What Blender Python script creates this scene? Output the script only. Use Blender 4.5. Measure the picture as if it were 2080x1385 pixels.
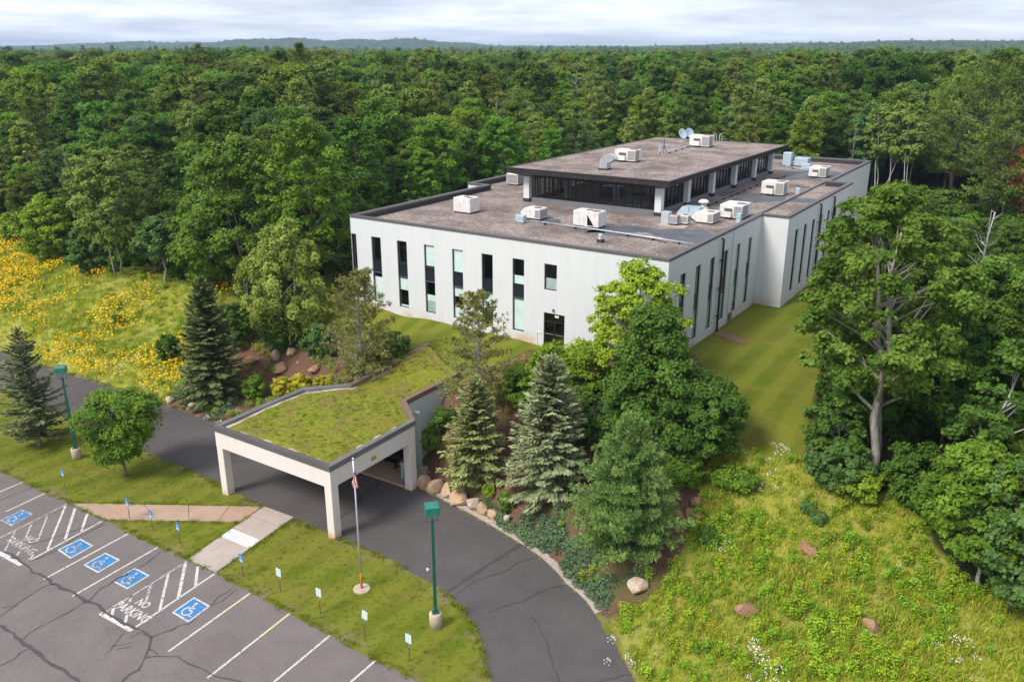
import bpy, math, random
import numpy as np
from mathutils import Vector, Matrix
from mathutils.geometry import tessellate_polygon

for _o in list(bpy.data.objects):
    bpy.data.objects.remove(_o)
SC = bpy.context.scene
COL = SC.collection
R = math.radians
random.seed(7)
RNG = np.random.default_rng(11)

# ------------------------------------------------------------------ camera
PITCH, CAMZ, FPX, PW, PH = 0.3323, 25.14, 1729.8, 2080, 1385
cd = bpy.data.cameras.new('camera')
cam = bpy.data.objects.new('camera', cd)
COL.objects.link(cam)
cam.location = (0, 0, CAMZ)
cam.rotation_euler = (math.pi / 2 - PITCH, 0, 0)
cd.sensor_width = 36.0
cd.lens = 36.0 * FPX / PW
cd.clip_start, cd.clip_end = 0.5, 40000
SC.camera = cam

# ------------------------------------------------------------------ sky
SUN_EL, SUN_DIR = R(46), Vector((-0.80, -0.60, 0)).normalized()
world = bpy.data.worlds.new('World')
SC.world = world
world.use_nodes = True
wn, wl = world.node_tree.nodes, world.node_tree.links
wn.clear()
w_out = wn.new('ShaderNodeOutputWorld')
w_bg = wn.new('ShaderNodeBackground')
w_bg.inputs['Strength'].default_value = 0.112
w_sky = wn.new('ShaderNodeTexSky')
w_sky.sky_type = 'NISHITA'
w_sky.sun_disc = False
w_sky.sun_elevation = SUN_EL
w_sky.sun_rotation = math.atan2(SUN_DIR.x, SUN_DIR.y)
w_tc = wn.new('ShaderNodeTexCoord')
w_sep = wn.new('ShaderNodeSeparateXYZ')
wl.new(w_tc.outputs['Generated'], w_sep.inputs[0])


def wmath(op, a, b=None):
    n = wn.new('ShaderNodeMath')
    n.operation = op
    for i, v in enumerate((a, b)):
        if v is None:
            continue
        if isinstance(v, (int, float)):
            n.inputs[i].default_value = v
        else:
            wl.new(v, n.inputs[i])
    return n.outputs[0]


# a flat cloud deck: project the view direction onto a plane overhead
zz = wmath('MAXIMUM', w_sep.outputs['Z'], 0.0)
den = wmath('ADD', zz, 0.09)
w_cmb = wn.new('ShaderNodeCombineXYZ')
wl.new(wmath('DIVIDE', w_sep.outputs['X'], den), w_cmb.inputs[0])
wl.new(wmath('DIVIDE', w_sep.outputs['Y'], den), w_cmb.inputs[1])


def wnoise(scale, detail, rough, off):
    mp = wn.new('ShaderNodeMapping')
    mp.inputs['Location'].default_value = off
    mp.inputs['Scale'].default_value = (1, 1.0, 1)
    wl.new(w_cmb.outputs[0], mp.inputs[0])
    n = wn.new('ShaderNodeTexNoise')
    n.inputs['Scale'].default_value = scale
    n.inputs['Detail'].default_value = detail
    n.inputs['Roughness'].default_value = rough
    wl.new(mp.outputs[0], n.inputs[0])
    return n.outputs['Fac']


def wramp(fac, stops):
    r = wn.new('ShaderNodeValToRGB')
    el = r.color_ramp.elements
    while len(el) < len(stops):
        el.new(0.5)
    for e, (p, c) in zip(el, stops):
        e.position = p
        e.color = (*c, 1)
    wl.new(fac, r.inputs[0])
    return r.outputs[0]


cl_tone = wramp(wnoise(0.42, 8, 0.62, (3.1, 1.7, 0)), [(0.36, (3.8, 4.1, 5.1)), (0.47, (4.9, 5.3, 6.3)), (0.60, (6.5, 6.9, 7.7))])
cl_mask = wramp(wnoise(0.22, 6, 0.55, (7.3, 9.7, 2.0)), [(0.30, (0.62,) * 3), (0.55, (1, 1, 1))])
w_mix = wn.new('ShaderNodeMix')
w_mix.data_type = 'RGBA'
wl.new(cl_mask, w_mix.inputs[0])
wl.new(w_sky.outputs[0], w_mix.inputs[6])
wl.new(cl_tone, w_mix.inputs[7])
wl.new(w_mix.outputs[2], w_bg.inputs['Color'])
wl.new(w_bg.outputs[0], w_out.inputs[0])

# ------------------------------------------------------------------ sun behind thin cloud
sd = bpy.data.lights.new('sun', 'SUN')
sd.energy = 2.4
sd.angle = R(18)
sd.color = (1.0, 0.955, 0.88)
sun = bpy.data.objects.new('sun', sd)
COL.objects.link(sun)
_sv = Vector((SUN_DIR.x * math.cos(SUN_EL), SUN_DIR.y * math.cos(SUN_EL), math.sin(SUN_EL)))
sun.rotation_euler = _sv.to_track_quat('Z', 'Y').to_euler()

# ------------------------------------------------------------------ exposure
SC.view_settings.view_transform = 'Standard'
SC.view_settings.look = 'None'
SC.view_settings.exposure = 0.66
SC.view_settings.gamma = 1.0
SC.view_settings.use_curve_mapping = False
SC.cycles.max_bounces = 7
SC.cycles.diffuse_bounces = 3
SC.cycles.glossy_bounces = 3
SC.cycles.transmission_bounces = 4
SC.cycles.transparent_max_bounces = 8
SC.cycles.volume_bounces = 0
SC.cycles.use_denoising = True
SC.cycles.sample_clamp_indirect = 6

# ------------------------------------------------------------------ survey helpers (photogrammetry of the photograph)
_c, _s = math.cos(PITCH), math.sin(PITCH)


def ray(px, py):
    a, b = (px - PW / 2) / FPX, -(py - PH / 2) / FPX
    return np.array([a, _c + b * _s, -_s + b * _c])


def atz(px, py, z=0.0):
    d = ray(px, py)
    t = (z - CAMZ) / d[2]
    return np.array([d[0] * t, d[1] * t, z])


def height_at(px, py, dist_y):
    d = ray(px, py)
    return CAMZ + d[2] * dist_y / d[1]


def project(x, y, z):
    z = z - CAMZ
    dep = y * _c - z * _s
    return PW / 2 + FPX * x / dep, PH / 2 - FPX * (y * _s + z * _c) / dep, dep


TH = 0.5814
BX, BY = np.array([math.cos(TH), -math.sin(TH)]), np.array([math.sin(TH), math.cos(TH)])
B0 = np.array([9.43, 49.855])


def bw(x, y):                       # building plan coordinates -> world
    q = B0 + x * BX + y * BY
    return float(q[0]), float(q[1])


def wb(P):                          # world -> building plan
    q = np.asarray(P)[..., :2] - B0
    return q @ BX, q @ BY


# ------------------------------------------------------------------ outlines of the paved ground, all on z = 0
def px0(pts):
    return [tuple(atz(x, y, 0)[:2]) for x, y in pts]


LOT_EDGE = px0([(0, 956), (45, 978), (91, 1001), (143, 1024), (210, 1056), (270, 1086), (328, 1114), (382, 1138), (438, 1165),
                (510, 1203), (589, 1246), (670, 1290), (763, 1342), (850, 1387)])
_d0 = np.array(LOT_EDGE[0]) - np.array(LOT_EDGE[3])
_d0 /= np.linalg.norm(_d0)
_d1 = np.array(LOT_EDGE[-1]) - np.array(LOT_EDGE[-4])
_d1 /= np.linalg.norm(_d1)
LOT = [tuple(np.array(LOT_EDGE[0]) + _d0 * 60)] + LOT_EDGE + [tuple(np.array(LOT_EDGE[-1]) + _d1 * 9)]
LOT += [tuple(np.array(LOT[-1]) - BY * 32), tuple(np.array(LOT[0]) - BY * 32)]
DRV_FAR = px0([(0, 714), (90, 745), (170, 768), (253, 795), (336, 822), (438, 858)])
DRV_FAR = [tuple(np.array(DRV_FAR[0]) + _d0 * 60)] + DRV_FAR + [bw(-20.5, -12.45), bw(-17, -12.4), bw(-10.2, -12.3)]
DRV_FAR += px0([(847, 987), (880, 1003), (909, 1020), (950, 1040), (986, 1060), (1025, 1083), (1060, 1105), (1098, 1130), (1128, 1158), (1152, 1186),
                (1174, 1204), (1191, 1221), (1210, 1248), (1226, 1275), (1242, 1297), (1257, 1317), (1291, 1387)])
_d2 = np.array(DRV_FAR[-1]) - np.array(DRV_FAR[-3])
_d2 /= np.linalg.norm(_d2)
DRV_FAR.append(tuple(np.array(DRV_FAR[-1]) + _d2 * 14))
DRV_NEAR = px0([(0, 792), (60, 815), (143, 850), (174, 864), (250, 897), (320, 927), (405, 962), (470, 1000), (537, 1028), (600, 1056), (665, 1082), (695, 1095),
                (740, 1112), (778, 1128), (836, 1159), (870, 1179), (905, 1203), (930, 1226), (948, 1248), (963, 1272), (975, 1298), (988, 1337), (994, 1387)])
DRV_NEAR = [tuple(np.array(DRV_NEAR[0]) + _d0 * 60)] + DRV_NEAR
_d3 = np.array(DRV_NEAR[-1]) - np.array(DRV_NEAR[-2])
_d3 /= np.linalg.norm(_d3)
DRV_NEAR.append(tuple(np.array(DRV_NEAR[-1]) + _d3 * 14))
DRIVE = DRV_FAR + DRV_NEAR[::-1]
APRON = [bw(-19.3, -12.42), bw(-10.6, -12.3), bw(-10.6, -9.4), bw(-19.3, -9.4)]
FLAT = DRV_FAR[:7] + [bw(-20.0, -11.5), bw(-17.6, -9.2), bw(-12.3, -9.2), bw(-10.2, -11.6)] + DRV_FAR[10:] + [(0, -40), (-140, -40)]


def pip(poly, X, Y):
    inside = np.zeros(X.shape, bool)
    n = len(poly)
    for i in range(n):
        x1, y1 = poly[i]
        x2, y2 = poly[(i + 1) % n]
        c = ((y1 > Y) != (y2 > Y))
        with np.errstate(divide='ignore', invalid='ignore'):
            xi = (x2 - x1) * (Y - y1) / (y2 - y1 + 1e-12) + x1
        inside ^= c & (X < xi)
    return inside


def pdist(poly, X, Y, closed=True):
    d = np.full(X.shape, 1e9)
    n = len(poly)
    for i in range(n if closed else n - 1):
        x1, y1 = poly[i]
        x2, y2 = poly[(i + 1) % n]
        dx, dy = x2 - x1, y2 - y1
        t = np.clip(((X - x1) * dx + (Y - y1) * dy) / (dx * dx + dy * dy + 1e-12), 0, 1)
        d = np.minimum(d, np.hypot(X - x1 - t * dx, Y - y1 - t * dy))
    return d


def sdist(poly, X, Y):              # negative inside
    d = pdist(poly, X, Y)
    return np.where(pip(poly, X, Y), -d, d)


def sstep(a, b, x):
    t = np.clip((x - a) / (b - a), 0, 1)
    return t * t * (3 - 2 * t)


# ------------------------------------------------------------------ terrain heights
CP = []
for x in np.linspace(-27, 1, 8):
    CP.append((*bw(x, -0.5), 5.95 + 0.1 * min(1, -x / 20) - 0.08))
for y in (3, 9, 15, 20, 28, 36, 46, 58):
    CP.append((*bw(1.5, y), 5.95))
    CP.append((*bw(-28.5, y), 6.1))
    CP.append((*bw(-14, y), 6.0))
for (px_, py_, z) in [
        # left: planting bed and flower slope
        (20, 640, 2.2), (0, 560, 3.8), (0, 495, 5.0), (120, 600, 3.3), (250, 690, 1.9), (250, 560, 5.2), (340, 640, 3.3), (400, 720, 2.0), (420, 580, 5.4),
        (440, 815, 0.5), (340, 780, 0.9), (520, 780, 1.0), (560, 740, 2.0), (620, 745, 2.6), (540, 700, 2.8), (600, 690, 3.4), (660, 660, 4.6), (690, 700, 4.1),
        (740, 770, 3.9), (790, 740, 4.6), (690, 780, 3.0), (560, 800, 0.9), (520, 640, 4.2), (650, 600, 6.0), (800, 660, 5.5), (900, 700, 5.45), (850, 712, 5.2),
        # right of the canopy: bed with conifers
        (862, 950, 0.9), (870, 905, 1.5), (885, 860, 2.6), (905, 830, 3.6), (915, 990, 0.75), (980, 985, 1.3), (1000, 940, 2.1), (1060, 1040, 0.9), (1110, 1030, 1.4),
        (1020, 870, 3.3), (1100, 900, 3.2), (1000, 760, 5.0), (1080, 720, 5.6), (1150, 800, 4.6), (1200, 890, 3.6), (1200, 1050, 1.9), (1280, 1150, 1.1), (1210, 1130, 1.0),
        (1300, 1195, 0.8), (1380, 1050, 2.6), (1330, 900, 4.2), (1420, 1040, 2.5), (1300, 800, 5.3), (1400, 780, 5.6), (1450, 920, 4.2),
        # right lawn and meadow
        (1500, 895, 4.6), (1550, 760, 5.7), (1560, 860, 5.2), (1640, 940, 4.6), (1650, 800, 5.5), (1700, 640, 5.9), (1560, 1000, 3.4), (1500, 1120, 2.0), (1640, 1120, 2.3),
        (1770, 1270, 1.3), (1400, 1385, 0.45), (1600, 1385, 0.8), (1900, 1385, 1.2), (2080, 1385, 1.5), (1800, 1000, 4.2), (1900, 1080, 3.4), (2000, 1180, 2.6), (2080, 1240, 2.4),
        (2080, 1000, 5.2), (1950, 900, 5.4), (1850, 1200, 1.9), (1330, 1300, 0.4)]:
    p = atz(px_, py_, z)
    CP.append((p[0], p[1], z))
for P, z in [((60, 20), 1.2), ((90, 60), 5.5), ((70, 100), 6), ((0, 130), 6), ((-60, 110), 6), ((-110, 90), 6), ((-90, 60), 3), ((40, 150), 6), ((-160, 60), 4), ((30, 0), 0.5), ((60, -30), 0.5),
             ((150, 60), 5.5), ((0, 200), 6.0), ((-150, 160), 6), ((150, 160), 6)]:
    CP.append((P[0], P[1], z))
CP = np.array(CP)
_K = np.sqrt(((CP[:, None, :2] - CP[None, :, :2]) ** 2).sum(-1) + 0.4)
_n = len(CP)
_A = np.zeros((_n + 3, _n + 3))
_A[:_n, :_n] = _K + np.eye(_n) * -0.02
_A[:_n, _n] = _A[_n, :_n] = 1
_A[:_n, _n + 1:] = CP[:, :2] * 0.01
_A[_n + 1:, :_n] = CP[:, :2].T * 0.01
_W = np.linalg.solve(_A, np.concatenate([CP[:, 2], np.zeros(3)]))

FAR_HILLS = [(-900, 3300, 24, 900, 320), (-560, 3100, 15, 420, 260), (-1900, 4200, 10, 900, 500), (300, 4300, 8, 1500, 500), (1500, 2000, 22, 900, 380), (2600, 3000, 30, 1400, 500),
             (1000, 2600, 12, 700, 300), (560, 1250, 3, 260, 200)]


def ground(X, Y):
    X = np.asarray(X, float)
    Y = np.asarray(Y, float)
    sh = X.shape
    x, y = X.ravel(), Y.ravel()
    z = np.zeros(x.shape)
    for i in range(0, len(x), 20000):
        xs, ys = np.clip(x[i:i + 20000], -150, 150), np.clip(y[i:i + 20000], -40, 200)
        K = np.sqrt((xs[:, None] - CP[None, :, 0]) ** 2 + (ys[:, None] - CP[None, :, 1]) ** 2 + 0.4)
        z[i:i + 20000] = K @ _W[:_n] + _W[_n] + 0.01 * (xs * _W[_n + 1] + ys * _W[_n + 2])
    z = np.clip(z, 0, 6.6)
    sd_ = sdist(FLAT, x, y)
    z = z * sstep(0.15, 2.2, sd_) + 0.04 * sstep(0.1, 0.4, sd_)
    far = sstep(150, 400, np.hypot(x, y))
    z = z * (1 - far) + far * (5.5 + 1.2 * np.sin(x * 0.006 + 1) * np.cos(y * 0.005))
    far2 = sstep(300, 900, np.hypot(x, y))
    for hx, hy, hz, sx, sy in FAR_HILLS:
        z += far2 * hz * np.exp(-((x - hx) / sx) ** 2 - ((y - hy) / sy) ** 2) * (1 + 0.18 * np.sin(x * 0.011 + hx) + 0.1 * np.sin(x * 0.031))
    return z.reshape(sh)


def gz(x, y):
    return float(ground(np.array([x]), np.array([y]))[0])


def at(px, py):                     # where a line of sight meets the ground
    d = ray(px, py)
    t = np.geomspace(18, 420, 700)
    X, Y, Z = d[0] * t, d[1] * t, CAMZ + d[2] * t
    g = Z - ground(X, Y)
    k = int(np.argmax(g < 0))
    a = g[k - 1] / (g[k - 1] - g[k] + 1e-9)
    tt = t[k - 1] + a * (t[k] - t[k - 1])
    x, y = d[0] * tt, d[1] * tt
    return float(x), float(y), gz(x, y)


# ------------------------------------------------------------------ materials
def mat(name, color=(0.5, 0.5, 0.5), rough=0.8, metal=0.0, spec=0.3):
    m = bpy.data.materials.new(name)
    m.use_nodes = True
    b = m.node_tree.nodes['Principled BSDF']
    b.inputs['Base Color'].default_value = (*color, 1)
    b.inputs['Roughness'].default_value = rough
    b.inputs['Metallic'].default_value = metal
    b.inputs['Specular IOR Level'].default_value = spec
    return m


class NT:
    """small node-building helper for one material"""

    def __init__(self, m):
        self.m, self.n, self.l = m, m.node_tree.nodes, m.node_tree.links
        self.b = self.n['Principled BSDF']

    def coord(self, kind='Object'):
        return self.n.new('ShaderNodeTexCoord').outputs[kind]

    def pos(self):
        return self.n.new('ShaderNodeNewGeometry').outputs['Position']

    def mapping(self, v, scale=(1, 1, 1), loc=(0, 0, 0), rot=(0, 0, 0)):
        k = self.n.new('ShaderNodeMapping')
        k.inputs['Scale'].default_value = scale
        k.inputs['Location'].default_value = loc
        k.inputs['Rotation'].default_value = rot
        self.l.new(v, k.inputs[0])
        return k.outputs[0]

    def noise(self, v, scale=1, detail=4, rough=0.55, dist=0.0):
        k = self.n.new('ShaderNodeTexNoise')
        k.inputs['Scale'].default_value = scale
        k.inputs['Detail'].default_value = detail
        k.inputs['Roughness'].default_value = rough
        k.inputs['Distortion'].default_value = dist
        self.l.new(v, k.inputs[0])
        return k.outputs['Fac']

    def voro(self, v, scale=1, out='Distance'):
        k = self.n.new('ShaderNodeTexVoronoi')
        k.inputs['Scale'].default_value = scale
        self.l.new(v, k.inputs[0])
        return k.outputs[out]

    def ramp(self, f, stops):
        k = self.n.new('ShaderNodeValToRGB')
        el = k.color_ramp.elements
        while len(el) < len(stops):
            el.new(0.5)
        for e, (p, c) in zip(el, stops):
            e.position = p
            e.color = (*c, 1) if not isinstance(c, (int, float)) else (c, c, c, 1)
        self.l.new(f, k.inputs[0])
        return k.outputs[0]

    def mix(self, f, a, b, mode='MIX'):
        k = self.n.new('ShaderNodeMix')
        k.data_type = 'RGBA'
        k.blend_type = mode
        for i, v in ((0, f), (6, a), (7, b)):
            if isinstance(v, (int, float)):
                k.inputs[i].default_value = v
            elif isinstance(v, tuple):
                k.inputs[i].default_value = (*v, 1)
            else:
                self.l.new(v, k.inputs[i])
        return k.outputs[2]

    def math(self, op, a, b=0.0, clamp=False):
        k = self.n.new('ShaderNodeMath')
        k.operation = op
        k.use_clamp = clamp
        for i, v in ((0, a), (1, b)):
            if isinstance(v, (int, float)):
                k.inputs[i].default_value = v
            else:
                self.l.new(v, k.inputs[i])
        return k.outputs[0]

    def attr(self, name, out='Fac'):
        k = self.n.new('ShaderNodeAttribute')
        k.attribute_name = name
        return k.outputs[out]

    def color(self, c):
        self.l.new(c, self.b.inputs['Base Color'])

    def bump(self, h, strength=0.3, dist=0.02):
        k = self.n.new('ShaderNodeBump')
        k.inputs['Strength'].default_value = strength
        k.inputs['Distance'].default_value = dist
        self.l.new(h, k.inputs['Height'])
        self.l.new(k.outputs[0], self.b.inputs['Normal'])


def mottled(name, c1, c2, scale=2.0, rough=0.8, spec=0.3, metal=0.0, fine=40.0, bump=0.2, c3=None):
    m = mat(name, c1, rough, metal, spec)
    t = NT(m)
    v = t.coord()
    a = t.noise(v, scale, 6, 0.6)
    c = t.ramp(a, [(0.35, c1), (0.65, c2)])
    f = t.noise(v, fine, 3, 0.7)
    c = t.mix(0.35, c, t.ramp(f, [(0.3, tuple(x * 0.55 for x in c1)), (0.7, tuple(min(1, x * 1.35) for x in c2))]))
    if c3:
        c = t.mix(t.ramp(t.noise(v, scale * 0.7, 4, 0.6), [(0.55, 0.0), (0.72, 1.0)]), c, c3)
    t.color(c)
    if bump:
        t.bump(f, bump, 0.01)
    return m


M = {}


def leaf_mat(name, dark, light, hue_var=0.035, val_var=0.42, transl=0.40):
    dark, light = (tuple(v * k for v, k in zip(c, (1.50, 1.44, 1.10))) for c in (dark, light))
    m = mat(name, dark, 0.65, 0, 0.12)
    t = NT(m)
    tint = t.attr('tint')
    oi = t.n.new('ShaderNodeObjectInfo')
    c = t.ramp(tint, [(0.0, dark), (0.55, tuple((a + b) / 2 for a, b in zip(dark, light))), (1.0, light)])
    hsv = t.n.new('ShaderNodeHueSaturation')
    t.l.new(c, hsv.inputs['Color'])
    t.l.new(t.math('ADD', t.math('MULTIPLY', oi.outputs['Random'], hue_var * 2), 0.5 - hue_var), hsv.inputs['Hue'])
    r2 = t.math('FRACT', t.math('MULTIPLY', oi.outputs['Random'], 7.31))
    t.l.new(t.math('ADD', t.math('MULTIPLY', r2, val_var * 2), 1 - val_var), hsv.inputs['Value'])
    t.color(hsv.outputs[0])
    tr = t.n.new('ShaderNodeBsdfTranslucent')
    t.l.new(t.mix(0.5, hsv.outputs[0], (0.14, 0.20, 0.01)), tr.inputs['Color'])
    mx = t.n.new('ShaderNodeMixShader')
    mx.inputs[0].default_value = transl
    out = t.n['Material Output']
    t.l.new(t.b.outputs[0], mx.inputs[1])
    t.l.new(tr.outputs[0], mx.inputs[2])
    t.l.new(mx.outputs[0], out.inputs[0])
    return m


def bark_mat(name, c1, c2, sc=(6, 6, 1.2)):
    m = mat(name, c1, 0.9, 0, 0.15)
    t = NT(m)
    v = t.mapping(t.coord(), sc)
    a = t.noise(v, 2.0, 6, 0.65)
    t.color(t.ramp(a, [(0.32, c1), (0.62, c2)]))
    t.bump(a, 0.5, 0.03)
    return m


M['oak'] = leaf_mat('oak_leaf', (0.05, 0.1, 0.017), (0.15, 0.235, 0.045))
M['maple'] = leaf_mat('maple_leaf', (0.055, 0.12, 0.016), (0.165, 0.27, 0.036))
M['aspen'] = leaf_mat('aspen_leaf', (0.105, 0.16, 0.036), (0.235, 0.31, 0.09), 0.02, 0.25)
M['bluegreen'] = leaf_mat('willow_leaf', (0.050, 0.104, 0.034), (0.130, 0.225, 0.080))
M['lime'] = leaf_mat('lime_leaf', (0.165, 0.25, 0.022), (0.34, 0.45, 0.055), 0.01, 0.08, 0.4)
M['birchlime'] = leaf_mat('river_birch_leaf', (0.14, 0.195, 0.036), (0.32, 0.39, 0.115), 0.01, 0.08, 0.35)
M['dark'] = leaf_mat('dark_leaf', (0.034, 0.082, 0.016), (0.11, 0.195, 0.042), 0.02, 0.2)
M['brightshrub'] = leaf_mat('bright_shrub_leaf', (0.1, 0.18, 0.018), (0.25, 0.35, 0.042), 0.02, 0.2)
M['goldshrub'] = leaf_mat('gold_shrub_leaf', (0.20, 0.20, 0.02), (0.52, 0.46, 0.06), 0.01, 0.1)
M['spruce'] = leaf_mat('spruce_needle', (0.04, 0.062, 0.026), (0.135, 0.17, 0.076), 0.01, 0.1, 0.08)
M['yspruce'] = leaf_mat('yellowish_spruce_needle', (0.085, 0.105, 0.045), (0.26, 0.28, 0.13), 0.01, 0.06, 0.08)
M['bspruce'] = leaf_mat('blue_spruce_needle', (0.098, 0.118, 0.070), (0.265, 0.305, 0.205), 0.01, 0.06, 0.08)
M['gspruce'] = leaf_mat('grey_spruce_needle', (0.058, 0.076, 0.04), (0.155, 0.185, 0.098), 0.01, 0.06, 0.08)
M['wpine'] = leaf_mat('white_pine_needle', (0.055, 0.110, 0.034), (0.185, 0.290, 0.100), 0.01, 0.06, 0.1)
M['jpine'] = leaf_mat('jack_pine_needle', (0.085, 0.095, 0.028), (0.23, 0.24, 0.085), 0.01, 0.06, 0.1)
M['rpine'] = leaf_mat('red_pine_needle', (0.046, 0.078, 0.018), (0.140, 0.205, 0.048), 0.02, 0.12, 0.1)
M['deadneedle'] = leaf_mat('brown_pine_needle', (0.16, 0.06, 0.02), (0.30, 0.13, 0.05), 0.01, 0.1, 0.1)
M['juniper'] = leaf_mat('juniper_needle', (0.050, 0.088, 0.054), (0.140, 0.205, 0.130), 0.01, 0.15, 0.1)
M['weed'] = leaf_mat('weed_leaf', (0.135, 0.235, 0.018), (0.300, 0.430, 0.045), 0.03, 0.25, 0.35)
M['grass'] = leaf_mat('meadow_grass_blade', (0.160, 0.245, 0.020), (0.450, 0.470, 0.085), 0.03, 0.25, 0.35)
M['lawnblade'] = leaf_mat('lawn_blade', (0.105, 0.145, 0.012), (0.225, 0.27, 0.028), 0.02, 0.2, 0.35)
M['yellow'] = leaf_mat('yellow_petal', (0.60, 0.38, 0.006), (0.68, 0.50, 0.012), 0.01, 0.08, 0.3)
M['white_petal'] = leaf_mat('white_petal', (0.54, 0.56, 0.66), (0.62, 0.64, 0.78), 0.0, 0.05, 0.2)
M['pink_petal'] = leaf_mat('pink_petal', (0.38, 0.21, 0.24), (0.48, 0.33, 0.39), 0.0, 0.05, 0.2)
M['bark'] = bark_mat('oak_bark', (0.075, 0.060, 0.048), (0.20, 0.175, 0.15))
M['palebark'] = bark_mat('pale_bark', (0.17, 0.15, 0.13), (0.40, 0.37, 0.32))
M['birchbark'] = bark_mat('birch_bark', (0.30, 0.28, 0.25), (0.72, 0.70, 0.66), (3, 3, 8))
M['pinebark'] = bark_mat('pine_bark', (0.12, 0.085, 0.07), (0.28, 0.21, 0.18))
M['greybranch'] = bark_mat('grey_branch', (0.20, 0.175, 0.16), (0.40, 0.36, 0.34))


# ------------------------------------------------------------------ mesh helpers
class MB:
    def __init__(self):
        self.v, self.f, self.mi = [], [], []

    def quadf(self, pts, mi=0):
        n = len(self.v)
        self.v += [tuple(map(float, p)) for p in pts]
        self.f.append(tuple(range(n, n + len(pts))))
        self.mi.append(mi)
        return self

    def hexa(self, p, mi=0):        # 8 corners: bottom ring then top ring
        n = len(self.v)
        self.v += [tuple(map(float, q)) for q in p]
        for f in ((3, 2, 1, 0), (4, 5, 6, 7), (0, 1, 5, 4), (1, 2, 6, 5), (2, 3, 7, 6), (3, 0, 4, 7)):
            self.f.append(tuple(n + i for i in f))
            self.mi.append(mi)
        return self

    def box(self, x0, x1, y0, y1, z0, z1, mi=0):
        return self.hexa([(x0, y0, z0), (x1, y0, z0), (x1, y1, z0), (x0, y1, z0), (x0, y0, z1), (x1, y0, z1), (x1, y1, z1), (x0, y1, z1)], mi)

    def bbox(self, x0, x1, y0, y1, z0, z1, b=0.03, mi=0):   # box with chamfered top and vertical edges
        def ring(z, i):
            return [(x0 + b + i, y0 + i, z), (x1 - b - i, y0 + i, z), (x1 - i, y0 + b + i, z), (x1 - i, y1 - b - i, z), (x1 - b - i, y1 - i, z), (x0 + b + i, y1 - i, z), (x0 + i, y1 - b - i, z), (x0 + i, y0 + b + i, z)]
        rs = [ring(z0, 0), ring(z1 - b, 0), ring(z1, b * 0.8)]
        n = len(self.v)
        for r in rs:
            self.v += r
        for k in range(2):
            for i in range(8):
                j = (i + 1) % 8
                self.f.append((n + k * 8 + i, n + k * 8 + j, n + k * 8 + 8 + j, n + k * 8 + 8 + i))
                self.mi.append(mi)
        self.f.append(tuple(n + 16 + i for i in range(8)))
        self.f.append(tuple(n + 7 - i for i in range(8)))
        self.mi += [mi, mi]
        return self

    def prism(self, poly, z0, z1, mi=0, mside=None):
        n, k = len(self.v), len(poly)
        za = z0 if hasattr(z0, '__len__') else [z0] * k
        zb = z1 if hasattr(z1, '__len__') else [z1] * k
        self.v += [(float(p[0]), float(p[1]), float(a)) for p, a in zip(poly, za)] + [(float(p[0]), float(p[1]), float(a)) for p, a in zip(poly, zb)]
        for t in tessellate_polygon([[Vector((p[0], p[1], 0)) for p in poly]]):
            a = [poly[i] for i in t]
            cr = (a[1][0] - a[0][0]) * (a[2][1] - a[0][1]) - (a[1][1] - a[0][1]) * (a[2][0] - a[0][0])
            t = t if cr > 0 else t[::-1]
            self.f.append(tuple(n + k + i for i in t))
            self.mi.append(mi)
            self.f.append(tuple(n + i for i in t[::-1]))
            self.mi.append(mi)
        area = sum(poly[i][0] * poly[(i + 1) % k][1] - poly[(i + 1) % k][0] * poly[i][1] for i in range(k))
        for i in range(k):
            j = (i + 1) % k
            f = (n + i, n + j, n + k + j, n + k + i)
            self.f.append(f if area > 0 else f[::-1])
            self.mi.append(mi if mside is None else mside)
        return self

    def sheet(self, poly, z, mi=0):
        n = len(self.v)
        self.v += [(float(p[0]), float(p[1]), float(z)) for p in poly]
        for t in tessellate_polygon([[Vector((p[0], p[1], 0)) for p in poly]]):
            a = [poly[i] for i in t]
            cr = (a[1][0] - a[0][0]) * (a[2][1] - a[0][1]) - (a[1][1] - a[0][1]) * (a[2][0] - a[0][0])
            t = t if cr > 0 else t[::-1]
            self.f.append(tuple(n + i for i in t))
            self.mi.append(mi)
        return self

    def tube(self, pts, rad, k=6, mi=0, cap=True):
        P = [Vector(p) for p in pts]
        n0 = len(self.v)
        for i, p in enumerate(P):
            d = (P[min(i + 1, len(P) - 1)] - P[max(i - 1, 0)])
            d = d.normalized() if d.length > 1e-9 else Vector((0, 0, 1))
            a = d.cross(Vector((0.31, 0.17, 0.93)))
            if a.length < 0.05:
                a = d.cross(Vector((1, 0, 0)))
            a.normalize()
            b = d.cross(a)
            r = rad[i] if hasattr(rad, '__len__') else rad
            for j in range(k):
                t = 2 * math.pi * j / k
                self.v.append(tuple(p + a * (r * math.cos(t)) + b * (r * math.sin(t))))
        for i in range(len(P) - 1):
            for j in range(k):
                q = (j + 1) % k
                self.f.append((n0 + i * k + j, n0 + i * k + q, n0 + (i + 1) * k + q, n0 + (i + 1) * k + j))
                self.mi.append(mi)
        if cap:
            self.f.append(tuple(n0 + j for j in range(k))[::-1])
            self.f.append(tuple(n0 + (len(P) - 1) * k + j for j in range(k)))
            self.mi += [mi, mi]
        return self

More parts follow.
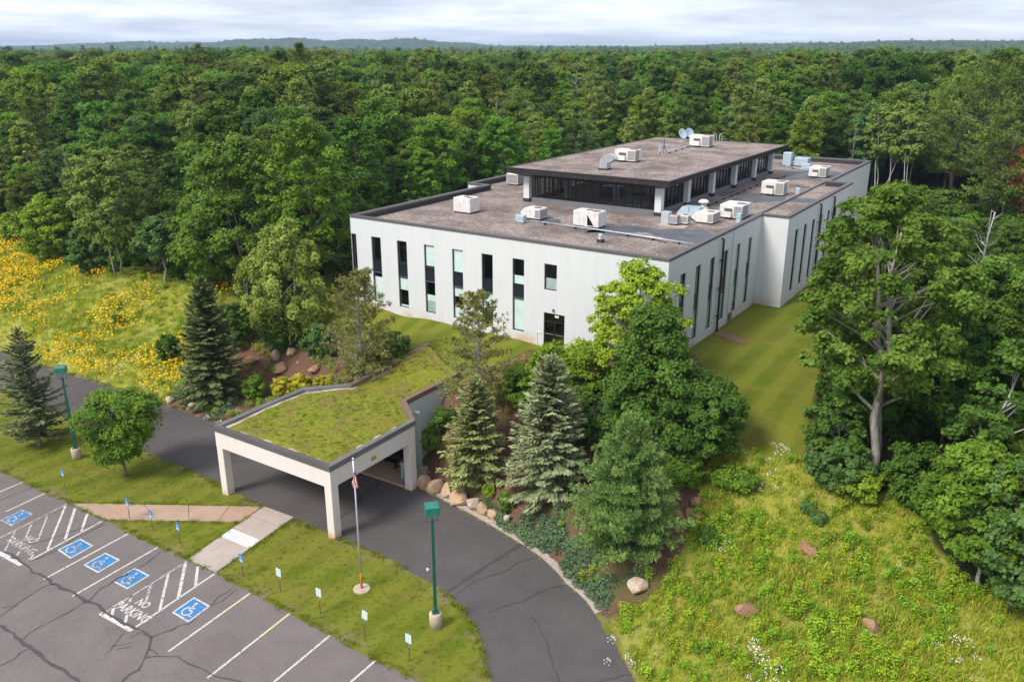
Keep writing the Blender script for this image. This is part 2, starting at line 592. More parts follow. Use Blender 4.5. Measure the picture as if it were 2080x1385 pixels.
    def lathe(self, prof, k=16, cx=0, cy=0, mi=0):
        n0 = len(self.v)
        for r, z in prof:
            for j in range(k):
                t = 2 * math.pi * j / k
                self.v.append((cx + r * math.cos(t), cy + r * math.sin(t), z))
        for i in range(len(prof) - 1):
            for j in range(k):
                q = (j + 1) % k
                self.f.append((n0 + i * k + j, n0 + i * k + q, n0 + (i + 1) * k + q, n0 + (i + 1) * k + j))
                self.mi.append(mi)
        self.f.append(tuple(n0 + (len(prof) - 1) * k + j for j in range(k)))
        self.mi.append(mi)
        self.f.append(tuple(n0 + j for j in range(k))[::-1])
        self.mi.append(mi)
        return self

    def mesh(self, name, mats, smooth=False):
        me = bpy.data.meshes.new(name)
        me.from_pydata(self.v, [], self.f)
        for m in (mats if isinstance(mats, (list, tuple)) else [mats]):
            me.materials.append(m)
        if any(self.mi):
            me.polygons.foreach_set('material_index', self.mi)
        if smooth:
            me.polygons.foreach_set('use_smooth', [True] * len(self.f))
        me.update()
        return me

    def build(self, name, mats, parent=None, smooth=False, loc=None, rz=None):
        return link(name, self.mesh(name, mats, smooth), parent, loc, rz)


def link(name, me, parent=None, loc=None, rz=None):
    o = bpy.data.objects.new(name, me)
    COL.objects.link(o)
    if parent:
        o.parent = parent
    if loc is not None:
        o.location = loc
    if rz is not None:
        o.rotation_euler = (0, 0, rz)
    return o


def tag(o, label=None, cat=None, group=None, kind=None):
    if label:
        o['label'] = label
    if cat:
        o['category'] = cat
    if group:
        o['group'] = group
    if kind:
        o['kind'] = kind
    return o


def empty(name, loc, rz=0.0, label=None, cat=None, group=None):
    o = bpy.data.objects.new(name, None)
    COL.objects.link(o)
    o.empty_display_size = 0.3
    o.location = loc
    o.rotation_euler = (0, 0, rz)
    return tag(o, label, cat, group)


def quad_mesh(name, V, mats, tint, mi=None, extra=None):
    """V (N,4,3) quads; extra = MB with further solid faces appended (e.g. limbs)"""
    N = len(V)
    me = bpy.data.meshes.new(name)
    verts = np.asarray(V, np.float32).reshape(-1, 3)
    tv = np.repeat(np.asarray(tint, np.float32), 4)
    if extra is not None and extra.f:
        ev = np.array(extra.v, np.float32)
        ef = [f for f in extra.f]
        me_f_tot = np.array([4] * N + [len(f) for f in ef], np.int32)
        idx = np.concatenate([np.arange(4 * N, dtype=np.int32), np.array([i + 4 * N for f in ef for i in f], np.int32)])
        verts = np.concatenate([verts, ev])
        tv = np.concatenate([tv, np.zeros(len(ev), np.float32)])
        mis = np.concatenate([np.zeros(N, np.int32) if mi is None else np.asarray(mi, np.int32), np.array(extra.mi, np.int32)])
    else:
        me_f_tot = np.full(N, 4, np.int32)
        idx = np.arange(4 * N, dtype=np.int32)
        mis = np.zeros(N, np.int32) if mi is None else np.asarray(mi, np.int32)
    me.vertices.add(len(verts))
    me.vertices.foreach_set('co', verts.ravel())
    me.loops.add(len(idx))
    me.loops.foreach_set('vertex_index', idx)
    me.polygons.add(len(me_f_tot))
    me.polygons.foreach_set('loop_start', np.concatenate([[0], np.cumsum(me_f_tot)[:-1]]).astype(np.int32))
    me.polygons.foreach_set('material_index', mis)
    for m in (mats if isinstance(mats, (list, tuple)) else [mats]):
        me.materials.append(m)
    a = me.attributes.new('tint', 'FLOAT', 'POINT')
    a.data.foreach_set('value', tv)
    me.update(calc_edges=True)
    return me


def norm(a):
    return a / (np.linalg.norm(a, axis=-1, keepdims=True) + 1e-9)


def leaf_quads(C, Nrm, ln, wd, rng, along=None):
    """diamond leaves at C facing Nrm; half length ln, half width wd"""
    n = len(C)
    t = rng.normal(size=(n, 3)) if along is None else along + rng.normal(size=(n, 3)) * 0.25
    d1 = norm(t - Nrm * (t * Nrm).sum(-1, keepdims=True))
    d2 = np.cross(Nrm, d1)
    ln = np.broadcast_to(np.asarray(ln, float).reshape(-1, 1), (n, 1))
    wd = np.broadcast_to(np.asarray(wd, float).reshape(-1, 1), (n, 1))
    return np.stack([C - d1 * ln, C + d2 * wd - d1 * ln * 0.1, C + d1 * ln, C - d2 * wd - d1 * ln * 0.1], 1)


# ------------------------------------------------------------------ broadleaf trees
def broadleaf(seed, H, hb, Rc, nclump=46, per=190, leaf=0.17, clump=0.24, shape='round', trunk_r=0.18, lean=(0, 0), limbs=14, stems=1, droop=0.0):
    """returns (trunk MB, leaf quads, tints). H height, hb height of crown base, Rc crown radius"""
    rng = np.random.default_rng(seed)
    mid, half = (H + hb) / 2, (H - hb) / 2
    cs, crs = [], []
    for k in range(nclump):
        u = rng.uniform(0, 1)
        zf = (k + 0.5) / nclump * 2 - 1             # -1..1
        ang = k * 2.399 + rng.uniform(-0.5, 0.5)
        if shape == 'round':
            w = math.sqrt(max(0.0, 1 - zf * zf)) * (1.0 if zf < 0.2 else 1.0)
        elif shape == 'oval':
            w = math.sqrt(max(0.0, 1 - zf * zf)) * (0.95 - 0.25 * zf)
        elif shape == 'cone':
            w = (1 - zf) / 2 * 0.95 + 0.12
        elif shape == 'vase':
            w = math.sqrt(max(0.0, 1 - zf * zf)) * (0.8 + 0.35 * zf)
        else:
            w = 1.0
        rr = Rc * w * (0.45 + 0.55 * math.sqrt(u))
        crad = Rc * clump * rng.uniform(0.65, 1.35)
        cs.append((rr * math.cos(ang) + rng.normal() * 0.1 * Rc + lean[0] * (zf * 0.5 + 0.5), rr * math.sin(ang) + rng.normal() * 0.1 * Rc + lean[1] * (zf * 0.5 + 0.5),
                   mid + half * zf * (1 - clump * 0.5) + rng.normal() * 0.05 * half))
        crs.append(crad)
    cs, crs = np.array(cs), np.array(crs)
    cnt = np.maximum(20, (per * (crs / (Rc * clump)) ** 2).astype(int))
    ci = np.repeat(np.arange(nclump), cnt)
    n = len(ci)
    nsub = 8
    sub = norm(rng.normal(size=(nclump, nsub, 3)) + np.array([0, 0, 0.35]))
    sl = rng.uniform(0.55, 1.25, (nclump, nsub))
    sj = rng.integers(0, nsub, n)
    d = norm(sub[ci, sj] + rng.normal(size=(n, 3)) * 0.42)
    rad = crs[ci] * sl[ci, sj] * (0.30 + 0.80 * rng.uniform(size=n) ** 0.6)
    tail = rng.uniform(size=n) < 0.07
    rad = np.where(tail, rad * rng.uniform(1.05, 1.5, n), rad)
    off = d * rad[:, None] * np.array([1.15, 1.15, 0.72])
    if droop:
        off[:, 2] -= droop * (np.hypot(off[:, 0], off[:, 1]) / (Rc * clump)) ** 2 * rng.uniform(0, 1, n)
    P = cs[ci] + off
    P[:, 2] = np.maximum(P[:, 2], 0.15 * leaf)
    outward = norm(P - np.array([lean[0] * 0.5, lean[1] * 0.5, mid - half * 0.5]))
    nr = norm(d * 0.7 + outward * 0.35 + rng.normal(size=(n, 3)) * 0.55 + np.array([-0.05, -0.05, 0.60]))
    s = leaf * rng.uniform(0.65, 1.25, n)
    Q = leaf_quads(P, nr, s, s * 0.62, rng)
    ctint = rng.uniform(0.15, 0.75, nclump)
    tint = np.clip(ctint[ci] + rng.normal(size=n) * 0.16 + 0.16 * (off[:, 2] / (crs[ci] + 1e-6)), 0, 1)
    # trunk and limbs
    t = MB()
    for sidx in range(stems):
        a = 2 * math.pi * sidx / max(1, stems) + rng.uniform(0, 1)
        bx, by = (0.0, 0.0) if stems == 1 else (0.18 * math.cos(a), 0.18 * math.sin(a))
        tx, ty = (lean[0] * 0.8, lean[1] * 0.8) if stems == 1 else (lean[0] * 0.8 + Rc * 0.45 * math.cos(a), lean[1] * 0.8 + Rc * 0.45 * math.sin(a))
        top = hb + (H - hb) * 0.82
        pts = []
        for i in range(8):
            f = i / 7
            g = f ** 1.25
            pts.append((bx + (tx - bx) * g + rng.normal() * 0.012 * H * (0 < i), by + (ty - by) * g + rng.normal() * 0.012 * H * (0 < i), -0.25 + (top + 0.25) * f))
        tr = trunk_r / math.sqrt(stems)
        t.tube(pts, [tr * (1.25 if i == 0 else 1 - 0.85 * i / 7) for i in range(8)], 8)
        order = rng.permutation(nclump)[:max(3, limbs // stems)]
        for k in order:
            c = cs[k]
            zb = max(hb * 0.75, c[2] - np.hypot(c[0], c[1]) * rng.uniform(0.5, 1.0) - 0.3)
            f = min(0.97, max(0.05, (zb + 0.25) / (top + 0.25)))
            i = int(f * 7)
            p0 = Vector(pts[i]).lerp(Vector(pts[min(7, i + 1)]), f * 7 - i)
            p3 = Vector(c)
            p1 = p0.lerp(p3, 0.4) + Vector((rng.normal() * 0.1, rng.normal() * 0.1, 0.12 * (p3 - p0).length * 0.3))
            r0 = max(0.02, tr * (1 - 0.85 * f) * 0.6)
            t.tube([p0, p1, p0.lerp(p3, 0.75) + Vector((rng.normal() * 0.08, rng.normal() * 0.08, 0.1)), p3], [r0, r0 * 0.7, r0 * 0.42, 0.012], 5, 0, False)
    return t, Q, tint


# ------------------------------------------------------------------ conifers
def spruce(seed, H, Rc, gap=0.2, spray=0.2, nb=7, droop=0.35, dens=0.11, hb=0.15, power=0.85, wild=0.12):
    rng = np.random.default_rng(seed)
    C, D, Nn, L, T = [], [], [], [], []
    t = MB()
    t.tube([(0, 0, -0.2), (0.02, 0, H * 0.4), (0, 0.02, H * 0.97)], [0.016 * H + 0.04, 0.011 * H + 0.02, 0.015], 7)
    z = hb
    while z < H - 0.1:
        f = z / H
        base = Rc * (1 - f) ** power * (0.55 + 0.45 * min(1, (z - hb) / (0.12 * H) + 0.45)) + 0.06
        k = max(3, int(nb * (0.65 + 0.35 * (1 - f))))
        a0 = rng.uniform(0, 6.28)
        for b in range(k):
            a = a0 + 6.283 * b / k + rng.normal() * 0.2
            ln = base * rng.uniform(0.72, 1.0 + wild)
            el = 0.55 * f - droop * (1 - f) + rng.normal() * 0.08
            dx, dy = math.cos(a), math.sin(a)
            n = max(3, int(ln / dens))
            s = np.linspace(0.12 if ln > 0.4 else 0.0, 1, n)
            zc = z + ln * (s * math.tan(el) + 0.22 * s ** 2.4)
            P = np.stack([dx * ln * s, dy * ln * s, zc], 1)
            bd = np.tile(np.array([dx, dy, math.tan(el) + 0.4 * 0.5]), (n, 1))
            side = np.array([-dy, dx, 0])
            br = rng.uniform(0.1, 0.75)
            wdt = (0.25 + 0.75 * np.sin(np.clip(s, 0.05, 0.98) * math.pi) ** 0.7) * min(1.0, ln * 0.55)
            for sg in (-1, 1, 0):
                q = 1 if sg else 1
                for _ in range(q):
                    spread = rng.uniform(0.25, 1.0, n)[:, None]
                    off = side * (sg * 0.36) * spread * wdt[:, None] * (1 if ln > 0.5 else 0.5)
                    dd = norm(bd + side * sg * 0.9 + rng.normal(size=(n, 3)) * 0.22 + np.array([0, 0, -0.12]))
                    C.append(P + off + np.array([0, 0, -0.05]) * abs(sg) + rng.normal(size=(n, 3)) * 0.02)
                    D.append(dd)
                    Nn.append(norm(np.array([dx * 0.45, dy * 0.45, 1.0]) + side * sg * 0.35 + rng.normal(size=(n, 3)) * 0.33))
                    L.append(spray * rng.uniform(0.7, 1.25, n) * (0.6 + 0.4 * min(1, ln)))
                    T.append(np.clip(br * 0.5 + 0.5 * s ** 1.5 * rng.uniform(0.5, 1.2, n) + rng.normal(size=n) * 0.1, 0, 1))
            if b % 3 == 0 and ln > 0.5:
                t.tube([(0, 0, z), (dx * ln * 0.5, dy * ln * 0.5, z + ln * 0.5 * math.tan(el)), tuple(P[-1])], [0.022, 0.014, 0.005], 4, 0, False)
        z += gap * (1.15 - 0.45 * f) * rng.uniform(0.85, 1.15)
    n = 10
    C.append(np.stack([rng.normal(size=n) * 0.03, rng.normal(size=n) * 0.03, H - 0.25 + np.linspace(0, 0.35, n)], 1))
    D.append(norm(np.array([[0, 0, 1.0]]) + rng.normal(size=(n, 3)) * 0.35))
    Nn.append(norm(rng.normal(size=(n, 3))))
    L.append(np.full(n, spray * 0.8))
    T.append(np.full(n, 0.7))
    C, D, Nn, L, T = map(np.concatenate, (C, D, Nn, L, T))
    d1 = norm(D)
    Nn = norm(Nn - d1 * (Nn * d1).sum(-1, keepdims=True))
    d2 = np.cross(Nn, d1)
    L = L[:, None]
    Q = np.stack([C - d1 * L * 0.6, C + d2 * L * 0.38, C + d1 * L, C - d2 * L * 0.38], 1)
    return t, Q, T


def pine(seed, H, Rc, hb=0.2, whorls=16, nb=6, tuft=0.22, tw=0.16, per=12, tufts=7, power=0.7, top_heavy=False, up=0.25, trunk_r=0.11, fill=1.0, irregular=0.25):
    rng = np.random.default_rng(seed)
    t = MB()
    bend = rng.normal(size=2) * 0.015 * H
    t.tube([(0, 0, -0.2), (bend[0], bend[1], H * 0.35), (bend[0] * 1.4, bend[1] * 1.4, H * 0.7), (0, 0, H * 0.98)], [trunk_r * 1.2, trunk_r * 0.85, trunk_r * 0.5, 0.02], 8)
    TC, TD, TT = [], [], []
    for w in range(whorls):
        f = (w + 0.3) / whorls
        z = hb + (H - hb) * f
        if top_heavy:
            prof = math.sin(math.pi * min(1, (f + 0.10)) ** 0.75) ** 0.6 * (1.0 if f < 0.8 else 1.05) + 0.1
        else:
            prof = (1 - f) ** power * min(1, 0.55 + 2.5 * f) + 0.07
        a0 = rng.uniform(0, 6.28)
        for b in range(nb):
            if rng.uniform() > fill:
                continue
            a = a0 + 6.283 * b / nb + rng.normal() * 0.25
            ln = Rc * prof * rng.uniform(1 - 2 * irregular, 1 + irregular)
            el = up * (0.3 + f) + rng.normal() * 0.12
            dx, dy = math.cos(a), math.sin(a)
            p0 = np.array([bend[0] * f, bend[1] * f, z])
            pts = [p0 + np.array([dx * ln * s, dy * ln * s, ln * (s * math.tan(el * 0.6) + 0.28 * s * s * (0.3 + el))]) for s in (0, 0.35, 0.7, 1.0)]
            t.tube([tuple(p) for p in pts], [0.012 + 0.018 * ln / 1.5, 0.010 + 0.012 * ln / 1.5, 0.010, 0.005], 4, 0, False)
            br = rng.uniform(0, 0.5)
            for q in range(tufts):
                s = 1 - 0.72 * (q / tufts) * rng.uniform(0.7, 1.1)
                c = p0 + np.array([dx * ln * s, dy * ln * s, ln * (s * math.tan(el * 0.6) + 0.28 * s * s * (0.3 + el))])
                side = (1 if q % 2 else -1) * rng.uniform(0.1, 0.45) * ln * (0.28 + 0.2 * (1 - s)) * (q > 0)
                c = c + np.array([-dy * side, dx * side, rng.uniform(0.0, 0.12)])
                TC.append(c)
                TD.append(np.array([dx, dy, 0.55]) + np.array([-dy, dx, 0]) * np.sign(side) * 0.5)
                TT.append(br + 0.35 * s * rng.uniform(0.5, 1.1))
    for _ in range(5):
        TC.append(np.array([rng.normal() * 0.06, rng.normal() * 0.06, H - rng.uniform(0, 0.4)]))
        TD.append(np.array([0, 0, 1.0]))
        TT.append(0.6)
    TC, TD, TT = np.array(TC), norm(np.array(TD)), np.array(TT)
    ti = np.repeat(np.arange(len(TC)), per)
    n = len(ti)
    d = norm(rng.normal(size=(n, 3)) + TD[ti] * 0.9)
    ln = tuft * rng.uniform(0.7, 1.2, n)[:, None]
    nr = norm(np.cross(d, rng.normal(size=(n, 3))))
    d2 = np.cross(nr, d) * (ln * tw)
    c0 = TC[ti]
    Q = np.stack([c0 + d * ln * 0.05, c0 + d * ln * 0.6 + d2, c0 + d * ln, c0 + d * ln * 0.6 - d2], 1)
    tint = np.clip(TT[ti] + rng.normal(size=n) * 0.13, 0, 1)
    return t, Q, tint


def deadwood(seed, H, r=0.07, nbr=9, lean=0.1):
    rng = np.random.default_rng(seed)
    t = MB()
    lx, ly = rng.normal() * lean * H, rng.normal() * lean * H
    P = [Vector((lx * (i / 6) ** 1.5 + rng.normal() * 0.05, ly * (i / 6) ** 1.5 + rng.normal() * 0.05, -0.1 + H * i / 6)) for i in range(7)]
    t.tube(P, [r * (1 - 0.13 * i) for i in range(7)], 6)
    for k in range(nbr):
        f = rng.uniform(0.35, 0.98)
        i = min(5, int(f * 6))
        p0 = P[i].lerp(P[i + 1], f * 6 - i)
        a = rng.uniform(0, 6.28)
        ln = H * rng.uniform(0.1, 0.26) * (1.25 - f)
        d = Vector((math.cos(a), math.sin(a), rng.uniform(0.3, 1.2))).normalized()
        p1 = p0 + d * ln * 0.5 + Vector((0, 0, rng.normal() * 0.1))
        p2 = p0 + d * ln + Vector((rng.normal() * 0.2, rng.normal() * 0.2, rng.normal() * 0.2))
        t.tube([p0, p1, p2], [r * 0.4, r * 0.25, r * 0.08], 4, 0, False)
        for _ in range(2):
            q = p1 + Vector(rng.normal(size=3)) * ln * 0.3
            t.tube([p1, q], [r * 0.2, r * 0.06], 3, 0, False)
    return t


PROTO = {}


def proto(key, built, bark, leafm):
    t, Q, tint = built
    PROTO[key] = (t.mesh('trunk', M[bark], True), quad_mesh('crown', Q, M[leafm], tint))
    return PROTO[key]


def plant_tree(name, meshes, loc, scale=1.0, rz=0.0, label=None, cat='tree', group=None):
    o = empty(name, loc, rz, label, cat, group)
    o.scale = scale if hasattr(scale, '__len__') else (scale,) * 3
    link('trunk', meshes[0], o)
    link('crown', meshes[1], o)
    return o


# ------------------------------------------------------------------ scatter (only for what nobody could count)
def scatter(name, pts, protos, scl, rot, idx, kind='stuff', label=None, parent=None):
    me = bpy.data.meshes.new(name)
    me.vertices.add(len(pts))
    me.vertices.foreach_set('co', np.asarray(pts, np.float32).ravel())
    a = me.attributes.new('scl', 'FLOAT_VECTOR', 'POINT')
    s = np.asarray(scl, np.float32)
    if s.ndim == 1:
        s = np.stack([s, s, s], 1)
    a.data.foreach_set('vector', s.ravel())
    a = me.attributes.new('rot', 'FLOAT_VECTOR', 'POINT')
    r = np.zeros((len(pts), 3), np.float32)
    r[:, 2] = rot
    a.data.foreach_set('vector', r.ravel())
    a = me.attributes.new('idx', 'INT', 'POINT')
    a.data.foreach_set('value', np.asarray(idx, np.int32))
    me.update()
    o = link(name, me, parent)
    pc = bpy.data.collections.new(name + '_pieces')
    for i, pm in enumerate(protos):
        po = bpy.data.objects.new('%s_piece_%02d' % (name, i), pm)
        pc.objects.link(po)
    ng = bpy.data.node_groups.new(name + '_scatter', 'GeometryNodeTree')
    ng.interface.new_socket('Geometry', in_out='INPUT', socket_type='NodeSocketGeometry')
    ng.interface.new_socket('Geometry', in_out='OUTPUT', socket_type='NodeSocketGeometry')
    N, Lk = ng.nodes, ng.links
    gi, go = N.new('NodeGroupInput'), N.new('NodeGroupOutput')
    mp = N.new('GeometryNodeMeshToPoints')
    ci = N.new('GeometryNodeCollectionInfo')
    ci.inputs['Collection'].default_value = pc
    ci.inputs['Separate Children'].default_value = True
    ci.inputs['Reset Children'].default_value = True
    ip = N.new('GeometryNodeInstanceOnPoints')
    ip.inputs['Pick Instance'].default_value = True

    def at_(nm, ty):
        k = N.new('GeometryNodeInputNamedAttribute')
        k.data_type = ty
        k.inputs['Name'].default_value = nm
        return k.outputs['Attribute']
    Lk.new(gi.outputs[0], mp.inputs['Mesh'])
    Lk.new(mp.outputs[0], ip.inputs['Points'])
    Lk.new(ci.outputs[0], ip.inputs['Instance'])
    Lk.new(at_('idx', 'INT'), ip.inputs['Instance Index'])
    e2r = N.new('FunctionNodeEulerToRotation')
    Lk.new(at_('rot', 'FLOAT_VECTOR'), e2r.inputs[0])
    Lk.new(e2r.outputs[0], ip.inputs['Rotation'])
    Lk.new(at_('scl', 'FLOAT_VECTOR'), ip.inputs['Scale'])
    Lk.new(ip.outputs[0], go.inputs[0])
    md = o.modifiers.new('scatter', 'NODES')
    md.node_group = ng
    tag(o, label, None, None, kind)
    return o

#@@PART2@@
# ------------------------------------------------------------------ ground
def apx(pts):
    return [at(*p)[:2] for p in pts]


CLEAR = [(-150, 62)] + apx([(-120, 470), (0, 487), (60, 512), (150, 540), (250, 562), (340, 568), (420, 582), (520, 618), (600, 612)])
CLEAR += [bw(-34.5, -3), bw(-33.5, 20), bw(-34.5, 58), bw(-32, 63), bw(6, 64), bw(8.5, 58), bw(9, 40), bw(9, 28)]
CLEAR += apx([(1690, 690), (1655, 800), (1640, 930), (1700, 985), (1800, 1005), (1880, 1055), (1900, 1110), (1990, 1190), (2090, 1240)])
CLEAR += [(26, 31), (30, 24), (36, 10), (40, -40), (-150, -40)]
MEADOW_L = apx([(-60, 700), (0, 712), (90, 742), (253, 792), (336, 818), (380, 770), (385, 700), (440, 655), (500, 640), (560, 600), (420, 560), (250, 545), (120, 520), (0, 470), (-120, 450)]) + [(-110, 60), (-75, 55)]
BED_L = apx([(336, 820), (380, 770), (440, 690), (545, 640), (640, 640), (690, 680), (740, 700), (800, 700), (850, 712), (790, 740), (709, 788), (615, 795), (500, 840), (440, 860)])
BED_R = apx([(845, 985), (900, 1012), (1000, 1065), (1064, 1104), (1152, 1180), (1200, 1230), (1232, 1258), (1330, 1215), (1395, 1100), (1420, 1010), (1480, 920), (1470, 800), (1405, 715), (1200, 700), (1080, 708), (1000, 745), (910, 800), (885, 835), (862, 950)])
MEADOW_R = apx([(1238, 1262), (1262, 1310), (1305, 1400), (2200, 1400), (2200, 1290), (1990, 1190), (1900, 1110), (1880, 1050), (1800, 1000), (1700, 985), (1640, 938), (1560, 940), (1500, 898), (1440, 935), (1420, 1010), (1390, 1110), (1330, 1215)])


def grid_lines(a, b, step, far, g=1.17):
    mid = list(np.arange(a, b + 1e-6, step))
    lo, hi, s = [a], [b], step
    while hi[-1] < far:
        s *= g
        s = min(s, 220)
        hi.append(hi[-1] + s)
        lo.append(lo[-1] - s)
    return np.array(sorted(lo[1:]) + mid + hi[1:])


gx = grid_lines(-62, 48, 0.55, 7000)
gy = grid_lines(22, 118, 0.55, 7600)
gy = gy[gy > -500]
GX, GY = np.meshgrid(gx, gy)
GZ = ground(GX, GY)
nx, ny = len(gx), len(gy)
gv = np.stack([GX, GY, GZ], -1).reshape(-1, 3)
ii = np.arange(nx * ny).reshape(ny, nx)
gf = np.stack([ii[:-1, :-1], ii[:-1, 1:], ii[1:, 1:], ii[1:, :-1]], -1).reshape(-1, 4)
gme = bpy.data.meshes.new('ground')
gme.vertices.add(len(gv))
gme.vertices.foreach_set('co', gv.astype(np.float32).ravel())
gme.loops.add(gf.size)
gme.loops.foreach_set('vertex_index', gf.astype(np.int32).ravel())
gme.polygons.add(len(gf))
gme.polygons.foreach_set('loop_start', np.arange(0, gf.size, 4, dtype=np.int32))
gme.polygons.foreach_set('use_smooth', np.ones(len(gf), bool))


def soft(poly, w=0.5):
    return sstep(w, -w, sdist(poly, gv[:, 0], gv[:, 1]))


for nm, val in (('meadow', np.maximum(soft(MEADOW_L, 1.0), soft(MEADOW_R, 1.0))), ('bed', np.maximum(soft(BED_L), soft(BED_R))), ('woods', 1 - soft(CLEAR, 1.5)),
                ('left', soft(MEADOW_L, 1.0)), ('edge', sstep(0.75, 0.1, np.minimum(pdist(LOT_EDGE, gv[:, 0], gv[:, 1], False), np.minimum(pdist(DRV_NEAR, gv[:, 0], gv[:, 1], False), pdist(DRV_FAR, gv[:, 0], gv[:, 1], False)))))):
    a_ = gme.attributes.new(nm, 'FLOAT', 'POINT')
    a_.data.foreach_set('value', val.astype(np.float32))
gme.update(calc_edges=True)

m = mat('ground', (0.1, 0.13, 0.02), 0.95, 0, 0.1)
t = NT(m)
P_ = t.pos()
big = t.noise(P_, 0.16, 5, 0.6)
mid_ = t.noise(P_, 0.9, 5, 0.65)
fine = t.noise(P_, 5.5, 4, 0.85)
streak = t.noise(t.mapping(P_, (0.25, 1.6, 1), (0, 0, 0), (0, 0, 0.55)), 1.4, 4, 0.6)
lawn = t.ramp(big, [(0.30, (0.085, 0.135, 0.008)), (0.50, (0.122, 0.155, 0.012)), (0.70, (0.180, 0.180, 0.022))])
lawn = t.mix(t.ramp(streak, [(0.38, 0.0), (0.68, 0.55)]), lawn, (0.075, 0.130, 0.008))
lawn = t.mix(t.ramp(mid_, [(0.48, 0.0), (0.70, 0.75)]), lawn, (0.210, 0.175, 0.040))
lawn = t.mix(t.ramp(t.noise(t.mapping(P_, (0.5, 1.1, 1), (9, 4, 0), (0, 0, 0.2)), 0.30, 6, 0.7), [(0.47, 0.0), (0.62, 0.8)]), lawn, (0.235, 0.180, 0.045))
wv = t.n.new('ShaderNodeTexWave')
wv.inputs['Scale'].default_value = 0.16
wv.inputs['Distortion'].default_value = 2.5
wv.inputs['Detail'].default_value = 3
wv.inputs['Detail Scale'].default_value = 0.8
t.l.new(t.mapping(P_, (1, 1, 1), (0, 0, 0), (0, 0, TH)), wv.inputs[0])
lawn = t.mix(t.ramp(wv.outputs['Fac'], [(0.30, 0.0), (0.75, 0.55)]), lawn, (0.255, 0.250, 0.036))
lawn = t.mix(t.ramp(t.noise(P_, 2.2, 5, 0.75), [(0.56, 0.0), (0.72, 0.55)]), lawn, (0.058, 0.098, 0.006))
lawn = t.mix(0.42, lawn, t.ramp(fine, [(0.25, (0.055, 0.085, 0.005)), (0.75, (0.185, 0.210, 0.018))]))
mead = t.ramp(mid_, [(0.30, (0.140, 0.185, 0.016)), (0.48, (0.250, 0.255, 0.030)), (0.70, (0.420, 0.325, 0.150))])
mead = t.mix(0.5, mead, t.ramp(fine, [(0.3, (0.13, 0.16, 0.012)), (0.7, (0.42, 0.41, 0.07))]))
bed = t.ramp(t.noise(P_, 14, 4, 0.75), [(0.32, (0.075, 0.038, 0.026)), (0.55, (0.17, 0.090, 0.062)), (0.72, (0.30, 0.20, 0.145))])
bed = t.mix(t.ramp(big, [(0.50, 0.0), (0.62, 0.75)]), bed, (0.105, 0.11, 0.03))
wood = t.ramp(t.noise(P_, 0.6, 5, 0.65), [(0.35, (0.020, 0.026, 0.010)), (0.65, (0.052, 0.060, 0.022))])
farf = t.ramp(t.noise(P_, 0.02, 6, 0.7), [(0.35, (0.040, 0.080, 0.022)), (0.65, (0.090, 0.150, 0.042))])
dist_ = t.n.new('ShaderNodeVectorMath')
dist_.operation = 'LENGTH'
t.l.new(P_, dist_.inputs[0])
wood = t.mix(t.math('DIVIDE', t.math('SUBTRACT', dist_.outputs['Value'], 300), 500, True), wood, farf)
quarry = t.math('MULTIPLY', t.ramp(t.noise(t.mapping(P_, (1, 0.25, 1)), 0.004, 3, 0.6), [(0.66, 0.0), (0.69, 1.0)]), t.ramp(t.math('DIVIDE', dist_.outputs['Value'], 4000), [(0.55, 0.0), (0.62, 1.0)]))
wood = t.mix(quarry, wood, (0.42, 0.36, 0.28))


def edge(attr, amt=0.5):
    return t.ramp(t.math('ADD', t.attr(attr), t.math('MULTIPLY', t.math('SUBTRACT', mid_, 0.5), amt)), [(0.42, 0.0), (0.58, 1.0)])


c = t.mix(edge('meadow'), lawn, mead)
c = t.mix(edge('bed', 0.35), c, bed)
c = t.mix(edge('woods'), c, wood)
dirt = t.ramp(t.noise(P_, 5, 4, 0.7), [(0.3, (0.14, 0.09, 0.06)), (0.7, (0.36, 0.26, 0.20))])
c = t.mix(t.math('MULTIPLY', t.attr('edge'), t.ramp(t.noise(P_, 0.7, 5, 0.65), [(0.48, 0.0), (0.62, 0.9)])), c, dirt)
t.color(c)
t.bump(t.math('ADD', fine, t.math('MULTIPLY', mid_, 0.6)), 0.5, 0.08)
M['ground'] = m
gme.materials.append(m)
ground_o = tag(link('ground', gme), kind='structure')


# ------------------------------------------------------------------ asphalt, concrete and paint
def asphalt(name, c1, c2, stain, worn):
    m = mat(name, c1, 0.9, 0, 0.2)
    t = NT(m)
    v = t.pos()
    base = t.ramp(t.noise(v, 0.35, 6, 0.6), [(0.33, c1), (0.67, c2)])
    base = t.mix(t.ramp(t.noise(v, 0.55, 4, 0.6, 0.6), [(0.56, 0.0), (0.72, 0.65)]), base, stain)
    base = t.mix(t.ramp(t.noise(t.mapping(v, (1, 0.5, 1), (5, 2, 0), (0, 0, 0.9)), 0.5, 5, 0.7), [(0.58, 0.0), (0.75, 0.5)]), base, worn)
    base = t.mix(t.ramp(t.noise(t.mapping(v, (1, 1, 1), (3, 7, 0)), 1.6, 5, 0.7), [(0.62, 0.0), (0.72, 0.5)]), base, tuple(x * 0.55 for x in c1))
    f = t.noise(v, 28, 3, 0.8)
    base = t.mix(0.5, base, t.ramp(f, [(0.30, tuple(x * 0.5 for x in c1)), (0.68, tuple(x * 1.55 for x in c2))]))
    t.color(base)
    t.bump(f, 0.35, 0.008)
    return m


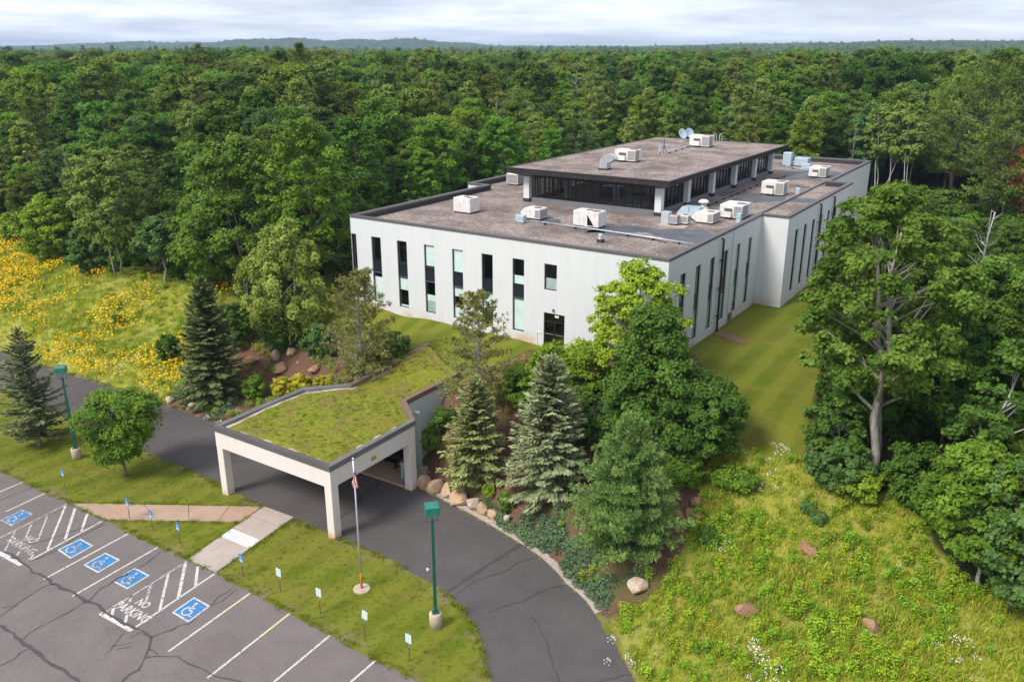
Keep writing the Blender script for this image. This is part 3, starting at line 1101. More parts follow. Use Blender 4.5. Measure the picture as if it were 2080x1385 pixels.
M['lot'] = asphalt('old_asphalt', (0.132, 0.110, 0.102), (0.200, 0.171, 0.160), (0.098, 0.090, 0.092), (0.270, 0.215, 0.195))
M['drive'] = asphalt('drive_asphalt', (0.076, 0.066, 0.064), (0.116, 0.102, 0.099), (0.062, 0.056, 0.058), (0.180, 0.155, 0.148))
M['seal'] = mottled('crack_sealant', (0.058, 0.050, 0.048), (0.088, 0.077, 0.074), 3, 0.55, 0.4)
M['concrete'] = mottled('path_concrete', (0.38, 0.255, 0.175), (0.46, 0.33, 0.245), 0.8, 0.9, 0.2, c3=(0.48, 0.27, 0.15))
M['concrete_pale'] = mottled('pale_concrete', (0.40, 0.325, 0.28), (0.48, 0.40, 0.35), 1.1, 0.9, 0.2, c3=(0.50, 0.37, 0.28))
M['concrete_white'] = mottled('white_concrete', (0.60, 0.58, 0.55), (0.68, 0.67, 0.65), 1.1, 0.85, 0.2)
M['gravel'] = mottled('edge_gravel', (0.30, 0.245, 0.215), (0.58, 0.50, 0.45), 9, 0.95, 0.1, fine=30, bump=0.8)


def paint(name, c, wear, asph, warm=None):
    m = mat(name, c, 0.7, 0, 0.3)
    t = NT(m)
    v = t.pos()
    cc = t.mix(t.ramp(t.noise(v, 0.9, 4, 0.6), [(0.35, 0.0), (0.7, 0.5)]), c, tuple(x * 0.82 for x in c))
    if warm:
        cc = t.mix(t.ramp(t.noise(v, 0.12, 2, 0.5), [(0.45, 0.0), (0.6, 0.8)]), cc, warm)
    t.color(t.mix(t.ramp(t.noise(v, 5.5, 6, 0.8), [(wear, 1.0), (wear + 0.07, 0.0)]), cc, asph))
    return m


M['line'] = paint('white_line_paint', (0.63, 0.59, 0.55), 0.395, (0.22, 0.195, 0.185))
M['line_y'] = paint('yellowed_line_paint', (0.70, 0.55, 0.34), 0.36, (0.22, 0.195, 0.185))
M['faded'] = paint('faded_line_paint', (0.60, 0.56, 0.53), 0.46, (0.22, 0.195, 0.185))
M['blue'] = paint('blue_symbol_paint', (0.022, 0.210, 0.50), 0.41, (0.22, 0.195, 0.185))


def ragged(line, amp=0.06, step=0.7, rng=np.random.default_rng(5)):
    out = []
    for i in range(len(line) - 1):
        a, b = np.array(line[i]), np.array(line[i + 1])
        n = max(1, int(np.linalg.norm(b - a) / step))
        if np.linalg.norm(b - a) > 45:
            n = 12
        nn = np.array([-(b - a)[1], (b - a)[0]]) / (np.linalg.norm(b - a) + 1e-9)
        for k in range(n):
            out.append(tuple(a + (b - a) * k / n + nn * rng.normal() * amp))
    out.append(line[-1])
    return out


lot_poly = [LOT[0]] + ragged(LOT_EDGE)[0:] + LOT[len(LOT_EDGE) + 1:]
lot = tag(MB().sheet(lot_poly, 0.012).build('parking_lot', M['lot']), kind='structure')
far_line = ragged(DRV_FAR[:7], 0.05) + DRV_FAR[7:10] + ragged(DRV_FAR[10:], 0.03)
drive = tag(MB().sheet(far_line + ragged(DRV_NEAR, 0.06)[::-1], 0.012).build('driveway', M['drive']), kind='structure')
# gravel strip along the outer bend
gs_in = DRV_FAR[10:23]
gs_out = [tuple(np.array(p) + np.array([0.55 * (0.65 + 0.5 * math.sin(i * 1.7) ** 2), 0.38])) for i, p in enumerate(gs_in)]
tag(MB().prism(gs_in + gs_out[::-1], 0.0, 0.09).build('gravel_strip', M['gravel']), kind='structure')


def strip(pts, w, z, mb=None, jitter=0.0, rng=np.random.default_rng(3)):
    mb = mb or MB()
    P = [np.array(p, float) for p in pts]
    L_, R_ = [], []
    for i, p in enumerate(P):
        d = P[min(i + 1, len(P) - 1)] - P[max(i - 1, 0)]
        n = np.array([-d[1], d[0]]) / (np.linalg.norm(d) + 1e-9)
        ww = w * (1 + rng.normal() * jitter) / 2
        L_.append(p + n * ww)
        R_.append(p - n * ww)
    for i in range(len(P) - 1):
        mb.quadf([(*R_[i], z), (*R_[i + 1], z), (*L_[i + 1], z), (*L_[i], z)])
    return mb


def z1(pts):                        # coordinates read in a 2.5886x enlargement of the lower left of the photograph
    return px0([(x / 2.5886, 850 + y / 2.5886) for x, y in pts])


def z2(pts):
    return px0([(600 + x / 2.5886, 850 + y / 2.5886) for x, y in pts])


def wiggle(pts, amp=0.05, step=0.35, rng=np.random.default_rng(8)):
    out = []
    for i in range(len(pts) - 1):
        a, b = np.array(pts[i]), np.array(pts[i + 1])
        n = max(1, int(np.linalg.norm(b - a) / step))
        for k in range(n):
            out.append(a + (b - a) * k / n + rng.normal(size=2) * amp)
    out.append(np.array(pts[-1]))
    return out


cr = MB()
for pts, w in [([(-120, 640), (0, 697), (60, 715), (130, 765), (200, 820), (260, 850), (350, 900), (410, 930), (480, 970), (560, 1020), (620, 1060), (700, 1100), (800, 1150)], 0.17),
               ([(-60, 1060), (0, 1095), (60, 1130), (110, 1165), (180, 1215), (260, 1280), (340, 1330), (430, 1385), (520, 1440)], 0.19),
               ([(110, 1160), (200, 1105), (330, 1030), (455, 965)], 0.09), ([(800, 1150), (900, 1110), (1000, 1070), (1030, 1050)], 0.09),
               ([(800, 1150), (795, 1200), (775, 1250), (720, 1320), (640, 1385)], 0.12),
               ([(775, 1260), (830, 1250), (930, 1258), (1010, 1290), (1060, 1325), (1130, 1358), (1230, 1365), (1290, 1390)], 0.09),
               ([(0, 1040), (70, 990), (150, 935), (230, 885), (300, 865)], 0.08), ([(0, 1000), (70, 985)], 0.07),
               ([(470, 960), (530, 895), (600, 850), (740, 780), (845, 700)], 0.09), ([(0, 668), (170, 660), (330, 610), (545, 540)], 0.05),
               ([(155, 750), (300, 690), (400, 625), (550, 555)], 0.08), ([(0, 435), (90, 395), (180, 360)], 0.06),
               ([(1110, 985), (1150, 935), (1230, 880)], 0.06), ([(1110, 985), (1165, 955), (1250, 895)], 0.06), ([(0, 1300), (70, 1260), (150, 1210)], 0.09),
               ([(560, 1240), (590, 1200), (660, 1120)], 0.05), ([(600, 1190), (640, 1195), (685, 1180)], 0.05), ([(620, 1210), (690, 1200)], 0.04), ([(690, 1150), (740, 1120)], 0.04),
               ([(790, 1205), (830, 1240)], 0.05)]:
    strip(wiggle(z1(pts)), w * 0.8, 0.0205, cr, 0.35)
tag(cr.build('crack_seal', M['seal'], lot), kind='stuff')
cr = MB()
for pts, w in [([(800, 910), (870, 868), (960, 800), (1070, 735), (1190, 660)], 0.17), ([(860, 915), (920, 870), (1000, 835), (1100, 805), (1180, 755), (1280, 727)], 0.07),
               ([(1020, 1020), (1100, 985), (1190, 965), (1290, 910), (1420, 873)], 0.08), ([(1240, 1040), (1280, 1090), (1320, 1180), (1350, 1270), (1390, 1385)], 0.08),
               ([(1580, 1385), (1680, 1360), (1770, 1345)], 0.09), ([(230, 525), (310, 470), (350, 400), (450, 335)], 0.12), ([(310, 440), (350, 420), (330, 470)], 0.12)]:
    strip(wiggle(z2(pts), 0.03), w, 0.0205, cr, 0.3)
strip(wiggle(px0([(240, 880), (300, 855), (380, 825)]), 0.03), 0.08, 0.0205, cr, 0.3)
strip(wiggle(px0([(420, 952), (470, 938), (505, 935)]), 0.03), 0.08, 0.0205, cr, 0.3)
strip(wiggle(px0([(60, 790), (100, 770), (150, 765)]), 0.03), 0.08, 0.0205, cr, 0.3)
tag(cr.build('crack_seal', M['seal'], drive), kind='stuff')

# stall lines and hatching
for pts, mt, w in [([(0, 385), (120, 335)], 'line_y', 0.1), ([(30, 490), (240, 392)], 'line_y', 0.1), ([(230, 845), (675, 605)], 'line', 0.11), ([(380, 935), (830, 677)], 'line', 0.11),
                   ([(885, 1225), (1320, 915)], 'line_y', 0.11), ([(1090, 1365), (1523, 1025)], 'line_y', 0.11), ([(1440, 1385), (1735, 1140)], 'line', 0.11), ([(1844, 1385), (1976, 1271)], 'line', 0.11),
                   ([(-40, 648), (350, 450)], 'faded', 0.09), ([(150, 750), (545, 535)], 'line', 0.11), ([(-20, 697), (115, 770)], 'line', 0.26),
                   ([(345, 458), (250, 690)], 'line', 0.12), ([(395, 472), (343, 635)], 'line', 0.15), ([(460, 500), (428, 592)], 'line', 0.14), ([(250, 510), (196, 650)], 'faded', 0.1), ([(175, 715), (150, 750)], 'faded', 0.12),
                   ([(168, 550), (130, 640)], 'faded', 0.1), ([(80, 595), (22, 700)], 'faded', 0.1), ([(105, 695), (80, 735)], 'faded', 0.12),
                   ([(535, 1030), (985, 750)], 'faded', 0.09), ([(700, 1105), (1130, 815)], 'line', 0.11), ([(530, 1022), (695, 1114)], 'line', 0.26),
                   ([(975, 762), (938, 942)], 'line', 0.16), ([(1040, 777), (1028, 880)], 'line', 0.14), ([(885, 818), (840, 1007)], 'line', 0.13), ([(795, 870), (768, 960)], 'faded', 0.13), ([(692, 930), (682, 965)], 'faded', 0.13),
                   ([(600, 988), (585, 1045)], 'line', 0.14), ([(668, 1032), (655, 1088)], 'line', 0.14)]:
    if mt == 'line_y':                # the end by the lawn has yellowed
        a_, b_ = np.array(pts[0], float), np.array(pts[1], float)
        strip(z1([a_, a_ + (b_ - a_) * 0.66]), w, 0.0165).build('painted_line', M['line'], lot)
        strip(z1([a_ + (b_ - a_) * 0.66, b_]), w, 0.0165).build('painted_line', M['line_y'], lot)
        continue
    strip(z1(pts), w, 0.0165).build('painted_line', M[mt], lot)


def bilin(Q, a, b):
    Q = [np.array(q) for q in Q]
    return (Q[0] * (1 - a) + Q[1] * a) * (1 - b) + (Q[3] * (1 - a) + Q[2] * a) * b


def wheelchair(f, z, mb, w=0.075):
    """the access symbol drawn in unit coordinates mapped by f"""
    def stroke(pts):
        P = [np.array(p, float) for p in pts]
        for i in range(len(P) - 1):
            d = P[i + 1] - P[i]
            n = np.array([-d[1], d[0]]) / np.linalg.norm(d) * w / 2
            mb.quadf([f(P[i] - n, z), f(P[i + 1] - n, z), f(P[i + 1] + n, z), f(P[i] + n, z)])
    mb.quadf([f(np.array([0.40 + 0.075 * math.cos(k * 0.7854), 0.83 + 0.075 * math.sin(k * 0.7854)]), z) for k in range(8)])
    stroke([(0.41, 0.74), (0.44, 0.44)])
    stroke([(0.42, 0.60), (0.62, 0.58)])
    stroke([(0.44, 0.44), (0.66, 0.43)])
    stroke([(0.66, 0.45), (0.76, 0.17), (0.86, 0.21)])
    stroke([(0.46 + 0.23 * math.cos(R(a)), 0.33 + 0.23 * math.sin(R(a))) for a in range(115, 356, 20)])


for i, q in enumerate([[(0, 535), (60, 565), (175, 500), (115, 480)], [(300, 690), (370, 737), (492, 668), (425, 632)], [(438, 770), (515, 812), (632, 742), (555, 705)],
                       [(590, 855), (668, 897), (788, 825), (712, 785)], [(903, 1020), (990, 1072), (1106, 985), (1022, 938)]]):
    Q = z1(q)                        # near-left, near-right, far-right, far-left
    mb = MB()
    mb.quadf([(*p, 0.0165) for p in Q])
    bd = mb.build('access_marking', M['faded' if i == 0 else 'line'], lot)
    mb = MB()
    mb.quadf([(*bilin(Q, a, b), 0.0205) for a, b in ((0.07, 0.07), (0.93, 0.07), (0.93, 0.93), (0.07, 0.93))])
    mb.build('blue_field', M['blue'], bd)
    mb = MB()
    wheelchair(lambda p, z: (*bilin(Q, 0.06 + 0.88 * p[0], 0.06 + 0.88 * p[1]), z), 0.0245, mb)
    mb.build('wheelchair_symbol', M['line' if i == 4 else 'faded'], bd)


def text_mesh(s, size, bold=0.0, align='CENTER'):
    cu = bpy.data.curves.new('lettering', 'FONT')
    cu.body = s
    cu.size = size
    cu.offset = bold
    cu.align_x = align
    cu.align_y = 'CENTER'
    cu.resolution_u = 3
    o = bpy.data.objects.new('lettering', cu)
    COL.objects.link(o)
    dg = bpy.context.evaluated_depsgraph_get()
    me = bpy.data.meshes.new_from_object(o.evaluated_get(dg))
    bpy.data.objects.remove(o)
    return me


er = np.array(LOT_EDGE[8]) - np.array(LOT_EDGE[5])
er /= np.linalg.norm(er)
ang_e = math.atan2(er[1], er[0])
for (w1, p1, sc, mt) in [('NO', (752, 975), 0.62, 'line'), ('PARKING', (695, 1018), 0.72, 'line'), ('NO', (160, 638), 0.62, 'faded'), ('PARKING', (112, 672), 0.72, 'faded')]:
    me = text_mesh(w1, sc, 0.018)
    me.transform(Matrix.Scale(0.80, 4, (1, 0, 0)))
    me.materials.clear()
    me.materials.append(M[mt])
    q = z1([p1])[0]
    link('painted_lettering', me, lot, (q[0], q[1], 0.0245), ang_e)


# concrete walk in slabs
def slabs(name, A, B, D, C, cuts, mats_):
    """A-B one long side, D-C the other; cuts along it"""
    root = tag(bpy.data.objects.new(name, None), kind='structure')
    COL.objects.link(root)
    A, B, C, D = (np.array(p) for p in (A, B, C, D))
    for i in range(len(cuts) - 1):
        u0, u1 = cuts[i], cuts[i + 1]
        g = 0.02 / max(0.1, np.linalg.norm(B - A))
        q = [A + (B - A) * (u0 + g), A + (B - A) * (u1 - g), D + (C - D) * (u1 - g), D + (C - D) * (u0 + g)]
        mb = MB().prism(q, -0.05, 0.055 + 0.004 * (i % 2))
        mb.build('slab', M[mats_[i]], root)
    return root


pA, pB, pC, pD = px0([(382.5, 1136.6), (537, 1029), (597, 1051), (438.5, 1163.7)])
slabs('concrete_path', pA, pB, pD, pC, [0, 0.40, 0.555, 0.80, 1.0], ['concrete_pale', 'concrete_white', 'concrete_pale', 'concrete_pale'])
qA, qB, qC, qD = px0([(146, 1023.5), (533, 1030), (489, 1060.5), (217, 1056)])
slabs('concrete_path', qA, qB, qD, qC, [0, 0.15, 0.38, 0.615, 0.83, 1.0], ['concrete'] * 5)
mb = MB().prism([bw(-19.2, -12.35), bw(-10.7, -12.2), bw(-10.7, -9.5), bw(-19.2, -9.5)], -0.05, 0.12)
tag(mb.build('entrance_pavement', M['concrete']), kind='structure')

# ------------------------------------------------------------------ building
ZB = 5.9
ZT, ZR = 13.05, 12.6                 # parapet top, gravel surface


def wall_mat(name, c, streak, rust):
    m = mat(name, c, 0.75, 0, 0.25)
    t = NT(m)
    v = t.coord()
    a = t.noise(t.mapping(v, (2.5, 2.5, 0.22)), 1.3, 5, 0.65)
    cc = t.ramp(a, [(0.30, tuple(x * 0.94 for x in c)), (0.6, c)])
    st = t.ramp(t.noise(t.mapping(v, (5, 5, 0.12), (3, 1, 0)), 1.2, 4, 0.7), [(0.60, 0.0), (0.80, 0.42)])
    cc = t.mix(st, cc, streak)
    sep = t.n.new('ShaderNodeSeparateXYZ')
    t.l.new(v, sep.inputs[0])
    low = t.math('MULTIPLY', t.ramp(t.math('DIVIDE', t.math('SUBTRACT', sep.outputs['Z'], rust[0]), rust[1]), [(0.0, 1.0), (1.0, 0.0)]), t.ramp(t.noise(t.mapping(v, (0.35, 0.35, 0.5)), 1.0, 5, 0.7), [(0.46, 0.0), (0.64, 0.95)]))
    cc = t.mix(low, cc, (0.55, 0.26, 0.09))
    t.color(cc)
    t.bump(t.noise(v, 30, 3, 0.6), 0.1, 0.01)
    return m


M['wall'] = wall_mat('white_wall', (0.675, 0.678, 0.68), (0.62, 0.60, 0.57), (5.8, 1.1))
M['cream'] = wall_mat('cream_stucco', (0.73, 0.665, 0.61), (0.66, 0.58, 0.50), (0.0, 0.55))
M['siding'] = mottled('pale_siding', (0.50, 0.55, 0.53), (0.60, 0.64, 0.62), 0.6, 0.7, 0.3)
M['cap'] = mottled('dark_cap_metal', (0.095, 0.086, 0.086), (0.125, 0.115, 0.113), 1.2, 0.5, 0.4, fine=8, bump=0.05)
M['capgrey'] = mottled('grey_cap_metal', (0.13, 0.125, 0.125), (0.18, 0.17, 0.17), 1.2, 0.5, 0.4, fine=8, bump=0.05)
M['capbrown'] = mottled('brown_cap_metal', (0.16, 0.10, 0.075), (0.22, 0.14, 0.11), 1.2, 0.55, 0.3, fine=8, bump=0.05)
M['flash'] = mottled('roof_flashing', (0.030, 0.030, 0.036), (0.052, 0.052, 0.060), 1.0, 0.6, 0.3)
M['flashgrey'] = mottled('grey_flashing', (0.14, 0.14, 0.15), (0.20, 0.20, 0.215), 1.0, 0.6, 0.3)
M['black'] = mat('black_frame', (0.012, 0.012, 0.013), 0.45, 0, 0.4)
M['fascia'] = mottled('brown_black_fascia', (0.026, 0.022, 0.021), (0.042, 0.036, 0.034), 2, 0.45, 0.4, fine=10, bump=0.05)
M['spandrel'] = mat('navy_spandrel', (0.016, 0.020, 0.030), 0.25, 0, 0.5)
M['blind'] = mottled('white_blind', (0.84, 0.88, 0.86), (0.88, 0.91, 0.89), 1, 0.8, 0.2, fine=3, bump=0)
M['greyblind'] = mottled('grey_blind', (0.42, 0.48, 0.46), (0.52, 0.58, 0.56), 1, 0.8, 0.2, fine=3, bump=0)
M['greenblind'] = mottled('greenish_blind', (0.36, 0.46, 0.42), (0.45, 0.55, 0.50), 1, 0.8, 0.2, fine=3, bump=0)
M['inside'] = mat('interior', (0.10, 0.095, 0.09), 0.9)
M['insidefloor'] = mat('interior_floor', (0.24, 0.22, 0.20), 0.8)


def glass_mat(name, tint, refl):
    m = bpy.data.materials.new(name)
    m.use_nodes = True
    n, l = m.node_tree.nodes, m.node_tree.links
    n.remove(n['Principled BSDF'])
    tr, gl, mx, fr = n.new('ShaderNodeBsdfTransparent'), n.new('ShaderNodeBsdfGlossy'), n.new('ShaderNodeMixShader'), n.new('ShaderNodeFresnel')
    tr.inputs[0].default_value = (*tint, 1)
    gl.inputs['Roughness'].default_value = 0.02
    gl.inputs[0].default_value = (refl, refl, refl, 1)
    fr.inputs[0].default_value = 1.55
    ge, mu = n.new('ShaderNodeNewGeometry'), n.new('ShaderNodeMath')
    mu.operation = 'MULTIPLY_ADD'
    mu.inputs[1].default_value = -1.0
    mu.inputs[2].default_value = 1.0
    l.new(ge.outputs['Backfacing'], mu.inputs[0])
    m2 = n.new('ShaderNodeMath')
    m2.operation = 'MULTIPLY'
    l.new(mu.outputs[0], m2.inputs[0])
    l.new(fr.outputs[0], m2.inputs[1])
    l.new(m2.outputs[0], mx.inputs[0])
    l.new(tr.outputs[0], mx.inputs[1])
    l.new(gl.outputs[0], mx.inputs[2])
    l.new(mx.outputs[0], n['Material Output'].inputs[0])
    return m


M['glass'] = glass_mat('window_glass', (0.93, 0.97, 0.96), 0.9)
M['tinted'] = glass_mat('tinted_glass', (0.60, 0.62, 0.62), 0.9)

m = mat('roof_gravel', (0.3, 0.25, 0.22), 0.95, 0, 0.1)
t = NT(m)
v = t.coord()
f = t.noise(v, 7.5, 4, 0.9)
c = t.ramp(f, [(0.34, (0.078, 0.056, 0.046)), (0.50, (0.282, 0.222, 0.190)), (0.66, (0.66, 0.565, 0.510))])
c = t.mix(t.ramp(t.noise(v, 0.26, 6, 0.7), [(0.45, 0.0), (0.62, 1.0)]), c, t.mix(0.62, c, (0.075, 0.050, 0.042)))
c = t.mix(t.ramp(t.noise(v, 0.6, 5, 0.65), [(0.60, 0.0), (0.70, 0.55)]), c, (0.120, 0.070, 0.050))
vb = t.voro(v, 16)
c = t.mix(t.ramp(vb, [(0.0, 0.55), (0.35, 0.0)]), c, (0.62, 0.55, 0.52))
t.color(c)
t.bump(f, 0.8, 0.04)
M['rgravel'] = m
M['membrane'] = mottled('roof_membrane', (0.070, 0.075, 0.085), (0.125, 0.13, 0.14), 0.8, 0.6, 0.3, c3=(0.20, 0.20, 0.21))

bld = empty('office_building', (*bw(0, 0), ZB), -TH, 'long two storey white building with tall black window strips and a gravel roof', 'building')
OFF = (0, 0, -ZB)


def bpart(mb, name, mats, parent=None, smooth=False):
    if parent is None:
        return mb.build(name, mats, bld, smooth, OFF)
    return mb.build(name, mats, parent, smooth)


def wall_cells(mb, p0, d, L, za, zb, ops, th=0.3):
    """wall along plan direction d (outside is to the right of d), openings (s0,s1,z0,z1), with reveals and inner face"""
    d = np.array(d, float)
    nrm = np.array([d[1], -d[0]])
    p0 = np.array(p0, float)

    def W3(s, z, dep):
        q = p0 + d * s - nrm * dep
        return (q[0], q[1], z)
    ss = sorted({0.0, L, *[o[0] for o in ops], *[o[1] for o in ops]})
    zs = sorted({za, zb, *[o[2] for o in ops], *[o[3] for o in ops]})
    for i in range(len(ss) - 1):
        for j in range(len(zs) - 1):
            sm, zm = (ss[i] + ss[i + 1]) / 2, (zs[j] + zs[j + 1]) / 2
            if any(o[0] < sm < o[1] and o[2] < zm < o[3] for o in ops):
                continue
            mb.quadf([W3(ss[i], zs[j], 0), W3(ss[i + 1], zs[j], 0), W3(ss[i + 1], zs[j + 1], 0), W3(ss[i], zs[j + 1], 0)])
            mb.quadf([W3(ss[i], zs[j + 1], th), W3(ss[i + 1], zs[j + 1], th), W3(ss[i + 1], zs[j], th), W3(ss[i], zs[j], th)], 1)
    for s0, s1, a, b in ops:
        mb.quadf([W3(s0, a, 0), W3(s0, b, 0), W3(s0, b, th), W3(s0, a, th)])
        mb.quadf([W3(s1, b, 0), W3(s1, a, 0), W3(s1, a, th), W3(s1, b, th)])
        mb.quadf([W3(s0, a, 0), W3(s0, a, th), W3(s1, a, th), W3(s1, a, 0)])
        mb.quadf([W3(s0, b, th), W3(s0, b, 0), W3(s1, b, 0), W3(s1, b, th)])
    return W3


def obox(mb, W3, s0, s1, a, b, d0, d1, mi=0):
    mb.hexa([W3(s0, a, d0), W3(s1, a, d0), W3(s1, a, d1), W3(s0, a, d1), W3(s0, b, d0), W3(s1, b, d0), W3(s1, b, d1), W3(s0, b, d1)], mi)


def window(W3, s0, s1, za, zb, segs, fr=0.05, glass='glass'):
    """segs from top to bottom: (fraction, 'glass'|'spandrel', [(blind from, to, mat), ...])"""
    mb = MB()
    d0, d1 = 0.09, 0.19
    obox(mb, W3, s0 + 0.002, s0 + fr, za + 0.002, zb - 0.002, d0, d1)
    obox(mb, W3, s1 - fr, s1 - 0.002, za + 0.002, zb - 0.002, d0, d1)
    zc = zb
    spans = []
    obox(mb, W3, s0 + fr, s1 - fr, zb - fr, zb - 0.002, d0, d1)
    obox(mb, W3, s0 + fr, s1 - fr, za + 0.002, za + fr, d0, d1)
    for k, (fq, ty, bl) in enumerate(segs):
        z_lo = zb - (zb - za) * fq
        spans.append((z_lo, zc, ty, bl))
        if k < len(segs) - 1:
            obox(mb, W3, s0 + fr, s1 - fr, z_lo - 0.03, z_lo + 0.03, d0 - 0.02, d1)
        zc = z_lo
    wo = bpart(mb, 'window', M['black'])
    for z_lo, z_hi, ty, bl in spans:
        mb = MB()
        if ty == 'spandrel':
            obox(mb, W3, s0 + fr, s1 - fr, z_lo + 0.03, z_hi - 0.03, d0 + 0.03, d1 - 0.02)
            bpart(mb, 'spandrel_panel', M['spandrel'], wo)
            mb = MB()
            obox(mb, W3, s0 + fr, s1 - fr, z_lo + 0.03, z_lo + 0.055, d0 - 0.015, d0 + 0.028)
            bpart(mb, 'sill', M['flashgrey'], wo)
        else:
            obox(mb, W3, s0 + fr - 0.01, s1 - fr + 0.01, z_lo + 0.02, z_hi - 0.02, d0 + 0.045, d0 + 0.055)
            bpart(mb, 'pane', M[glass], wo)
            for f0, f1, bm in bl:
                mb = MB()
                obox(mb, W3, s0 + fr - 0.01, s1 - fr + 0.01, z_hi - (z_hi - z_lo) * f1, z_hi - (z_hi - z_lo) * f0, d0 + 0.068, d0 + 0.08)
                bpart(mb, 'blind', M[bm], wo)
    return wo


# front wall: plan direction +x from x=-26
fx = [-23.95, -21.43, -18.89, -16.35, -13.80, -11.24]
ops = [(0.02, 0.52, 6.65, 11.7)] + [(26 + x, 26 + x + 0.93, 6.62, 11.7) for x in fx] + [(26 - 8.73, 26 - 7.77, 9.9, 11.67), (26 - 8.73, 26 - 7.12, 5.85, 8.33)]
mb = MB()
WF = wall_cells(mb, (-26, 0), (1, 0), 26, 5.3, ZT, ops)
bpart(mb, 'front_wall', [M['wall'], M['inside']])
F_SEG = [[(0.35, 'glass', []), (0.545, 'spandrel', []), (1.0, 'glass', [(0.14, 0.68, 'blind'), (0.68, 1.0, 'greyblind')])],
         [(0.35, 'glass', []), (0.545, 'spandrel', []), (1.0, 'glass', [(0.0, 0.42, 'blind'), (0.92, 1.0, 'blind')])],
         [(0.35, 'glass', [(0.0, 0.88, 'blind')]), (0.545, 'spandrel', []), (1.0, 'glass', [(0.42, 0.62, 'blind'), (0.62, 1.0, 'greyblind')])],
         [(0.35, 'glass', [(0.0, 0.93, 'blind')]), (0.545, 'spandrel', []), (1.0, 'glass', [(0.0, 0.30, 'blind'), (0.66, 1.0, 'blind')])],
         [(0.35, 'glass', []), (0.545, 'spandrel', []), (1.0, 'glass', [(0.0, 0.55, 'blind')])],
         [(0.35, 'glass', [(0.66, 1.0, 'blind')]), (0.545, 'spandrel', []), (1.0, 'glass', [(0.0, 0.97, 'blind')])]]
window(WF, 0.02, 0.52, 6.65, 11.7, [(0.35, 'glass', []), (0.545, 'spandrel', []), (1.0, 'glass', [])])
for x, sg in zip(fx, F_SEG):
    window(WF, 26 + x, 26 + x + 0.93, 6.62, 11.7, sg)
window(WF, 26 - 8.73, 26 - 7.77, 9.9, 11.67, [(1.0, 'glass', [(0.55, 1.0, 'greyblind')])])
# door set
mb = MB()
s0, s1 = 26 - 8.73, 26 - 7.12
for a, b in ((s0, s0 + 0.07), (s1 - 0.07, s1), ((s0 + s1) / 2 - 0.05, (s0 + s1) / 2 + 0.05)):
    obox(mb, WF, a, b, 5.86, 8.32 if a != (s0 + s1) / 2 - 0.05 else 7.72, 0.1, 0.22)
for a, b in ((8.24, 8.32), (7.66, 7.76), (5.86, 6.02)):
    obox(mb, WF, s0 + 0.07, s1 - 0.07, a, b, 0.105, 0.215)
door = bpart(mb, 'entrance_door', M['black'])
mb = MB()
obox(mb, WF, s0 + 0.05, s1 - 0.05, 7.74, 8.27, 0.15, 0.16)
bpart(mb, 'transom_pane', M['glass'], door)
for a, b in ((s0 + 0.05, (s0 + s1) / 2 - 0.04), ((s0 + s1) / 2 + 0.04, s1 - 0.05)):
    mb = MB()
    obox(mb, WF, a, b, 5.98, 7.68, 0.15, 0.16)
    bpart(mb, 'door_pane', M['glass'], door)
    mb = MB()
    obox(mb, WF, a + 0.03, b - 0.03, 6.82, 6.87, 0.06, 0.10)
    bpart(mb, 'push_bar', M['flashgrey'], door)
mb = MB()
obox(mb, WF, s0 + 0.82, s0 + 1.12, 8.06, 8.2, 0.075, 0.098)
bpart(mb, 'door_plate', M['blind'], door)
mb = MB()
obox(mb, WF, s0 + 0.72, s0 + 0.82, 8.50, 8.68, -0.14, 0.0)
bpart(mb, 'door_light', M['flashgrey'])
mb = MB()
mb.tube([WF(s0 - 0.12, 6.85, -0.05), WF(s0 - 0.5, 6.85, -0.05), WF(s0 - 0.5, 5.9, -0.05)], 0.022, 6)
bpart(mb, 'handrail', M['blind'])
# fluting of the front wall
mb = MB()
k = 0
s = 0.1
while s < 25.9:
    segs = [(5.35, ZT - 0.05)]
    for o in ops:
        if o[0] - 0.06 < s < o[1] + 0.06:
            out = []
            for a, b in segs:
                if a < o[2] - 0.03:
                    out.append((a, min(b, o[2] - 0.03)))
                if b > o[3] + 0.03:
                    out.append((max(a, o[3] + 0.03), b))
            segs = out
    for a, b in segs:
        if b - a > 0.1:
            mb.hexa([WF(s - 0.05, a, 0.0), WF(s + 0.05, a, 0.0), WF(s + 0.05, a, 0.004), WF(s - 0.05, a, 0.004), WF(s - 0.03, b, -0.007), WF(s + 0.03, b, -0.007), WF(s + 0.05, b, 0.004), WF(s - 0.05, b, 0.004)])
            mb.hexa([WF(s - 0.05, a, 0.001), WF(s - 0.03, a, -0.007), WF(s + 0.03, a, -0.007), WF(s + 0.05, a, 0.001), WF(s - 0.05, b, 0.001), WF(s - 0.03, b, -0.007), WF(s + 0.03, b, -0.007), WF(s + 0.05, b, 0.001)])
    s += 0.2
tag(bpart(mb, 'wall_ribs', M['wall']), kind='stuff')

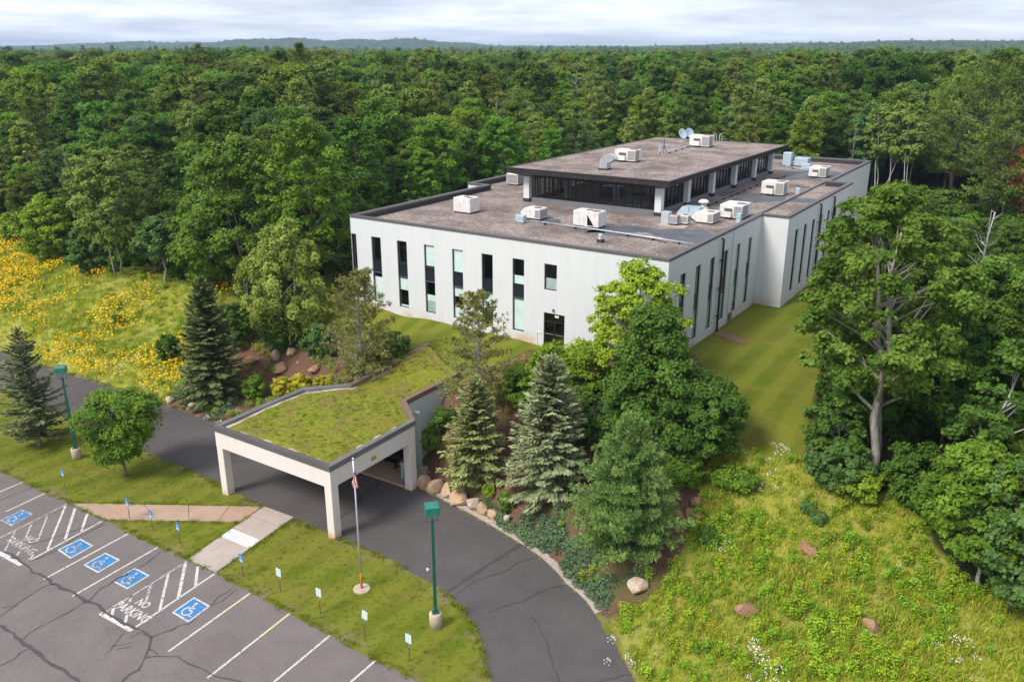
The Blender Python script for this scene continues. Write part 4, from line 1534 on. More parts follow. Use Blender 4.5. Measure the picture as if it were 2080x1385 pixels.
# right wall and bay
rw = [(1.98 + 2.56 * i, 2.9 + 2.56 * i, 6.62, 11.7) for i in range(6)]
mb = MB()
WR = wall_cells(mb, (0, 0), (0, 1), 17.6, 5.3, ZT - 0.003, rw)
bpart(mb, 'side_wall', [M['wall'], M['inside']])
R_SEG = [(0.40, 'glass', []), (0.60, 'spandrel', []), (1.0, 'glass', [(0.0, 1.0, 'greenblind')])]
R_SEG2 = [(0.40, 'glass', [(0.0, 1.0, 'greyblind')]), (0.60, 'spandrel', []), (1.0, 'glass', [(0.0, 0.7, 'greenblind')])]
for i, o in enumerate(rw):
    window(WR, *o, R_SEG2 if i > 3 else R_SEG)
mb = MB()
wall_cells(mb, (0, 17.6), (1, 0), 2.05, 5.3, ZT, [])
bpart(mb, 'bay_wall', [M['wall'], M['inside']])
bw_ops = [(2.2 + 2.45 * i, 3.05 + 2.45 * i, 6.72, 11.7) for i in range(7)]
mb = MB()
WBY = wall_cells(mb, (2.05, 17.6), (0, 1), 20.4, 5.3, ZT - 0.003, bw_ops)
bpart(mb, 'bay_wall', [M['wall'], M['inside']])
for o in bw_ops:
    window(WBY, *o, [(0.40, 'glass', []), (0.60, 'spandrel', []), (1.0, 'glass', [])])
mb = MB()
wall_cells(mb, (2.05, 38), (-1, 0), 2.05, 5.3, ZT, [])
wall_cells(mb, (0, 38), (0, 1), 18, 5.3, ZT - 0.003, [])
wall_cells(mb, (0, 56), (-1, 0), 26, 5.3, ZT, [])
wall_cells(mb, (-26, 56), (0, -1), 18, 5.3, ZT - 0.003, [])
wall_cells(mb, (-26, 38), (-1, 0), 2.05, 5.3, ZT, [])
wall_cells(mb, (-28.05, 38), (0, -1), 20, 5.3, ZT - 0.003, [])
wall_cells(mb, (-28.05, 18), (1, 0), 2.05, 5.3, ZT, [])
wall_cells(mb, (-26, 18), (0, -1), 18, 5.3, ZT - 0.003, [])
bpart(mb, 'rear_wall', [M['wall'], M['inside']])
OUT = [(0, 0), (0, 17.6), (2.05, 17.6), (2.05, 38), (0, 38), (0, 56), (-26, 56), (-26, 38), (-28.05, 38), (-28.05, 18), (-26, 18), (-26, 0)]


def inset(poly, d):
    n = len(poly)
    out = []
    for i in range(n):
        p, a, b = np.array(poly[i], float), np.array(poly[i - 1], float), np.array(poly[(i + 1) % n], float)
        e1, e2 = (p - a) / np.linalg.norm(p - a), (b - p) / np.linalg.norm(b - p)
        n1, n2 = np.array([-e1[1], e1[0]]), np.array([-e2[1], e2[0]])
        bis = n1 + n2
        out.append(tuple(p + bis * d / (bis @ n1)))
    return out


IN = inset(OUT, 0.30)
mb = MB().prism(IN, ZR - 0.35, ZR, 0, 1)
roof = bpart(mb, 'roof', [M['rgravel'], M['inside']])
mb = MB().prism(IN, 9.15, 9.35).prism(IN, 5.6, 5.95)
bpart(mb, 'floor_slab', M['insidefloor'])
# parapet: inner flashing and metal cap, segment by segment
IN2 = inset(OUT, 0.33)
mb = MB()
for i in range(len(OUT)):
    j = (i + 1) % len(OUT)
    mb.quadf([(*IN2[j], ZR - 0.05), (*IN2[i], ZR - 0.05), (*IN2[i], ZT), (*IN2[j], ZT)])
    mb.quadf([(*IN2[i], ZT), (*IN[i], ZT - 0.002), (*IN[j], ZT - 0.002), (*IN2[j], ZT)])
bpart(mb, 'parapet_flashing', M['flash'])
CO, CI = inset(OUT, -0.045), inset(OUT, 0.37)
for i in range(len(OUT)):
    j = (i + 1) % len(OUT)
    mb = MB()
    mb.hexa([(*CO[i], ZT - 0.10), (*CO[j], ZT - 0.10), (*CI[j], ZT - 0.10), (*CI[i], ZT - 0.10), (*CO[i], ZT + 0.07), (*CO[j], ZT + 0.07), (*CI[j], ZT + 0.05), (*CI[i], ZT + 0.05)])
    bpart(mb, 'parapet_cap', M['cap'])
# raised expansion curb, roof patches
mb = MB()
for a, b in ((18.2, 28), (28.03, 38), (38.03, 39.6)):
    mb.box(-0.98, -0.80, a, b, ZR - 0.02, ZR + 0.16)
bpart(mb, 'roof_curb', M['flashgrey'])
for poly in ([(-9.3, 6.0), (-9.0, 8.6), (-7.6, 10.3), (-5.0, 10.5), (-2.4, 11.8), (-0.6, 10.2), (-0.6, 7.4), (-3, 7.1), (-5.4, 8.6), (-7.6, 7.4)],
             [(-10.5, 6.3), (-10.6, 7.3), (-6.9, 7.5), (-3.9, 7.0), (-2.6, 6.2), (-5, 6.6), (-7.6, 6.1)], [(-5.8, 22), (-5.0, 27.5), (-4.5, 30), (-1.6, 29.6), (-1.2, 26.8), (-3.4, 24.4), (-4.6, 21.6)],
             [(-5.8, 36), (-5.6, 46), (-3.6, 49), (-0.9, 48), (-1, 43.5), (-3.6, 41), (-4.6, 37)], [(-1.0, 27.2), (-0.7, 29.6), (1.7, 29.9), (1.7, 27.4)],
             [(-16.2, 8.2), (-15.9, 9.6), (-13, 9.4), (-12.2, 8.0), (-14.4, 7.6)]):
    pp = []
    for i in range(len(poly)):
        a, b = np.array(poly[i]), np.array(poly[(i + 1) % len(poly)])
        for k in range(5):
            pp.append(tuple(a + (b - a) * k / 5 + RNG.normal(size=2) * 0.07))
    bpart(MB().sheet(pp, ZR + 0.006), 'roof_patch', M['membrane'])

# penthouse
PX0, PX1, PY0, PY1 = -19.8, -7.1, 14.75, 43.3
RX0, RX1, RY0, RY1 = -20.85, -6.08, 13.7, 44.2
ZP = 15.55
mb = MB()
for a, b, c_, d_ in ((PX0 + 0.35, PX1 - 0.35, PY0 + 0.30, PY0 + 0.55), (PX0 + 0.35, PX1 - 0.35, PY1 - 0.55, PY1 - 0.30), (PX0 + 0.3, PX0 + 0.55, PY0 + 0.55, PY1 - 0.55), (PX1 - 0.55, PX1 - 0.3, PY0 + 0.55, PY1 - 0.55)):
    mb.box(a, b, c_, d_, ZR - 0.02, ZR + 0.38)
mb.prism([(PX0 + 0.1, PY0 + 0.05), (PX1 - 0.1, PY0 + 0.05), (PX1 - 0.1, PY1 - 0.05), (PX0 + 0.1, PY1 - 0.05)], ZR - 0.02, ZR + 0.05)
bpart(mb, 'penthouse_curb', M['flashgrey'])
ys = [PY0 + (PY1 - PY0) * i / 5 for i in range(6)]
for i, y in enumerate(ys):
    for x in (PX0, PX1):
        a = x if x == PX0 else x - 0.55
        yy = min(max(y - 0.27, PY0), PY1 - 0.55)
        co = bpart(MB().box(a, a + 0.55, yy, yy + 0.55, ZR + 0.3, 14.95), 'column', M['wall'])
        bpart(MB().box(a - 0.03, a + 0.58, yy - 0.03, yy + 0.58, ZR - 0.02, ZR + 0.3), 'base', M['flash'], co)
gy0, gx1, gx0, gy1 = PY0 + 0.42, PX1 - 0.42, PX0 + 0.42, PY1 - 0.42
zg0, zg1 = ZR + 0.38, 14.78
mb = MB()
mb.box(PX0 + 0.5, PX1 - 0.5, PY0 + 0.5, PY1 - 0.5, ZR - 0.3, ZR + 0.02)
bpart(mb, 'penthouse_floor', M['insidefloor'])
nfront = 16
for (yy, sgn) in ((gy0, 1), (gy1, -1)):
    for i in range(nfront):
        a, b = gx0 + (gx1 - gx0) * i / nfront, gx0 + (gx1 - gx0) * (i + 1) / nfront
        if sgn > 0:
            bpart(MB().box(a + 0.03, b - 0.03, yy - 0.006, yy + 0.006, zg0 + 0.05, zg1), 'glass_pane', M['tinted'])
            bpart(MB().box(b - 0.03, b + 0.03, yy - 0.06, yy + 0.06, zg0, zg1), 'mullion', M['black'])
    if sgn < 0:
        bpart(MB().box(gx0, gx1, yy - 0.006, yy + 0.006, zg0 + 0.05, zg1), 'glass_pane', M['tinted'])
    bpart(MB().box(gx0, gx1, yy - 0.05, yy + 0.05, zg0 + 0.002, zg0 + 0.05), 'mullion', M['black'])
nside = 35
mbm = MB()
for i in range(nside):
    a, b = gy0 + (gy1 - gy0) * i / nside, gy0 + (gy1 - gy0) * (i + 1) / nside
    bpart(MB().box(gx1 - 0.006, gx1 + 0.006, a + 0.03, b - 0.03, zg0 + 0.05, zg1), 'glass_pane', M['tinted'])
    bpart(MB().box(gx1 - 0.06, gx1 + 0.06, b - 0.03, b + 0.03, zg0, zg1), 'mullion', M['black'])
    mbm.box(gx0 - 0.05, gx0 + 0.05, b - 0.03, b + 0.03, zg0, zg1)
bpart(MB().box(gx1 - 0.05, gx1 + 0.05, gy0, gy1, zg0 + 0.003, zg0 + 0.05), 'mullion', M['black'])
bpart(MB().box(gx0 - 0.006, gx0 + 0.006, gy0, gy1, zg0 + 0.05, zg1), 'glass_pane', M['tinted'])
bpart(mbm, 'mullion', M['black'])
# inside the penthouse: a few inner columns and low pale partitions seen through the glass
for x, y in ((-17.6, 18.5), (-12.2, 17.2), (-12.2, 24), (-17.6, 26)):
    bpart(MB().box(x - 0.22, x + 0.22, y - 0.22, y + 0.22, ZR, 14.8), 'inner_column', M['blind'])
bpart(MB().box(-13.6, -9.6, 16.3, 18.6, ZR + 0.02, ZR + 0.45), 'inner_counter', M['greyblind'])
# roof with sloping soffit
RO = [(RX0, RY0), (RX1, RY0), (RX1, RY1), (RX0, RY1)]
SI = [(PX0 - 0.05, PY0 - 0.05), (PX1 + 0.05, PY0 - 0.05), (PX1 + 0.05, PY1 + 0.05), (PX0 - 0.05, PY1 + 0.05)]
mb = MB()
RI = inset(RO, 0.16)
mb.sheet(RI, ZP - 0.04, 0)
for i in range(4):
    j = (i + 1) % 4
    mb.quadf([(*RO[i], ZP - 0.37), (*RO[j], ZP - 0.37), (*RO[j], ZP), (*RO[i], ZP)], 1)
    mb.quadf([(*RO[i], ZP), (*RO[j], ZP), (*RI[j], ZP), (*RI[i], ZP)], 1)
    mb.quadf([(*RI[i], ZP), (*RI[j], ZP), (*RI[j], ZP - 0.05), (*RI[i], ZP - 0.05)], 1)
    mb.quadf([(*SI[i], 14.78), (*SI[j], 14.78), (*RO[j], ZP - 0.37), (*RO[i], ZP - 0.37)], 1)
mb.sheet(SI[::-1], 14.78, 2)
proof = bpart(mb, 'penthouse_roof', [M['rgravel'], M['fascia'], M['inside']])


def soffit_panels(A, B, Ai, Bi, n):
    A, B, Ai, Bi = (np.array(p, float) for p in (A, B, Ai, Bi))
    nrm = np.array([(B - A)[1], -(B - A)[0]])
    nrm /= np.linalg.norm(nrm)
    for i in range(n):
        u0, u1 = i / n + 0.08 / n, (i + 1) / n - 0.08 / n
        o0, o1, i0, i1 = A + (B - A) * u0, A + (B - A) * u1, Ai + (Bi - Ai) * u0, Ai + (Bi - Ai) * u1
        e = nrm * 0.014
        mb = MB()
        za, zb = ZP - 0.395, 14.79
        mb.hexa([(*(i0 + e), zb - 0.018), (*(i1 + e), zb - 0.018), (*(o1 + e), za - 0.018), (*(o0 + e), za - 0.018), (*i0, zb), (*i1, zb), (*o1, za), (*o0, za)])
        bpart(mb, 'soffit_panel', M['fascia'], proof)
    mb = MB()
    k = n * 2
    for i in range(k + 1):
        p = A + (B - A) * (0.004 + 0.992 * i / k)
        tdir = (B - A) / np.linalg.norm(B - A)
        a, b = p - tdir * 0.02, p + tdir * 0.02
        mb.hexa([(*a, ZP - 0.36), (*b, ZP - 0.36), (*(b + nrm * 0.03), ZP - 0.36), (*(a + nrm * 0.03), ZP - 0.36), (*a, ZP - 0.09), (*b, ZP - 0.09), (*(b + nrm * 0.03), ZP - 0.09), (*(a + nrm * 0.03), ZP - 0.09)][::1])
    L0, L1 = A - tdir * 0.03, B + tdir * 0.03
    mb.hexa([(*L0, ZP - 0.085), (*L1, ZP - 0.085), (*(L1 + nrm * 0.045), ZP - 0.085), (*(L0 + nrm * 0.045), ZP - 0.085), (*L0, ZP + 0.012), (*L1, ZP + 0.012), (*(L1 + nrm * 0.045), ZP + 0.012), (*(L0 + nrm * 0.045), ZP + 0.012)])
    tag(bpart(mb, 'fascia_ribs', M['fascia'], proof), kind='stuff')


soffit_panels(RO[0], RO[1], SI[0], SI[1], 24)
soffit_panels(RO[1], RO[2], SI[1], SI[2], 50)
# downpipes on the side walls
for W3, s in ((WR, 8.97), (WBY, 8.9), (WBY, 13.4)):
    mb = MB()
    mb.tube([W3(s, 12.75, 0.05), W3(s, 12.72, -0.16), W3(s, 12.5, -0.16), W3(s, 5.95, -0.16)], 0.075, 8)
    for z in (7.2, 9.2, 11.2):
        obox(mb, W3, s - 0.12, s + 0.12, z, z + 0.06, -0.25, 0.0)
    bpart(mb, 'downpipe', M['fascia'], None, True)
mb = MB()
mb.tube([WR(11.3, 12.9, -0.02), WR(11.28, 9, -0.02), WR(11.35, 6.6, -0.02)], 0.012, 5)
bpart(mb, 'cable', M['flashgrey'])
mb = MB()
obox(mb, WR, 11.55, 11.95, 6.25, 6.75, -0.18, 0.0)
obox(mb, WR, 11.68, 11.8, 5.9, 6.25, -0.12, -0.04)
bpart(mb, 'meter_box', M['flashgrey'])
#@@PART3@@
# ------------------------------------------------------------------ entrance canopy with planted roof
cx_, cy_ = bw(-15, -15)
can = empty('entrance_canopy', (cx_, cy_, 0), -TH, 'cream drive-through canopy with a planted green roof in front of the white building', 'canopy')
OC = (15, 15, 0)


def cpart(mb, name, mats, parent=None, smooth=False):
    return mb.build(name, mats, can if parent is None else parent, smooth, OC if parent is None else None)


A_, B_, C_, G_, N1, N2, E_, D_ = (-19.65, -18.7), (-10.42, -18.7), (-10.42, -11.75), (-12.5, -10.1), (-11.6, -5.6), (-15.9, -3.6), (-17.2, -10.0), (-19.65, -11.78)
for x, y in ((A_[0], A_[1]), (B_[0] - 0.52, B_[1]), (C_[0] - 0.52, C_[1] - 0.52), (D_[0], D_[1] - 0.52)):
    cpart(MB().bbox(x + 0.002, x + 0.518, y + 0.002, y + 0.518, -0.05, 3.12, 0.015), 'column', M['cream'])
for x0, x1, y0, y1 in ((A_[0], B_[0], A_[1], A_[1] + 0.52), (B_[0] - 0.52, B_[0], B_[1] + 0.523, C_[1]), (A_[0], A_[0] + 0.52, A_[1] + 0.523, D_[1]), (D_[0] + 0.523, C_[0] - 0.523, D_[1] - 0.49, D_[1] - 0.01)):
    cpart(MB().box(x0, x1, y0, y1, 3.10, 4.22), 'beam', M['cream'])
RP = [A_, B_, C_, G_, N1, N2, E_, D_]
RPi = inset(RP, 0.12)
zs_ = [4.2, 4.2, 4.22, 4.42, 5.15, 5.7, 4.46, 4.22]
mb = MB().prism(RPi, [3.7, 3.7, 3.7, 3.7, 3.9, 3.9, 3.7, 3.7], [4.05, 4.05, 4.05, 4.0, 4.3, 4.6, 4.0, 4.05])
cpart(mb, 'roof_deck', M['cream'])
m = mat('sedum_roof', (0.2, 0.22, 0.03), 0.95, 0, 0.1)
t = NT(m)
v = t.coord()
n1, n2, n3 = t.noise(v, 0.7, 6, 0.7), t.noise(v, 3.2, 5, 0.75, 1.0), t.noise(v, 15, 3, 0.7)
c = t.ramp(n2, [(0.32, (0.125, 0.150, 0.018)), (0.47, (0.290, 0.295, 0.028)), (0.66, (0.470, 0.450, 0.045))])
c = t.mix(t.ramp(n1, [(0.46, 0.0), (0.60, 0.8)]), c, t.ramp(n2, [(0.35, (0.20, 0.115, 0.045)), (0.6, (0.33, 0.24, 0.12))]))
c = t.mix(0.45, c, t.ramp(n3, [(0.3, (0.085, 0.095, 0.014)), (0.7, (0.40, 0.39, 0.06))]))
t.color(c)
t.bump(t.math('ADD', n3, n2), 1.0, 0.12)
M['sedum'] = m
# the roof surface: fine mesh with small humps; a gravel margin along the parapets
nb_ = 96
bx0, bx1, by0, by1 = A_[0], B_[0], A_[1], N2[1]
xs_, ys_ = np.linspace(bx0, bx1, nb_), np.linspace(by0, by1, nb_ + 40)
XX, YY = np.meshgrid(xs_, ys_)
RPg = inset(RP, 0.16)
sd_ = sdist(RPg, XX, YY)
wts = np.array([1 / (((XX - p[0]) ** 2 + (YY - p[1]) ** 2) + 0.05) ** 1.2 for p in RP])
ZZ = (wts * np.array(zs_)[:, None, None]).sum(0) / wts.sum(0)
ZZ = ZZ + np.where(sd_ < -0.5, 0.04 + RNG.uniform(0, 0.045, XX.shape), RNG.uniform(0, 0.02, XX.shape))
mb = MB()
idm = np.arange(XX.size).reshape(XX.shape)
mb.v = [tuple(p) for p in np.stack([XX, YY, ZZ], -1).reshape(-1, 3)]
cxm, cym = (XX[:-1, :-1] + XX[1:, 1:]) / 2, (YY[:-1, :-1] + YY[1:, 1:]) / 2
sm = sdist(RPg, cxm, cym)
wob = 0.42 + 0.12 * np.sin(cxm * 3.1) + 0.1 * np.sin(cym * 4.3 + 1)
gravel_edge = np.minimum(pdist([E_, D_, A_, B_, C_], cxm, cym, False), 0.4 + pdist([E_, N2], cxm, cym, False))
for i in range(sm.shape[0]):
    for j in range(sm.shape[1]):
        if sm[i, j] < 0.05:
            mb.f.append((int(idm[i, j]), int(idm[i, j + 1]), int(idm[i + 1, j + 1]), int(idm[i + 1, j])))
            mb.mi.append(1 if gravel_edge[i, j] < wob[i, j] + 0.12 else 0)
tag(cpart(mb, 'roof_planting', [M['sedum'], M['gravel']], None, True), kind='stuff')


def cap_run(pts, zz, w, mt, name='parapet_cap', out=0.05, up=0.22, dn=0.10):
    """a metal coping along a run; outside is to the right of the direction"""
    P = [np.array(p, float) for p in pts]
    Lo, Ro = [], []
    for i, p in enumerate(P):
        e1 = P[i] - P[i - 1] if i else P[1] - P[0]
        e2 = P[i + 1] - P[i] if i < len(P) - 1 else e1
        e1, e2 = e1 / np.linalg.norm(e1), e2 / np.linalg.norm(e2)
        n1, n2 = np.array([e1[1], -e1[0]]), np.array([e2[1], -e2[0]])
        b = (n1 + n2) / (1 + n1 @ n2)
        Ro.append(p + b * out)
        Lo.append(p - b * (w - out))
    for i in range(len(P) - 1):
        mb = MB()
        mb.hexa([(*Ro[i], zz[i] - dn), (*Ro[i + 1], zz[i + 1] - dn), (*Lo[i + 1], zz[i + 1] - dn), (*Lo[i], zz[i] - dn), (*Ro[i], zz[i] + up), (*Ro[i + 1], zz[i + 1] + up), (*Lo[i + 1], zz[i + 1] + up - 0.02), (*Lo[i], zz[i] + up - 0.02)])
        cpart(mb, name, M[mt[i]])


cap_run([N2, E_, D_, A_, B_, C_, G_, N1], [5.62, 4.44, 4.22, 4.2, 4.2, 4.22, 4.40, 5.0], 0.34, ['capbrown', 'capgrey', 'capgrey', 'cap', 'capgrey', 'capbrown', 'capbrown'])
for run, zt in (([C_, G_, N1], [4.15, 4.32, 4.92]), ([N2, E_, D_], [5.5, 4.36, 4.15])):
    P = [np.array(p) for p in run]
    for i in range(2):
        d = (P[i + 1] - P[i]) / np.linalg.norm(P[i + 1] - P[i])
        n = np.array([d[1], -d[0]]) * 0.26
        mb = MB()
        a, b = P[i], P[i + 1]
        mb.hexa([(*a, -0.3), (*b, -0.3), (*(b - n), -0.3), (*(a - n), -0.3), (*a, zt[i]), (*b, zt[i + 1]), (*(b - n), zt[i + 1]), (*(a - n), zt[i])])
        k = int(np.linalg.norm(b - a) / 0.3)
        for q in range(1, k):
            c0 = a + (b - a) * q / k
            zz_ = zt[i] + (zt[i + 1] - zt[i]) * q / k
            e = n / 0.26 * 0.012
            mb.hexa([(*(c0 - d * 0.01), -0.2), (*(c0 + d * 0.01), -0.2), (*(c0 + d * 0.01 + e), -0.2), (*(c0 - d * 0.01 + e), -0.2), (*(c0 - d * 0.01), zz_), (*(c0 + d * 0.01), zz_), (*(c0 + d * 0.01 + e), zz_), (*(c0 - d * 0.01 + e), zz_)])
        cpart(mb, 'retaining_wall', M['siding'])
# lighter return wall past the corner
d = np.array([0.85, 0.53])
mb = MB()
a = np.array(N1) + np.array([0.02, 0.05])
b = a + d * 2.0
n = np.array([d[1], -d[0]]) * 0.25
mb.hexa([(*a, 0.5), (*b, 1.0), (*(b - n), 1.0), (*(a - n), 0.5), (*a, 4.6), (*b, 4.3), (*(b - n), 4.3), (*(a - n), 4.6)])
cpart(mb, 'retaining_wall', M['siding'])
# back wall with the glazed entrance
mb = MB()
for a, b, z0, z1_ in ((-19.0, -17.0, 0, 3.75), (-13.0, -11.9, 0, 3.75), (-17.0, -13.0, 2.7, 3.75)):
    mb.box(a, b, -9.65, -9.4, z0, z1_)
cpart(mb, 'entrance_wall', M['siding'])
mb = MB()
for i in range(5):
    mb.box(-17.0 + i * 0.975, -16.9 + i * 0.975, -9.6, -9.5, 0.1, 2.7)
mb.box(-17, -13, -9.58, -9.52, 2.1, 2.18)
fr_ = cpart(mb, 'entrance_frame', M['black'])
cpart(MB().box(-16.95, -13.05, -9.55, -9.54, 0.12, 2.68), 'glass_pane', M['tinted'], fr_)
M['amber'] = mottled('amber_plate', (0.50, 0.27, 0.02), (0.60, 0.34, 0.03), 6, 0.6, 0.3, fine=20)
cpart(MB().box(-10.425, -10.40, -15.55, -15.15, 3.38, 3.62), 'clearance_plate', M['amber'])
M['notice'] = mottled('notice_sheet', (0.62, 0.56, 0.56), (0.70, 0.64, 0.64), 6, 0.7, 0.2, fine=14)
cpart(MB().box(-10.422, -10.412, -18.55, -18.3, 1.15, 1.42), 'notice', M['notice'])
cpart(MB().box(-10.422, -10.412, -18.55, -18.3, 0.82, 1.10), 'notice', M['notice'])

# ------------------------------------------------------------------ things under the canopy
M['greyplastic'] = mottled('grey_plastic', (0.40, 0.42, 0.45), (0.48, 0.50, 0.53), 3, 0.6, 0.4, fine=20, bump=0.05)
M['steel'] = mat('grey_steel', (0.22, 0.25, 0.28), 0.5, 0.3, 0.4)
x, y = bw(-11.55, -11.3)
o = empty('trash_bin', (x, y, 0.12), -TH, 'grey square litter bin with a dark opening beside the canopy column', 'trash bin')
MB().bbox(-0.28, 0.28, -0.28, 0.28, 0, 0.95, 0.02).build('bin_body', M['greyplastic'], o)
MB().bbox(-0.31, 0.31, -0.31, 0.31, 0.95, 1.1, 0.03).build('lid', M['greyplastic'], o)
MB().box(-0.17, 0.17, -0.16, 0.16, 1.1, 1.106).build('opening', M['black'], o)
x, y = bw(-11.15, -12.02)
o = empty('bollard', (x, y, 0.12), -TH, 'dark grey round bollard in front of the grey litter bin', 'bollard')
MB().lathe([(0.075, 0), (0.075, 0.92), (0.065, 0.97), (0.03, 1.0)], 14).build('post', M['steel'], o, True)
MB().box(-0.13, 0.13, -0.13, 0.13, 0, 0.02).build('foot_plate', M['steel'], o)
x, y = bw(-13.8, -10.7)
o = empty('bench', (x, y, 0.12), -TH, 'black bench in the shade under the canopy', 'bench')
for k in range(4):
    MB().box(-1.0, 1.0, -0.22 + k * 0.12, -0.12 + k * 0.12, 0.42, 0.46).build('seat_slat', M['black'], o)
for k in range(2):
    MB().box(-1.0, 1.0, 0.27, 0.30, 0.58 + k * 0.16, 0.70 + k * 0.16).build('back_slat', M['black'], o)
for sx in (-0.8, 0.8):
    MB().box(sx - 0.04, sx + 0.04, -0.2, 0.26, 0.0, 0.05).box(sx - 0.04, sx + 0.04, -0.05, 0.07, 0.05, 0.42).box(sx - 0.03, sx + 0.03, 0.24, 0.268, 0.3, 0.9).build('leg', M['black'], o)

# ------------------------------------------------------------------ rooftop equipment
M['unit'] = mottled('off_white_enamel', (0.68, 0.64, 0.59), (0.74, 0.71, 0.67), 1.6, 0.5, 0.4, fine=4, bump=0.02, c3=(0.70, 0.64, 0.57))
M['rusty'] = mottled('rusty_enamel', (0.74, 0.70, 0.64), (0.78, 0.74, 0.69), 1.6, 0.55, 0.4, fine=4, bump=0.02, c3=(0.52, 0.30, 0.16))
M['grille'] = mottled('condenser_fins', (0.26, 0.25, 0.24), (0.36, 0.35, 0.34), 5, 0.6, 0.4, fine=45, bump=0.3)
M['darkgrille'] = mottled('dark_louver', (0.16, 0.13, 0.125), (0.22, 0.185, 0.18), 5, 0.6, 0.4, fine=45, bump=0.3)
M['paleblue'] = mottled('pale_blue_galvanised', (0.40, 0.52, 0.58), (0.50, 0.61, 0.66), 2.0, 0.45, 0.5, 0.2, fine=6, bump=0.03)
M['galv'] = mottled('galvanised_steel', (0.46, 0.47, 0.50), (0.60, 0.61, 0.64), 2.5, 0.35, 0.5, 0.5, fine=6, bump=0.03, c3=(0.36, 0.22, 0.20))
M['rustfan'] = mottled('rusty_fan_guard', (0.22, 0.115, 0.085), (0.36, 0.21, 0.16), 6, 0.8, 0.2, fine=30)


def seam(mb, x, y0, z0, z1, mi=0):
    mb.box(x - 0.008, x + 0.008, y0 - 0.006, y0 + 0.01, z0, z1, mi)


